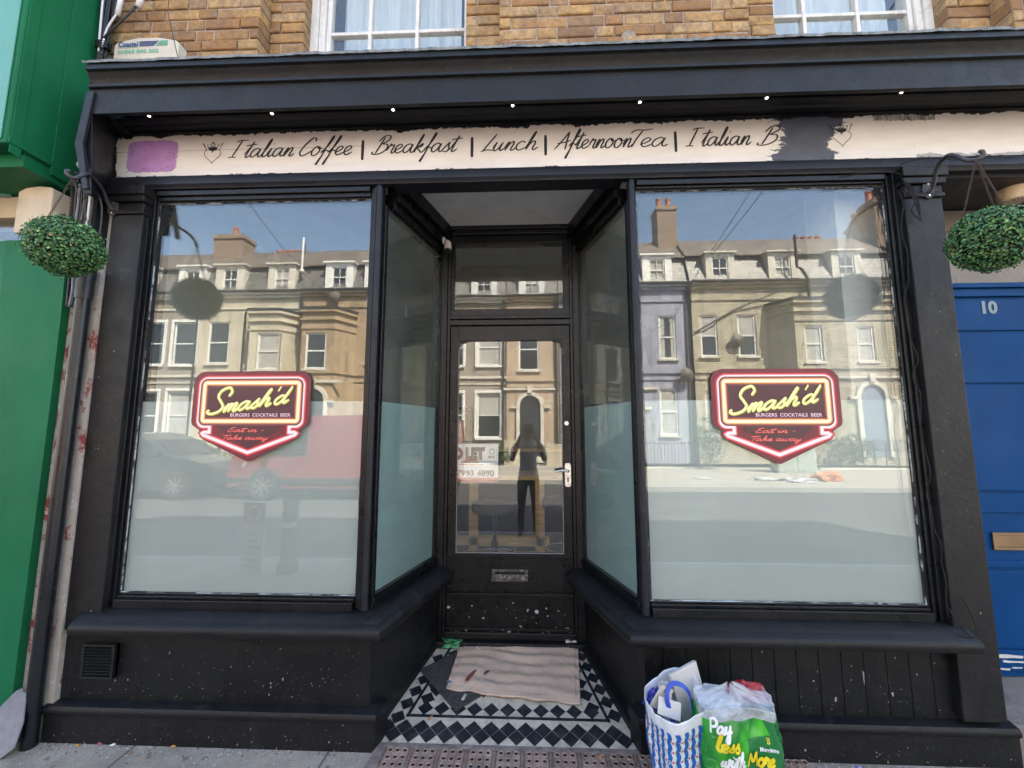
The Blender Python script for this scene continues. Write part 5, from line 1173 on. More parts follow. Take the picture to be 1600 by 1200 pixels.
def grn_mat():
    t = NT('green_carrier_film'); n = t.noise(3.5, 3, stretch=(1, 1, .5)); a = t.ramp(n, [(.42, 0.), (.5, 1.)])
    c = t.mix(a, (.012, .26, .035), (.05, .52, .03)); xg = t.xyz(); sel = t.math('MULTIPLY', t.math('GREATER_THAN', xg[0], -.002), t.math('LESS_THAN', xg[2], .29)); sel = t.math('MAXIMUM', sel, t.math('GREATER_THAN', t.math('ADD', xg[0], t.math('MULTIPLY', xg[2], .5)), .235)); c = t.mix(sel, c, (.008, .20, .045)); c = t.mix(t.ramp(t.noise(14, 6, .7, dist=1.2), [(.60, 0.), (.72, .8)]), c, (.25, .62, .28))
    t.col(c); t.rough(.22); t.bump(t.noise(12, 6, .65, dist=1.0), .55, .012); t.p.inputs['Coat Weight'].default_value = .5; t.p.inputs['Coat Roughness'].default_value = .1
    tl = t.n.new('ShaderNodeBsdfTranslucent'); t.link(c, tl.inputs[0]); mx = t.n.new('ShaderNodeMixShader'); mx.inputs[0].default_value = .12; t.link(t.p.outputs[0], mx.inputs[1]); t.link(tl.outputs[0], mx.inputs[2]); t.link(mx.outputs[0], t.out.inputs[0]); return t.m
GRB = grn_mat()
def film_mat(name, c):
    t = NT(name); t.col(c); t.rough(.2); t.bump(t.noise(14, 6, .65, dist=1.5), .6, .012)
    tr = t.n.new('ShaderNodeBsdfTransparent'); mx = t.n.new('ShaderNodeMixShader'); t.link(t.ramp(t.noise(10, 5, dist=1), [(.35, .3), (.7, .7)]), mx.inputs[0]); t.link(t.p.outputs[0], mx.inputs[2]); t.link(tr.outputs[0], mx.inputs[1]); t.link(mx.outputs[0], t.out.inputs[0]); return t.m
FILM = film_mat('clear_film', (.72, .75, .78))
def S2(u, v, off=0.):
    a = u * 2 * math.pi; n = 3.0; c, s = math.cos(a), math.sin(a); r = (abs(c) ** n + abs(s) ** n) ** (-1 / n)
    w_ = .25 + .06 * math.sin(min(1, v) * math.pi * .8); d = .14 + .05 * math.sin(v * math.pi * .85)
    x = c * r * (w_ / 2 + off); y = s * r * (d / 2 + off)
    h = .375 + .012 * math.sin(a * 3) + .03 * math.exp(-((c * r - .05) / .25) ** 2) * (1 if v > .8 else 0) * 0
    cr = .014 * noise.noise(Vector((c * 2 + 7, s * 2, v * 2))) + .007 * noise.noise(Vector((c * 5 + v * 3, s * 5, v * 5 + 3))) + .006 * (1 - abs(noise.noise(Vector((c * 4 - v * 6, s * 3, v * 1.5)))) * 2)
    return Vector((x + cr * c, y + cr * s * 1.2, v * h + .006 * noise.noise(Vector((c * 4, s * 4, 9))) * v))
m = MB(); m.grid(lambda u, v: S2(u, v * .9), 110, 60); m.grid(lambda u, v: S2(u, 0) * (1 - v), 110, 2)
m.build('bag_body', GRB, b2, smooth='all', normals=False)
m = MB()       # clear gathered top with a twisted peak
def top(u, v):
    p = S2(u, 1.); a = u * 2 * math.pi; k = 1 - v * v * .92; peak = Vector((-.012, .0, 0))
    fold = .012 * v * math.sin(a * 9 + 2 * v) * k
    q = Vector((peak.x + (p.x - peak.x) * (k + fold * 3), p.y * (k + fold * 2), p.z + .004 * math.sin(v * 2) + .04 * v ** 3 - .012 * math.sin(v * 3.1) + .006 * noise.noise(Vector((a, v * 5, 2)))))
    return q
m.grid(top, 110, 22); m.grid(lambda u, v: S2(u, .9 + .1 * v), 110, 6); m.build('clear_top', FILM, b2, smooth='all', normals=False)
m = MB(); YE = flat('bag_yellow_print', (.85, .68, .03)); WT = flat('bag_white_print', (.85, .87, .86))
def on_bag(pts_mb, x_c):     # wrap flat lettering (XZ) onto the front of the bag
    for i, v in enumerate(pts_mb.v):
        x, y, z = v; best = None
        vv = max(0, min(1, z / .375)); w_ = .25 + .06 * math.sin(vv * math.pi * .8)
        c = max(-.99, min(.99, x / (w_ / 2))); 
        # invert superellipse: find u on the front side
        lo, hi = .5, 1.
        for _ in range(18):
            mid = (lo + hi) / 2
            if S2(mid, vv).x < x: lo = mid
            else: hi = mid
        p = S2((lo + hi) / 2, vv, .003 + (-y) * 1.0); pts_mb.v[i] = (x, p.y - .0012, p.z)
for txt, x0, x1, z, xh_, mi, wd in (('Pay', -.128, -.06, .300, .026, 1, .0088), ('less', -.112, -.036, .242, .026, 0, .0088), ('with', -.10, -.015, .185, .026, 1, .0088), ('More', -.005, .098, .188, .028, 0, .0095)):
    q = MB(); lettering(q, txt, x0, x1, z, xh_, wd, -.0001, slant=.05, mi=mi, rise=.02); on_bag(q, 0); o_ = len(m.v); m.v += q.v
    for f, mi_ in zip(q.f, q.mi): m.face([o_ + i for i in f], mi_)
q = MB(); text_mesh(q, 'Morrisons', .042, .240, .02, 0, 0, width=.072, bold=.0006); on_bag(q, 0); o_ = len(m.v); m.v += q.v
for f in q.f: m.face([o_ + i for i in f], 1)
q = MB()
for k in range(3):
    for s in (-1, 1): q.prism([(.078 + s * .001, .262 + k * .007), (.078 + s * .007, .268 + k * .007), (.078 + s * .002, .270 + k * .007)], -.0002, 0)
on_bag(q, 0); o_ = len(m.v); m.v += q.v
for f in q.f: m.face([o_ + i for i in f], 0)
m.build('print', [YE, WT], b2, normals=False)
crumple('red_netting_bag', (.89, -.20, .465), (.07, .04, .045), simple('red_film', (.32, .02, .03), .35, .3, 10, .5, 30, .01), 'scrunched red plastic showing in the top of the green supermarket bag', 'plastic bag', 21)
crumple('white_rubbish', (.76, -.22, .44), (.07, .05, .04), simple('white_rubbish', (.62, .63, .66), .5, .25, 12, .4, 30, .01), 'pale rubbish bulging in the left top of the green supermarket bag', 'rubbish', 25)
# ---------------------------------------------------------------- inside the shop, seen through the door
PINE = simple('pine_timber', (.80, .46, .18), .5, .22, 3, .2, 40, .004, stretch=(2, 2, 14))
tb = empty('bar_table', 'pine framed high bar table inside the shop behind the door', 'table', (-.14, 1.85, .28))
m = MB(); m.box((-.75, -.25, .84), (.75, .25, .88)); m.build('table_top', PINE, tb, bevel=.004)
for x in (-.34, .24):
    m = MB(); m.box((x - .04, -.24, .12), (x + .04, -.16, .84)); m.build('leg', PINE, tb, bevel=.004)
m = MB(); m.box((-.75, -.24, .28), (.32, -.18, .36)); m.build('rail', PINE, tb, bevel=.004)
m = MB(); m.box((-.75, -.26, .0), (.38, .2, .12)); m.build('foot_plinth', PINE, tb, bevel=.004)
def stool(x, y, label):
    r = empty('bar_stool', label, 'stool', (x, y, .28), 'chrome bar stools inside the shop')
    m = MB(); m.lathe([(.02, .02), (.03, .05), (.03, .4), (.018, .41), (.018, .62)], (0, 0, 0), 16); m.build('pole', CHROME, r, smooth=True)
    m = MB(); m.lathe([(.2, 0), (.2, .01), (.05, .03), (.03, .05)], (0, 0, 0), 28); m.build('base', CHROME, r, smooth=True)
    m = MB(); m.tube([(.15 * math.cos(R(a)), .15 * math.sin(R(a)), .30) for a in range(0, 361, 15)], .011, 8, caps=False); m.tube([(0, -.15, .3), (0, .15, .3)], .008, 6); m.build('footrest', CHROME, r, smooth='all')
    m = MB(); m.lathe([(.10, .62), (.18, .63), (.19, .66), (.18, .70), (.0005, .705)], (0, 0, 0), 28); m.build('seat', simple('dark_seat', (.10, .095, .09), .4), r, smooth=True)
stool(-.27, 1.32, 'chrome bar stool seen low through the left half of the door glass'); stool(.30, 1.5, 'second chrome bar stool further back behind the right edge of the door glass')
tl_ = empty('to_let_board', 'white to let board with black and red print inside the door glass', 'sign', (-.40, .712, 1.20), rz=0)
m = MB(); m.box((-.24, 0, .01), (.20, .008, .262)); m.build('board', flat('board_white', (.92, .92, .92)), tl_)
m = MB(); text_mesh(m, 'TO LET', -.155, .165, .098, -.001, 0, width=.265, bold=.009); text_mesh(m, '3 7993 4890', -.12, .052, .052, -.001, 0, width=.295, bold=.0018); text_mesh(m, 'RCS', .135, .168, .022, -.001, 0, bold=.001)
loop_ribbon(m, [(.158 + .017 * math.cos(R(a)), .212 + .017 * math.sin(R(a))) for a in range(0, 360, 24)], .004, -.001, 0)
m.build('print', flat('board_black', (.05, .03, .05)), tl_, normals=False)
m = MB(); m.box((-.24, -.0015, .012), (.20, 0, .040)); 
for z, a, b in ((.150, -.03, .06), (.138, -.05, .02), (.138, .025, .07), (.124, -.06, .0), (.124, .01, .10)): m.box((a, -.0015, z), (b, 0, z + .006))
m.build('red_print', flat('board_red', (.7, .12, .10)), tl_)
for (x, z, w_, h_, lab) in ((-1.2, 1.65, .5, .6, 'black framed picture on the back wall inside the shop, left of the door'), (.9, 1.75, .7, .5, 'wide black framed picture on the back wall inside the shop, right of the door')):
    r = empty('framed_picture', lab, 'picture', (x, 4.97, z))
    m = MB(); m.box((-w_ / 2, -.03, -h_ / 2), (w_ / 2, .01, h_ / 2)); m.build('frame', WIRE, r, bevel=.003); m = MB(); m.box((-w_ / 2 + .04, -.034, -h_ / 2 + .04), (w_ / 2 - .04, -.031, h_ / 2 - .04)); m.build('print', CREAM, r)
ct = empty('shop_counter', 'dark serving counter at the back of the shop', 'counter', (-.1, 3.6, .28))
m = MB(); m.box((-1.5, -.3, 0), (1.2, .3, 1.0)); m.build('counter_body', simple('charcoal_board', (.04, .04, .045), .5), ct, bevel=.005); m = MB(); m.box((-1.55, -.35, 1.002), (1.25, .35, 1.04)); m.build('counter_top', PINE, ct, bevel=.005)

# ---------------------------------------------------------------- terrace across the road (seen in the glass)
WFR = simple('window_frame_white', (.78, .77, .74), .5, .05, 3, 0); WGL = simple('far_window_glass', (.03, .035, .04), .06, .3, .6, 0, spec=.8)
CUR = simple('far_curtain', (.42, .41, .38), .9, .25, 4, 0, stretch=(6, 6, .3)); DKD = simple('far_dark_door', (.03, .035, .045), .35); SLATE = None
def slate_mat(name, a, b):
    t = NT(name); x, y, z = t.xyz(); cx = t.n.new('ShaderNodeCombineXYZ'); t.link(t.math('ADD', x, t.math('MULTIPLY', y, .3)), cx.inputs[0]); t.link(z, cx.inputs[1])
    br = t.n.new('ShaderNodeTexBrick'); t.link(cx.outputs[0], br.inputs['Vector']); br.inputs['Scale'].default_value = 1; br.inputs['Brick Width'].default_value = .3; br.inputs['Row Height'].default_value = .2; br.inputs['Mortar Size'].default_value = .012
    br.inputs['Color1'].default_value = (*a, 1); br.inputs['Color2'].default_value = (*b, 1); br.inputs['Mortar'].default_value = (*[v * .35 for v in a], 1)
    c = t.mix(t.ramp(t.noise(1.2, 7, .7), [(.45, 0.), (.75, .5)]), br.outputs['Color'], tuple(v * 1.5 for v in b)); t.col(c); t.rough(.5); t.bump(t.math('SUBTRACT', 1., br.outputs['Fac']), .6, .02); return t.m
SL1 = slate_mat('grey_slate', (.11, .105, .10), (.17, .16, .15)); SL2 = slate_mat('pale_slate', (.15, .145, .14), (.26, .245, .23)); TILE = slate_mat('brown_roof', (.13, .11, .095), (.18, .145, .12))
POT = simple('terracotta', (.42, .15, .09), .8, .2, 6, .2); GUT = simple('black_gutter', (.03, .03, .032), .5); STO = simple('render_trim_cream', (.64, .60, .52), .8, .12, 2, .2, dirt_or_haze=(.35, .31, .26), dirt_amt=.5)
BRCH = brick_mat('chimney_brick', (.28, .19, .14), (.22, .14, .10), (.4, .36, .3))
WALLS = {
 'taupe': simple('taupe_render', (.34, .29, .24), .9, .1, .8, .4, 8, .02, dirt_or_haze=(.24, .2, .17), dirt_amt=.6),
 'cream': simple('cream_render', (.58, .52, .41), .9, .08, .8, .3, 8, .02, dirt_or_haze=(.5, .42, .3), dirt_amt=.6),
 'tan': simple('tan_render', (.42, .31, .20), .9, .1, .9, .4, 8, .02, dirt_or_haze=(.3, .21, .13), dirt_amt=.6),
 'peach': simple('peach_render', (.50, .39, .29), .9, .1, .9, .6, 8, .03, dirt_or_haze=(.45, .33, .22), dirt_amt=.6),
 'lilac': simple('lilac_grey_render', (.36, .37, .45), .9, .08, .8, .3, 8, .02, dirt_or_haze=(.27, .28, .33), dirt_amt=.6),
 'brick': brick_mat('cream_painted_brick', (.62, .56, .43), (.48, .43, .32), (.20, .18, .14), scale=1.5),
 'grey': simple('grey_render', (.42, .42, .42), .9, .1, .8, .3, 8, .02)}
YK = .02; Y0 = -16.5
def wall_cells(mb, x0, x1, z0, z1, y, ops, dep=.14, mi=0):
    """front wall facing +Y with real openings and reveals"""
    xs = sorted({x0, x1, *[o[0] for o in ops], *[o[1] for o in ops]}); zs = sorted({z0, z1, *[o[2] for o in ops], *[o[3] for o in ops]})
    for i in range(len(xs) - 1):
        for j in range(len(zs) - 1):
            cx, cz = (xs[i] + xs[i + 1]) / 2, (zs[j] + zs[j + 1]) / 2
            if any(o[0] < cx < o[1] and o[2] < cz < o[3] for o in ops): continue
            mb.add([(xs[i], y, zs[j]), (xs[i + 1], y, zs[j]), (xs[i + 1], y, zs[j + 1]), (xs[i], y, zs[j + 1])], [(1, 0, 3, 2)], mi)
    for a, b, c, d in ops:
        mb.add([(a, y, c), (b, y, c), (b, y, d), (a, y, d), (a, y - dep, c), (b, y - dep, c), (b, y - dep, d), (a, y - dep, d)], [(0, 1, 5, 4), (1, 2, 6, 5), (2, 3, 7, 6), (3, 0, 4, 7)], mi)
for k_ in ('taupe', 'cream', 'tan', 'peach', 'lilac', 'grey', 'brick'):
    n_ = WALLS[k_].node_tree; p_ = n_.nodes['Principled BSDF']; src = p_.inputs['Base Color'].links[0].from_socket
    tc = n_.nodes.new('ShaderNodeTexCoord'); mp = n_.nodes.new('ShaderNodeMapping'); mp.inputs['Scale'].default_value = (2.2, 2.2, .25); n_.links.new(tc.outputs['Object'], mp.inputs[0])
    nz = n_.nodes.new('ShaderNodeTexNoise'); nz.inputs['Scale'].default_value = 1.4; nz.inputs['Detail'].default_value = 9; nz.inputs['Roughness'].default_value = .7; n_.links.new(mp.outputs[0], nz.inputs['Vector'])
    rp_ = n_.nodes.new('ShaderNodeValToRGB'); rp_.color_ramp.elements[0].position = .46; rp_.color_ramp.elements[0].color = (1, 1, 1, 1); rp_.color_ramp.elements[1].position = .74; rp_.color_ramp.elements[1].color = (.42, .40, .37, 1); n_.links.new(nz.outputs['Fac'], rp_.inputs[0])
    mx_ = n_.nodes.new('ShaderNodeMix'); mx_.data_type = 'RGBA'; mx_.blend_type = 'MULTIPLY'; mx_.inputs[0].default_value = .95; n_.links.new(src, mx_.inputs[6]); n_.links.new(rp_.outputs[0], mx_.inputs[7]); n_.links.new(mx_.outputs[2], p_.inputs['Base Color'])
RW = random.Random(17)
def window(root, a, b, c, d, y, trim=None, cur=None, bars=1):
    f = MB(); fw = .075; yy = y - .12
    f.box((a, yy, c), (a + fw, yy + .07, d)); f.box((b - fw, yy, c), (b, yy + .07, d)); f.box((a + fw, yy, d - fw), (b - fw, yy + .07, d)); f.box((a + fw, yy, c), (b - fw, yy + .07, c + fw)); mz = (c + d) / 2
    f.box((a + fw, yy + .005, mz - .03), (b - fw, yy + .075, mz + .03))
    if bars == 2:
        xm = (a + b) / 2; f.box((xm - .015, yy + .01, c + fw), (xm + .015, yy + .06, mz - .03)); f.box((xm - .015, yy + .01, mz + .03), (xm + .015, yy + .06, d - fw))
    w_ = f.build('window', WFR, root)
    g = MB(); g.box((a + fw, yy + .02, c + fw), (b - fw, yy + .03, mz - .03)); g.box((a + fw, yy + .02, mz + .03), (b - fw, yy + .03, d - fw)); g.build('pane', WGL if RW.random() < .75 else CUR, w_)
    k = RW.random() if cur is None else cur
    if k < .5:
        q = MB(); 
        if k < .25: q.box((a + fw, yy + .032, c + fw + .02), (a + fw + (b - a) * .25, yy + .036, d - fw - .02)); q.box((b - fw - (b - a) * .2, yy + .032, c + fw + .02), (b - fw, yy + .036, d - fw - .02))
        else: q.box((a + fw, yy + .032, mz + .05), (b - fw, yy + .036, d - fw - .01))
        q.build('curtain', CUR, w_)
    s = MB(); s.box((a - .08, y - .13, c - .09), (b + .08, y + .1, c)); 
    if trim: 
        s.box((a - .12, y + .002, c), (a, y + .05, d)); s.box((b, y + .002, c), (b + .12, y + .05, d)); s.box((a - .12, y + .002, d), (b + .12, y + .06, d + .13))
    s.build('sill' if not trim else 'window_surround', trim or STO, w_)
def archdoor(root, cx, z0, zs, wd, y, trim, mat=DKD):
    m = MB(); m.box((cx - wd / 2, y - .12, z0), (cx + wd / 2, y - .08, zs)); m.prism([(cx + wd / 2 * math.cos(R(a)), zs + wd / 2 * math.sin(R(a))) for a in range(0, 181, 15)], y + .004, y + .012); m.box((cx - wd / 2, y + .004, z0), (cx + wd / 2, y + .010, zs)); d = m.build('door', mat, root)
    m = MB(); r0, r1 = wd / 2, wd / 2 + .17
    for k in range(12):
        a0, a1 = R(k * 15), R(k * 15 + 15); P_ = [(cx + r * math.cos(a), zs + r * math.sin(a)) for r, a in ((r0, a0), (r1, a0), (r1, a1), (r0, a1))]; m.prism(P_, y + .012, y + .10)
    m.box((cx - r1, y + .012, z0), (cx - r0, y + .09, zs)); m.box((cx + r0, y + .012, z0), (cx + r1, y + .09, zs)); m.box((cx - r1 - .3, y + .012, zs - .12), (cx - r1, y + .12, zs)); m.box((cx + r1, y + .012, zs - .12), (cx + r1 + .3, y + .12, zs))
    m.prism([(cx - .1, zs + r1 - .05), (cx + .1, zs + r1 - .05), (cx + .14, zs + r1 + .28), (cx - .14, zs + r1 + .28)], y + .10, y + .17); m.box((cx - 1.3, y + .012, zs + r1 + .1), (cx - .14, y + .10, zs + r1 + .2)); m.box((cx + .14, y + .012, zs + r1 + .1), (cx + 1.3, y + .10, zs + r1 + .2))
    m.build('door_arch', trim, root)
EZ, MZ, RZ = 8.2, 9.66, 10.3
def house(x0, x1, wall, label, wins=(), bay=None, dormers=(), chims=(), doors=(), trim=None, roof=TILE, mans=SL1, dm='white', extra=None, bandz=(4.1,), name='terraced_house'):
    xc = (x0 + x1) / 2; yb = Y0 + YK * xc
    root = empty(name, label, 'house', (xc, yb, .12), 'terraced houses across the road'); off = Vector((xc, 0, .12)); O = len(bpy.data.objects)
    # everything below is in coordinates relative to (xc, yb, .12)
    X = lambda v: v - xc; Zz = lambda v: v - .12
    a, b = X(x0), X(x1)
    ops = [(X(p), X(q), Zz(c), Zz(d)) for p, q, c, d in wins]
    bx = None
    m = MB(); wall_cells(m, a + .003, b - .003, 0, Zz(EZ), 0, ops)
    m.box((a + .004, -8, 0), (a + .2, -.15, Zz(EZ))); m.box((b - .2, -8, 0), (b - .004, -.15, Zz(EZ))); m.box((a + .2, -8, 0), (b - .2, -7.8, Zz(EZ))); m.box((a + .2, -7.8, 0), (b - .2, -.3, .02))
    m.build('wall', WALLS[wall], root, normals=False)
    inn = MB(); inn.box((a + .21, -.16, .03), (b - .21, -.15, Zz(EZ) - .05)); inn.build('dark_backing', DARKIN, root)
    for o in ops: window(root, *o, 0, trim)
    m = MB()
    for z, h, pr in [(EZ - .12, .12, .22), (EZ - .26, .14, .12), (EZ - .8, .08, .06)] + [(q, .12, .08) for q in bandz] + [(q - .3, .06, .05) for q in bandz]: m.box((a + .003, .002, Zz(z)), (b - .003, pr, Zz(z + h)))
    m.build('cornice', WALLS[wall] if wall in ('brick', 'lilac', 'peach', 'tan') else STO, root)
    m = MB(); m.box((a, .1, Zz(EZ) + .001), (b, .30, Zz(EZ) + .09)); m.build('gutter', GUT, root)
    m = MB(); m.hexa([(a, .05, Zz(EZ)), (b, .05, Zz(EZ)), (b, -.35, Zz(EZ)), (a, -.35, Zz(EZ)), (a, -.50, Zz(MZ)), (b, -.50, Zz(MZ)), (b, -.9, Zz(MZ)), (a, -.9, Zz(MZ))]); m.build('mansard', mans, root)
    m = MB(); m.hexa([(a, -.36, Zz(MZ) + .02), (b, -.36, Zz(MZ) + .02), (b, -7.9, Zz(MZ) + .02), (a, -7.9, Zz(MZ) + .02), (a, -1.6, Zz(11.0)), (b, -1.6, Zz(11.0)), (b, -1.75, Zz(11.0)), (a, -1.75, Zz(11.0))]); m.box((a, -.38, Zz(MZ) - .02), (b, -.28, Zz(MZ) + .05)); m.box((a + .01, -7.9, Zz(EZ)), (b - .01, -.9, Zz(MZ))); rf = m.build('roof', roof, root)
    for (dx, w_) in dormers:
        c = X(dx); hw = w_ / 2; z0, z1 = Zz(EZ) + .12, Zz(MZ) - .03; iw = .36
        m = MB(); 
        for s in (-1, 1):
            m.hexa([(c + s * hw, .0, z0), (c + s * iw, .0, z0), (c + s * iw, -.2, z0), (c + s * hw, -.2, z0), (c + s * hw, -.02, z1), (c + s * iw, -.02, z1), (c + s * iw, -.2, z1), (c + s * hw, -.2, z1)])
            m.prism([(-.2, z0), (-.2, z1), (-.9, z1), (-.32, z0)], c + s * hw, c + s * (hw - .08), axis='x')
        m.box((c - iw, -.2, z0), (c + iw, -.02, z0 + .1)); m.box((c - iw, -.2, z1 - .18), (c + iw, -.02, z1)); m.box((c - hw - .1, -.8, z1 + .001), (c + hw + .1, .1, z1 + .08))
        d = m.build('dormer', WFR if dm == 'white' else STO, root)
        f = MB(); za, zb_ = z0 + .1, z1 - .18
        f.box((c - iw, -.14, za), (c - iw + .06, -.06, zb_)); f.box((c + iw - .06, -.14, za), (c + iw, -.06, zb_)); f.box((c - iw + .06, -.14, zb_ - .06), (c + iw - .06, -.06, zb_)); f.box((c - iw + .06, -.14, za), (c + iw - .06, -.06, za + .06)); f.box((c - iw + .06, -.135, (za + zb_) / 2 - .025), (c + iw - .06, -.055, (za + zb_) / 2 + .025)); f.box((c - .012, -.13, za + .06), (c + .012, -.065, (za + zb_) / 2 - .025)); f.box((c - .012, -.13, (za + zb_) / 2 + .025), (c + .012, -.065, zb_ - .06))
        f.build('dormer_window', WFR, d); g = MB(); g.box((c - iw + .03, -.125, za + .02), (c + iw - .03, -.115, zb_ - .02)); g.build('pane', WGL if RW.random() < .6 else CUR, d)
    for (cx, w_, z0, z1, y, pots) in chims:
        m = MB(); c = X(cx); m.box((c - w_ / 2, y - .45, Zz(z0)), (c + w_ / 2, y + .45, Zz(z1))); m.box((c - w_ / 2 - .06, y - .51, Zz(z1) - .25), (c + w_ / 2 + .06, y + .51, Zz(z1) - .1)); m.box((c - w_ / 2 - .08, y - .53, Zz(z0)), (c + w_ / 2 + .08, y + .53, Zz(z0) + .12)); ch = m.build('chimney', BRCH, rf)
        m = MB()
        for k in range(pots):
            px = c - w_ / 2 + (k + .5) * w_ / pots; m.lathe([(.15, 0), (.13, .1), (.115, .45), (.14, .48), (.14, .56), (.11, .56)], (px, y, Zz(z1)), 12)
        o = m.build('chimney_pot', POT, rf, smooth=True)
    if bay:
        bx0, bx1, bmat, bw, zt, dep = bay[:6]
        m = MB(); A, B = X(bx0), X(bx1); cut = .55; bo = [(X(p), X(q), Zz(c), Zz(d)) for p, q, c, d in bw]
        wall_cells(m, A + cut, B - cut, 0, Zz(zt), dep, bo)
        m.add([(A, 0, 0), (A + cut, dep, 0), (A + cut, dep, Zz(zt)), (A, 0, Zz(zt))], [(0, 1, 2, 3)]); m.add([(B - cut, dep, 0), (B, 0, 0), (B, 0, Zz(zt)), (B - cut, dep, Zz(zt))], [(0, 1, 2, 3)])
        P_ = [(B, 0.0), (B - cut, dep), (A + cut, dep), (A, 0.0)]; P_ = P_[::-1]
        mats = [WALLS[bmat], GUT]
        m2 = MB()
        for o_, z0_, z1_, mi in ((.14, zt, zt + .12, 1), (.10, zt - .5, zt - .42, 0), (.05, zt - .9, zt - .84, 0), (.12, zt - .12, zt, 0), (.08, 4.1, 4.22, 0)):
            m2.sweep([(-.02, Zz(z0_)), (-o_, Zz(z0_)), (-o_, Zz(z1_)), (-.02, Zz(z1_))], P_, mi)
        m2.prism([(p[0], p[1]) for p in P_], Zz(zt) + .02, Zz(zt) + .1, axis='z', mi=1)
        by = m.build('bay', mats, root, normals=False); m2.build('bay_cornice', mats, by)
        k = MB(); k.box((A + cut, dep - .16, .03), (B - cut, dep - .15, Zz(zt) - .1)); k.build('dark_backing', DARKIN, by)
        for o in bo: window(root, *o, dep, trim)
    for (dx, z0, zs, wd, ydep, tr, dmt) in doors: archdoor(root, X(dx), Zz(z0), Zz(zs), wd, ydep, tr, dmt)
    m = MB(); m.tube([(b - .15, .12, .0), (b - .15, .12, Zz(EZ))], .05, 8); m.tube([(b - .15, .12, Zz(EZ)), (b - .15, .27, Zz(EZ) + .05)], .05, 8); m.build('downpipe', GUT, root)
    return root, X, Zz
def generic(x0, wd, wall, label, i):
    xs = [x0 + wd * .22, x0 + wd * .5, x0 + wd * .8]
    w_ = [(x - .5, x + .5, 4.8, 6.7) for x in xs[:2]] + [(x - .5, x + .5, 1.3, 3.3) for x in xs[:2]]
    bays = (x0 + wd * .52, x0 + wd * .97, wall, [(x0 + wd * .64, x0 + wd * .64 + .9, 4.5, 6.0), (x0 + wd * .64, x0 + wd * .64 + .9, 1.4, 3.3)], 6.95, 1.) if i % 2 else None
    w2 = [(xs[0] - .5, xs[0] + .5, 4.8, 6.7), (xs[0] - .5, xs[0] + .5, 1.3, 3.3)] if bays else w_
    house(x0, x0 + wd, wall, label, w2, bays, [(xs[0], 1.3), (xs[2] - .4, 1.3)], [(x0 + .3, .9, 10, 11.9, -2.2, 3)], [] if bays else [(xs[2], .6, 2.7, 1.0, 0, STO, DKD)])
# measured houses, left to right
generic(-38, 6.2, 'brick', 'cream brick terraced house furthest left across the road', 0)
generic(-31.8, 5.8, 'tan', 'tan rendered terraced house with a bay, third from the left end across the road', 1)
generic(-26, 5.6, 'cream', 'cream terraced house just left of the taupe one across the road', 0)
house(-20.4, -15.9, 'taupe', 'taupe rendered terraced house with four white framed windows, left of the cream bay house', [(-18.73, -17.72, 4.72, 6.82), (-17.25, -16.1, 4.7, 6.82), (-18.9, -17.75, 1.1, 3.42), (-17.25, -16.1, 1.1, 3.45)], None, [(-16.6, 1.4), (-19.2, 1.4)], [(-15.7, 1.6, 10.1, 11.85, -1.5, 1)], trim=WFR)
house(-15.9, -10.75, 'cream', 'cream terraced house with a canted bay shared with the tan house and two cream dormers', [(-15.44, -14.39, 4.75, 6.8), (-15.4, -14.4, 1.2, 3.3)], (-13.25, -10.75, 'cream', [(-12.3, -11.25, 4.3, 5.97), (-12.3, -11.25, 1.3, 3.2)], 7.0, 1.0), [(-14.6, 1.45), (-12.0, 1.35)], [(-13.2, 1.7, 10.2, 11.0, -2.6, 5)], dm='cream')
house(-10.75, -6.4, 'tan', 'tan rendered terraced house with a canted bay and a white dormer window', [(-7.6, -6.8, 4.7, 6.6), (-7.7, -6.8, 1.2, 3.3)], (-10.75, -8.15, 'tan', [(-10.0, -9.05, 4.3, 5.95)], 7.02, 1.0), [(-9.1, 1.35), (-7.2, 1.3)], [], [(-9.5, .4, 2.9, 1.0, 1.0, STO, DKD)])
house(-6.4, -1.05, 'taupe', 'dark taupe house across the road, directly left of the narrow peach house', [(-5.9, -4.9, 4.75, 6.6), (-2.5, -1.35, 4.75, 6.6), (-4.1, -3.2, 4.75, 6.6), (-2.5, -1.35, 1.2, 3.4), (-4.1, -3.2, 1.2, 3.4)], None, [(-5.2, 1.3), (-2.2, 1.3)], [(-6.3, .9, 10.1, 11.8, -2, 4)], trim=WFR, mans=SL2)
house(-1.05, 1.55, 'peach', 'narrow peach rendered house with a cream arched doorway directly opposite the shop door', [(-.45, .55, 4.5, 6.6)], None, [(.2, 1.3)], [], [(.1, .3, 2.75, 1.0, 0, STO, DKD)], mans=SL2, bandz=(3.95,))
house(1.55, 7.4, 'lilac', 'lilac grey rendered terraced house with tall brick chimney stack', [(5.96, 6.72, 4.77, 6.76), (5.88, 6.66, 1.35, 3.42), (2.4, 3.3, 4.77, 6.76), (2.4, 3.3, 1.35, 3.42)], None, [(6.0, 1.35), (3.0, 1.35)], [(6.95, .95, 9.9, 12.75, -1.6, 2), (5.3, .9, 10.3, 11.2, -3.6, 3)], [(4.5, .3, 2.6, 1.0, 0, STO, DKD)], mans=SL2)
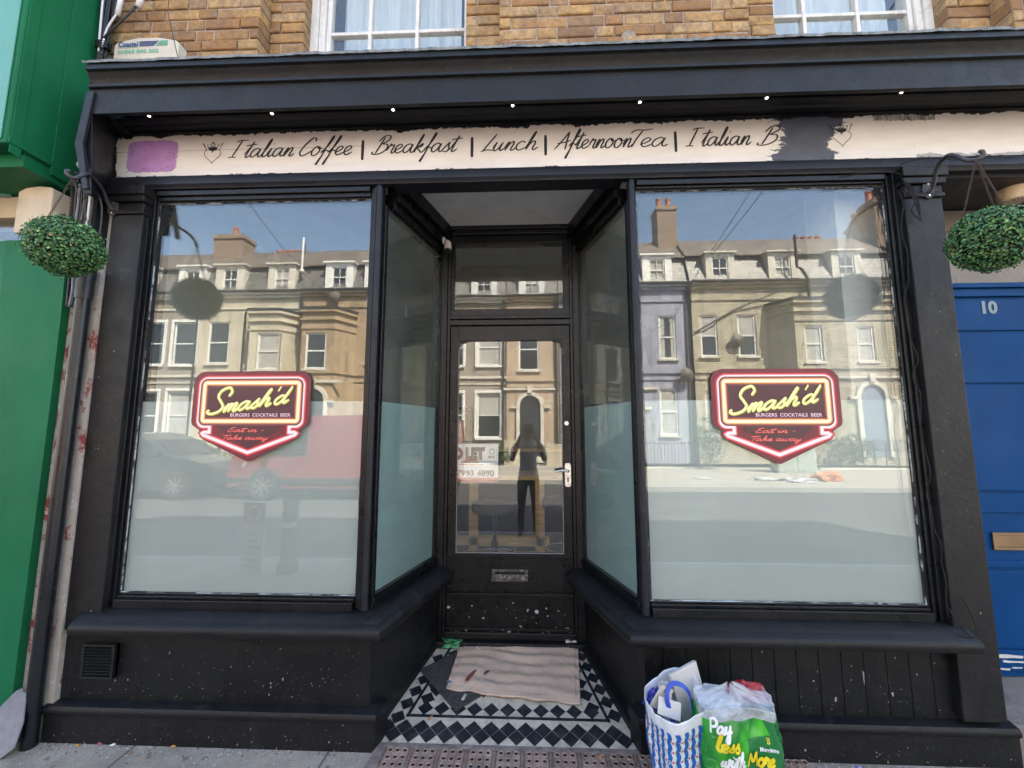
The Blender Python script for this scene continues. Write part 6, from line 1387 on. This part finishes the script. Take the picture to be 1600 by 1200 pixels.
house(7.4, 16.6, 'brick', 'wide cream painted brick house with broad bay, three dormers and pale slate mansard', [(7.75, 8.5, 4.84, 6.73), (9.4, 10.2, 4.84, 6.73), (7.8, 8.6, 1.35, 3.3)], (10.7, 16.5, 'brick', [(11.62, 12.35, 4.4, 5.95), (13.75, 14.45, 4.4, 5.9), (11.5, 12.3, 1.3, 3.2)], 7.05, 1.0), [(8.8, 1.3), (11.6, 1.3), (14.4, 1.3)], [(14.95, 1.5, 10.2, 11.3, -3.2, 4), (17.0, 1.0, 9.8, 12.6, -1.2, 3)], [(14.1, .5, 2.95, .95, 1.0, STO, simple('blue_grey_door', (.2, .25, .33), .5))], mans=SL2, dm='cream')
generic(16.6, 5.6, 'grey', 'grey rendered terraced house right of the wide cream brick house', 1)
generic(22.2, 5.6, 'cream', 'cream terraced house second from the right end across the road', 0)
generic(27.8, 6.0, 'taupe', 'taupe terraced house at the right end across the road', 1)

# fittings on the terrace
def dish(x, y, z, label, s=.3):
    r = empty('satellite_dish', label, 'satellite dish', (x, y, z), 'satellite dishes across the road')
    m = MB(); m.lathe([(.02, 0), (s * .5, -.03), (s, -.1), (s * 1.02, -.1), (s * .5, -.012), (.02, .02)], (0, .3, 0), 20, axis='y'); m.build('dish', simple('dish_grey', (.12, .10, .085), .6), r, smooth=True)
    m = MB(); m.tube([(0, 0, -.15), (0, .15, -.12), (0, .28, 0)], .02, 6); m.tube([(0, .25, -s * .8), (0, .62, -.05)], .012, 6); m.build('arm', GUT, r)
dish(9.25, -16.28, 5.5, 'brown satellite dish between two first floor windows of the cream brick house'); dish(7.0, -16.33, 4.0, 'brown satellite dish low on the lilac house'); dish(-9.2, -16.65, 7.9, 'dark satellite dish above the tan bay')
def pipe_run(pts, label, r=.06):
    o = MB(); o.tube(pts, r, 8); o = o.build('soil_pipe', GUT); tag(o, label, 'pipe')
pipe_run([(12.45, -16.0, 6.95), (12.45, -16.0, 8.3), (12.2, -16.0, 8.75), (12.0, -15.95, 8.8), (12.0, -15.95, 10.3)], 'black cranked soil pipe on the cream brick house')
pipe_run([(7.45, -16.2, 5.9), (9.3, -16.2, 6.95), (11.4, -15.9, 7.8)], 'slanting black waste pipe on the cream brick house', .035)
pipe_run([(-13.55, -16.6, .2), (-13.55, -16.6, 7.1), (-13.2, -16.2, 7.15)], 'black rainwater pipe left of the cream bay', .05)
ae = MB(); ae.tube([(0, 0, 0), (0, 0, 1.3)], .02, 6); ae.tube([(-.3, 0, .75), (.35, 0, .75)], .012, 5)
for k in range(6): ae.tube([(-.25 + k * .1, 0, .62), (-.25 + k * .1, 0, .88)], .008, 4)
ae = ae.build('television_aerial', GUT); ae.location = (-12.3, -19.2, 10.6); tag(ae, 'television aerial on the ridge of the cream house', 'aerial')
vp = MB(); vp.tube([(-11.0, -16.75, 9.3), (-11.0, -16.75, 11.0)], .05, 8); vp.lathe([(.12, 0), (.12, .1), (.05, .12)], (-11.0, -16.75, 9.25), 10); vp = vp.build('vent_pipe', WFR); tag(vp, 'pale vent pipe rising past the white dormer', 'pipe')
def railing(x0, x1, y, label, mat, h=1.0, step=.13, circles=False):
    r = empty('railing', label, 'railing', (x0, y, .12), 'front garden railings across the road')
    m = MB(); L = x1 - x0; m.box((0, -.015, h - .06), (L, .015, h - .03)); m.box((0, -.015, .12), (L, .015, .15))
    if circles: m.box((0, -.012, h - .42), (L, .012, h - .395))
    m.build('rail', mat, r); m = MB(); x = 0
    while x < L:
        if circles:
            c = (x + .2, 0, h - .225)
            if x + .4 < L: m.tube([(c[0] + .15 * math.cos(R(a)), 0, c[2] + .15 * math.sin(R(a))) for a in range(0, 361, 30)], .01, 5); m.box((x + .4, -.012, .15), (x + .425, .012, h - .06)); m.tube([(x + .05, 0, h - .39), (x + .36, 0, h - .07)], .008, 4); m.tube([(x + .36, 0, h - .39), (x + .05, 0, h - .07)], .008, 4)
            x += .42
        else: m.tube([(x, 0, .0), (x, 0, h)], .011, 5); x += step
    o = m.build('bars', mat, r)
    m = MB(); m.box((0, -.12, -.1), (L, .12, .0)); m.box((0, -.14, 0.001), (L, .14, .05)) ; m.build('plinth_wall', STO, r)
BKR = GUT
railing(-16, -10.7, -14.2, 'white railings in front of the cream house', WFR, .95); railing(2.0, 7.2, -14.1, 'black railings with hoops in front of the lilac house', BKR, 1.0); railing(10.8, 16.4, -13.9, 'black railings with circles in front of the wide cream brick house', BKR, 1.1, circles=True); railing(-6.3, -1.2, -14.3, 'plain black railings in front of the dark taupe house', BKR, 1.0)
cab = empty('utility_cabinet', 'pale grey green street cabinet on the far pavement', 'cabinet', (9.1, -12.6, .12)); CG = simple('cabinet_green', (.36, .42, .38), .5)
m = MB(); m.box((-.65, -.22, .0), (.65, .22, 1.25)); m.build('body', CG, cab, bevel=.02); m = MB(); m.box((-.69, -.26, 1.252), (.69, .26, 1.31)); m.build('lid', CG, cab, bevel=.01)
for s in (-1, 1): m = MB(); m.box((s * .02 if s > 0 else -.62, .222, .08), (.62 if s > 0 else -.02, .235, 1.18)); m.build('cabinet_door', CG, cab, bevel=.004)
crumple('rubbish_bag', (8.55, -10.2, .12), (.36, .25, .2), simple('orange_sack', (.5, .2, .09), .5), 'orange rubbish sack on the far pavement beside the cabinet', 'rubbish bag', 33)
for i, (x, y, s, lab) in enumerate(((6.8, -10.3, .22, 'small pale heap of litter on the far pavement, left of the orange sack'), (5.2, -10.6, .16, 'scattered papers on the far pavement before the lilac house'), (7.6, -10.0, .28, 'grey and white litter heap next to the orange sack'))): crumple('litter_heap', (x, y, .12), (s * 1.6, s, s * .35), simple('litter_grey_%d' % i, (.4, .4, .4), .7, .6, 9), lab, 'litter', 40 + i)
def bush(x, y, w_, h_, label, seed):
    rb = random.Random(seed); mb = MB(); mb.c = []
    for i in range(1500):
        n = Vector((rb.gauss(0, 1), rb.gauss(0, 1), rb.gauss(0, 1))).normalized() * rb.random() ** .4; n *= 1 + .4 * noise.noise(n * 3)
        c = Vector((n.x * w_, n.y * w_ * .6, h_ * (.55 + .5 * n.z))); u = Vector((rb.gauss(0, 1), rb.gauss(0, 1), rb.gauss(0, 1) + .5)).normalized(); t = u.orthogonal().normalized(); s = u.cross(t); L = rb.uniform(.03, .06)
        tn = rb.uniform(.6, 1.4); mb.add([c - t * L, c + s * L * .5, c + t * L, c - s * L * .5], [(0, 1, 2, 3)]); mb.c += [(.05 * tn, .11 * tn, .035 * tn)] * 4
    r = empty('garden_shrub', label, 'shrub', (x, y, .12)); mb.build('foliage', LEAF.m, r, normals=False); m = MB()
    for k in range(5): m.tube([(0, 0, 0), (rb.uniform(-.3, .3) * w_, rb.uniform(-.2, .2) * w_, h_ * .6)], [.02, .008], 5)
    m.build('stem', BRCH, r)
bush(6.7, -13.6, .75, 1.9, 'leafy green shrub behind the hooped railings of the lilac house', 5); bush(12.6, -14.6, .9, 1.2, 'low shrub behind the circle railings', 6); bush(-.9, -13.9, .5, .8, 'low dry shrub beside the peach house doorway', 7)
gw = MB(); gw.box((-1.0, -13.9, .12), (-.35, -13.7, 1.15)); gw.box((.75, -13.9, .12), (1.5, -13.7, 1.0)); gw = gw.build('garden_wall', WALLS['cream']); tag(gw, 'low cream garden wall with gateway in front of the peach house', 'wall')
st_ = MB(); st_.box((-.5, -16.4, .12), (.75, -15.2, .22)); st_.box((-.45, -16.4, .221), (.7, -15.6, .32)); st_ = st_.build('front_steps', STO); tag(st_, 'stone steps up to the arched doorway of the peach house', 'steps')
# bollard and small board on the near pavement
bo = empty('bollard', 'black cast iron bollard at the near kerb', 'bollard', (-2.46, -2.2, .12))
m = MB(); m.lathe([(.10, 0), (.10, .1), (.075, .13), (.065, .55), (.08, .57), (.08, .6), (.06, .62), (.075, .68), (.075, .72), (.05, .76), (.01, .78)], (0, 0, 0), 20); m.build('post', GUT, bo, smooth=True); m = MB(); m.lathe([(.068, .45), (.0685, .5)], (0, 0, 0), 20); m.build('reflective_band', WHITEP, bo, smooth=True)
pb = empty('pavement_board', 'narrow red and white leaning board on the near pavement', 'board', (-2.80, -2.15, .12)); pb.rotation_euler = (R(-6), R(4), 0)
m = MB(); m.box((-.11, -.012, 0), (.11, .012, .72)); m.build('board', WHITEP, pb, bevel=.003); m = MB(); m.box((-.11, .013, .50), (.11, .016, .72)); m.build('red_panel', S_RED, pb)
m = MB(); 
for a in range(1): loop_ribbon(m, [(.06 * math.cos(R(q)), .61 + .07 * math.sin(R(q))) for q in range(0, 360, 20)], .022, .018, 0)
m.build('ring_mark', WFR, pb, normals=False)
m = MB()
for k in range(6): m.box((-.08, .0125, .06 + k * .065), (.08 - .02 * (k % 3), .014, .085 + k * .065))
m.build('grey_print', simple('grey_print', (.35, .35, .36), .6), pb)

# ---------------------------------------------------------------- vehicles
TYRE = simple('tyre', (.02, .02, .02), .8, .1); ALLOY = simple('alloy', (.6, .6, .62), .25, .05, 8, 0, metal=.8); CARG = simple('car_glass', (.015, .02, .022), .03, .1, 3, 0, spec=.9)
LAMPM = simple('headlamp', (.7, .72, .72), .08, .05, 3, 0, metal=.4)
def carpaint(name, c):
    t = NT(name); t.col(c); t.rough(.35); t.p.inputs['Coat Weight'].default_value = 1; t.p.inputs['Coat Roughness'].default_value = .04; return t.m
def wheel(root, x, y, r, w_, face):
    m = MB(); m.lathe([(r * .62, -w_ / 2), (r * .95, -w_ / 2), (r, -w_ / 2 + .03), (r, w_ / 2 - .03), (r * .95, w_ / 2), (r * .62, w_ / 2)], (x, y, r), 28, axis='y'); t = m.build('wheel', TYRE, root, smooth=True)
    m = MB(); m.lathe([(r * .66, w_ / 2 * face - .001), (r * .66, (w_ / 2 + .004) * face), (r * .6, (w_ / 2 - .03) * face)], (x, y, r), 24, axis='y'); m.lathe([(.05, w_ / 2 * face), (.05, (w_ / 2 + .01) * face)], (x, y, r), 10, axis='y')
    for k in range(8):
        a = k * math.pi / 4; d = Vector((math.cos(a), 0, math.sin(a))); n = Vector((-d.z, 0, d.x)); c = Vector((x, y + (w_ / 2) * face, r)); P_ = [c + d * .04 - n * .02, c + d * r * .63 - n * .025, c + d * r * .63 + n * .025, c + d * .04 + n * .02]; m.hexa([tuple(p + Vector((0, -.012 * face, 0))) for p in P_] + [tuple(p + Vector((0, .006 * face, 0))) for p in P_])
    m.build('rim', ALLOY, t)
def vehicle(root, prof, W, paint, glasses, tuck, ws, r, roofz, beltz, lamps, plate):
    """prof: side outline; body narrowed above the belt line; x forward, centre y=0"""
    n = len(prof); cx = sum(p[0] for p in prof) / n
    def hw(x, z, k):      # half width
        t = max(0, (z - beltz) / (roofz - beltz)); base = W / 2 * (1 - tuck * t); xe = min(x - min(p[0] for p in prof), max(p[0] for p in prof) - x); base *= 1 - .10 * max(0, 1 - xe / .35) ** 2
        return base - (0 if z > .4 else .03)
    P_ = catmull([(p[0], p[1]) for p in prof + [prof[0]]], 4)[:-1]
    m = MB(); N = len(P_); rings = []
    arches = [(w, r * 1.14) for w in ws]
    for s, ins in ((-1, .0), (-1, .05), (1, .05), (1, .0)): pass
    offs = [(-1, -.10, 1.0), (-1, 0, .985), (-1, .0, .95), (1, .0, .95), (1, 0, .985), (1, -.10, 1.0)]
    o = 0; cz = sum(p.y for p in P_) / N
    for s, ins, sc_2 in [(-1, .0, .94), (-1, .035, 1.0), (1, .035, 1.0), (1, .0, .94)]:
        o_ = len(m.v)
        for p in P_:
            q = Vector((cx + (p.x - cx) * sc_2, cz + (p.y - cz) * sc_2)); m.v.append((q.x, s * (hw(p.x, p.y, 0) - ins), q.y))
        rings.append(o_)
    for a in range(3):
        for i in range(N): j = (i + 1) % N; m.face([rings[a] + i, rings[a] + j, rings[a + 1] + j, rings[a + 1] + i])
    m.face([rings[0] + i for i in range(N)][::-1]); m.face([rings[3] + i for i in range(N)])
    body = m.build('body', paint, root, smooth=True)
    for w in ws:
        for s in (-1, 1):
            a = MB(); a.lathe([(r * 1.16, 0), (r * 1.16, .03)], (w, s * (W / 2 - .035) - .015 + (.012 * s), r + .0), 28, axis='y'); a.build('wheel_arch', TYRE, root, smooth=True); wheel(root, w, s * (W / 2 - .075), r, .2, s)
    for pts in glasses:
        for s in (-1, 1):
            g = MB(); v = []
            for k in (0, 1): v += [(p[0], s * (hw(p[0], p[1], 0) * (1) + .004 - .03 * k), p[1]) for p in pts]
            L_ = len(pts); g.v = v; g.f = [tuple(range(L_)), tuple(range(L_, 2 * L_))[::-1]] + [(i, (i + 1) % L_, L_ + (i + 1) % L_, L_ + i) for i in range(L_)]; g.mi = [0] * len(g.f); g.build('side_window', CARG, root)
    return body
BLKC = carpaint('black_car_paint', (.012, .014, .018))
car = empty('parked_car', 'black hatchback parked at the far side of the road, left of the red van', 'car', (-9.15, -7.9, 0))
prof = [(-2.0, .35), (-2.02, .8), (-1.9, 1.05), (-1.65, 1.38), (-1.0, 1.5), (-.2, 1.5), (.35, 1.32), (.95, 1.0), (1.5, .9), (1.9, .72), (1.98, .5), (1.95, .25), (1.0, .2), (0, .2), (-1.0, .2), (-1.9, .22)]
vehicle(car, prof, 1.75, BLKC, [[(-.15, 1.0), (.75, 1.0), (.3, 1.30), (-.15, 1.42)], [(-1.2, 1.02), (-.22, 1.0), (-.22, 1.42), (-1.1, 1.4)]], .22, (-1.3, 1.22), .32, 1.5, .98, None, None)
m = MB(); m.hexa([(.98, -.66, 1.0), (.98, .66, 1.0), (1.02, .66, 1.0), (1.02, -.66, 1.0), (.36, -.56, 1.33), (.36, .56, 1.33), (.42, .56, 1.335), (.42, -.56, 1.335)]); m.build('windscreen', CARG, car)
for s in (-1, 1):
    m = MB(); m.hexa([(1.55, s * .60, .66), (1.9, s * .52, .62), (1.88, s * .76, .62), (1.5, s * .83, .68), (1.5, s * .62, .80), (1.84, s * .54, .74), (1.78, s * .76, .74), (1.4, s * .82, .82)]); m.build('headlight', LAMPM, car, bevel=.01)
    m = MB(); m.lathe([(.05, 0), (.05, .02)], (1.955, s * .62, .40), 12, axis='x'); m.build('fog_light', LAMPM, car)
    m = MB(); m.tube([(.78, s * .80, 1.0), (.76, s * .95, 1.04)], [.05, .07], 8); m.build('door_mirror', BLKC, car, smooth=True)
m = MB(); m.box((1.965, -.26, .42), (1.985, .26, .53)); m.build('number_plate', WFR, car); m = MB(); m.box((1.93, -.4, .30), (1.97, .4, .40)); m.build('grille', TYRE, car)
van = empty('parked_van', 'red panel van parked at the far side of the road', 'van', (-4.35, -7.95, 0)); REDV = carpaint('red_van_paint', (.24, .03, .035))
prof = [(2.45, .35), (2.48, 1.0), (2.45, 1.75), (2.35, 1.86), (1.0, 1.90), (-.8, 1.88), (-1.15, 1.78), (-1.75, 1.18), (-2.3, .98), (-2.48, .72), (-2.5, .4), (-2.4, .24), (-1.0, .24), (.5, .24), (2.3, .24)]
vehicle(van, prof, 1.86, REDV, [[(-1.55, 1.12), (-.62, 1.12), (-.62, 1.66), (-1.12, 1.66)]], .12, (-1.55, 1.5), .33, 1.9, 1.1, None, None)
m = MB(); m.hexa([(-1.80, -.72, 1.18), (-1.80, .72, 1.18), (-1.74, .72, 1.18), (-1.74, -.72, 1.18), (-1.20, -.68, 1.76), (-1.20, .68, 1.76), (-1.14, .68, 1.76), (-1.14, -.68, 1.76)]); m.build('windscreen', CARG, van)
for s in (-1, 1):
    m = MB(); m.hexa([(-2.46, s * .55, .72), (-2.1, s * .86, .72), (-2.05, s * .86, .74), (-2.4, s * .55, .74), (-2.38, s * .55, .9), (-2.0, s * .86, .98), (-1.95, s * .86, .98), (-2.34, s * .55, .92)]); m.build('headlight', LAMPM, van, bevel=.01)
    m = MB(); m.box((-2.42, s * .931 - .004, .38), (2.35, s * .931 + .004, .50)); m.build('bumper_strip', TYRE, van)
    m = MB(); m.tube([(-1.45, s * .90, 1.15), (-1.45, s * 1.06, 1.22)], [.06, .09], 8); m.build('door_mirror', TYRE, van, smooth=True)
    m = MB(); 
    for (x0, z0, x1, z1) in ((-.52, .55, -.515, 1.78), (.55, .55, .555, 1.78), (-1.60, .6, -1.595, 1.1)): m.box((x0, s * .926, z0), (x1, s * .934, z1))
    loop_ribbon(m, [(.75, 1.05), (.9, .92), (2.2, .92), (2.2, 1.55), (.75, 1.55)], .012, s * .938, 0)
    m.build('panel_line', simple('dark_red_seam', (.2, .01, .012), .5), van, normals=False)
car2 = empty('parked_car', 'dark red hatchback parked across the road near the wide cream brick house', 'car', (16.2, -7.9, 0))
prof = [(-2.0, .35), (-2.02, .8), (-1.9, 1.05), (-1.65, 1.38), (-1.0, 1.5), (-.2, 1.5), (.35, 1.32), (.95, 1.0), (1.5, .9), (1.9, .72), (1.98, .5), (1.95, .25), (1.0, .2), (0, .2), (-1.0, .2), (-1.9, .22)]
vehicle(car2, prof, 1.75, carpaint('dark_red_paint', (.2, .015, .02)), [[(-.15, 1.0), (.75, 1.0), (.3, 1.30), (-.15, 1.42)], [(-1.2, 1.02), (-.22, 1.0), (-.22, 1.42), (-1.1, 1.4)]], .22, (-1.3, 1.22), .32, 1.5, .98, None, None)

# ---------------------------------------------------------------- the photographer, seen only as a reflection in the door
SKIN = simple('skin', (.46, .27, .19), .5, .06, 12, .1); TEE = simple('grey_tshirt', (.82, .83, .84), .85, .08, 8, .3, 30, .01); JEAN = simple('black_trousers', (.016, .017, .022), .8, .15, 10, .2); SHOE = simple('dark_shoes', (.02, .02, .022), .5)
pr_ = empty('person', 'person in grey T-shirt and black trousers holding up a phone before the door', 'person', (-.0, -2.42, .12))
me = bpy.data.meshes.new('body'); V = []; E_ = []; RAD = []
def jv(p, r, parent=None):
    V.append(p); RAD.append(r); i = len(V) - 1
    if parent is not None: E_.append((parent, i))
    return i
pel = jv((0, 0, .84), (.145, .11)); waist = jv((0, -.01, .98), (.125, .10), pel); chest = jv((0, 0, 1.16), (.145, .11), waist); shl = jv((0, 0, 1.30), (.12, .085), chest); nk = jv((0, .015, 1.37), (.052, .055), shl); jv((0, .03, 1.43), (.05, .055), nk)
for s in (-1, 1):
    h = jv((s * .085, 0, .76), (.088, .095), pel); k = jv((s * .10, .02, .44), (.058, .06), h); an = jv((s * .11, 0, .09), (.042, .045), k); ft = jv((s * .12, .06, .04), (.045, .035), an); jv((s * .13, .16, .028), (.04, .024), ft)
    sh = jv((s * .175, -.0, 1.285), (.058, .058), shl); ja = jv((s * .235, .10, 1.11), (.044, .046), sh); el = jv((s * .235, .14, 1.07), (.040, .040), ja); wr = jv((s * .125, .325, 1.37), (.026, .028), el); pm = jv((s * .100, .345, 1.43), (.018, .034), wr)
    for k2, (dx, dz, ln) in enumerate(((-.006, .035, .052), (-.010, .018, .058), (-.012, .0, .055), (-.010, -.016, .045))):
        b0 = jv((s * .098, .350, 1.425 + dz * .7), .009, pm); b1 = jv((s * .086, .352 - .02, 1.43 + dz), .0085, b0); jv((s * (.086 - ln * .5), .352 - .012, 1.432 + dz), .0075, b1)
    t0 = jv((s * .094, .33, 1.41), .0105, pm); jv((s * .07, .322, 1.405), .009, t0)
me.from_pydata(V, E_, []); body = bpy.data.objects.new('body', me); COL.objects.link(body); body.parent = pr_
pr_.scale = (.96, .96, .955)
sk = body.modifiers.new('skin', 'SKIN'); sk.use_smooth_shade = True
for i, r in enumerate(RAD): me.skin_vertices[0].data[i].radius = r if isinstance(r, tuple) else (r, r)
me.skin_vertices[0].data[0].use_root = True
ss = body.modifiers.new('sub', 'SUBSURF'); ss.levels = 2; ss.render_levels = 2
bpy.context.view_layer.update(); dg = bpy.context.evaluated_depsgraph_get(); ev = bpy.data.meshes.new_from_object(body.evaluated_get(dg)); body.modifiers.clear(); body.data = ev
ev.materials.clear()
for mt_ in (SKIN, TEE, JEAN, SHOE): ev.materials.append(mt_)
for p in ev.polygons:
    c = p.center; p.use_smooth = True
    if c.z < .08: p.material_index = 3
    elif c.z < .86 and abs(c.x) < .23 and c.y < .2: p.material_index = 2
    elif c.z < 1.345 and not (c.y > .14 or (abs(c.x) > .2 and c.z < 1.12)): p.material_index = 1
    else: p.material_index = 0
bm = bmesh.new(); bmesh.ops.create_uvsphere(bm, u_segments=28, v_segments=20, radius=1)
for v in bm.verts:
    x, y, z = v.co; 
    X_, Y_, Z_ = x * .074, y * .092, z * .112
    if z < 0: X_ *= 1 - .28 * (-z) ** 1.5; Y_ *= 1 - .12 * -z
    if y > .6 and abs(x) < .22 and -.35 < z < .15: Y_ += .020 * (1 - abs(x) / .22) * (1 - abs(z + .15) / .3) if abs(z + .15) < .3 else 0
    if y > .6 and abs(abs(x) - .38) < .16 and abs(z - .08) < .12: Y_ -= .008
    v.co = (X_, Y_, Z_)
mh = bpy.data.meshes.new('head'); bm.to_mesh(mh); bm.free(); mh.materials.append(SKIN); hd = bpy.data.objects.new('head', mh); COL.objects.link(hd); hd.parent = pr_; hd.location = (0, .045, 1.485)
for p in mh.polygons: p.use_smooth = True
m = MB()
for s in (-1, 1): m.lathe([(.0005, .004), (.009, .002), (.012, -.004)], (s * .028, .085, .012), 10, axis='y')
m.box((-.02, .080, -.062), (.02, .086, -.056)); m.build('eyes_and_mouth', simple('dark_features', (.08, .04, .035), .5), hd)
m = MB()
for s in (-1, 1): m.lathe([(.028, -.006), (.03, 0), (.024, .006)], (s * .078, -.005, -.005), 10, axis='x')
m.build('ear', SKIN, hd, smooth=True)
m = MB(); m.grid(lambda u, v: (.080 * math.sin(v * 1.75) * math.cos(u * 6.2832), -.012 + .099 * math.sin(v * 1.75) * math.sin(u * 6.2832) * (1 if math.sin(u * 6.2832) < 0 else .88), .018 + .105 * math.cos(v * 1.75 * (1 if math.sin(u * 6.2832) < 0 else .72))), 24, 10); m.build('hair', simple('dark_hair', (.03, .02, .015), .6, .3, 60, .5), hd, smooth='all')
ph = MB(); ph.box((-.078, -2.0665, 1.512), (.078, -2.058, 1.588)); ph = ph.build('phone', simple('phone_black', (.02, .02, .022), .15), bevel=.003); tag(ph, 'black phone held up sideways in both hands of the person', 'phone')

def wire(a, b, sag, label, r=.012):
    m = MB(); a, b = Vector(a), Vector(b); m.tube([a.lerp(b, t / 20) - Vector((0, 0, sag * 4 * (t / 20) * (1 - t / 20))) for t in range(21)], r, 5); o = m.build('overhead_wire', GUT, smooth='all'); tag(o, label, 'wire')
wire((8.2, -16.4, 9.4), (4.2, -.05, 7.9), .3, 'overhead wire from the wide cream brick house towards the shop, upper of two'); wire((8.0, -16.4, 9.1), (4.6, -.05, 7.4), .3, 'overhead wire from the wide cream brick house towards the shop, lower of two')
wire((-11.5, -16.7, 9.9), (-5.2, -.05, 7.9), .25, 'overhead wire from the cream bay house to the wall above the green shop')
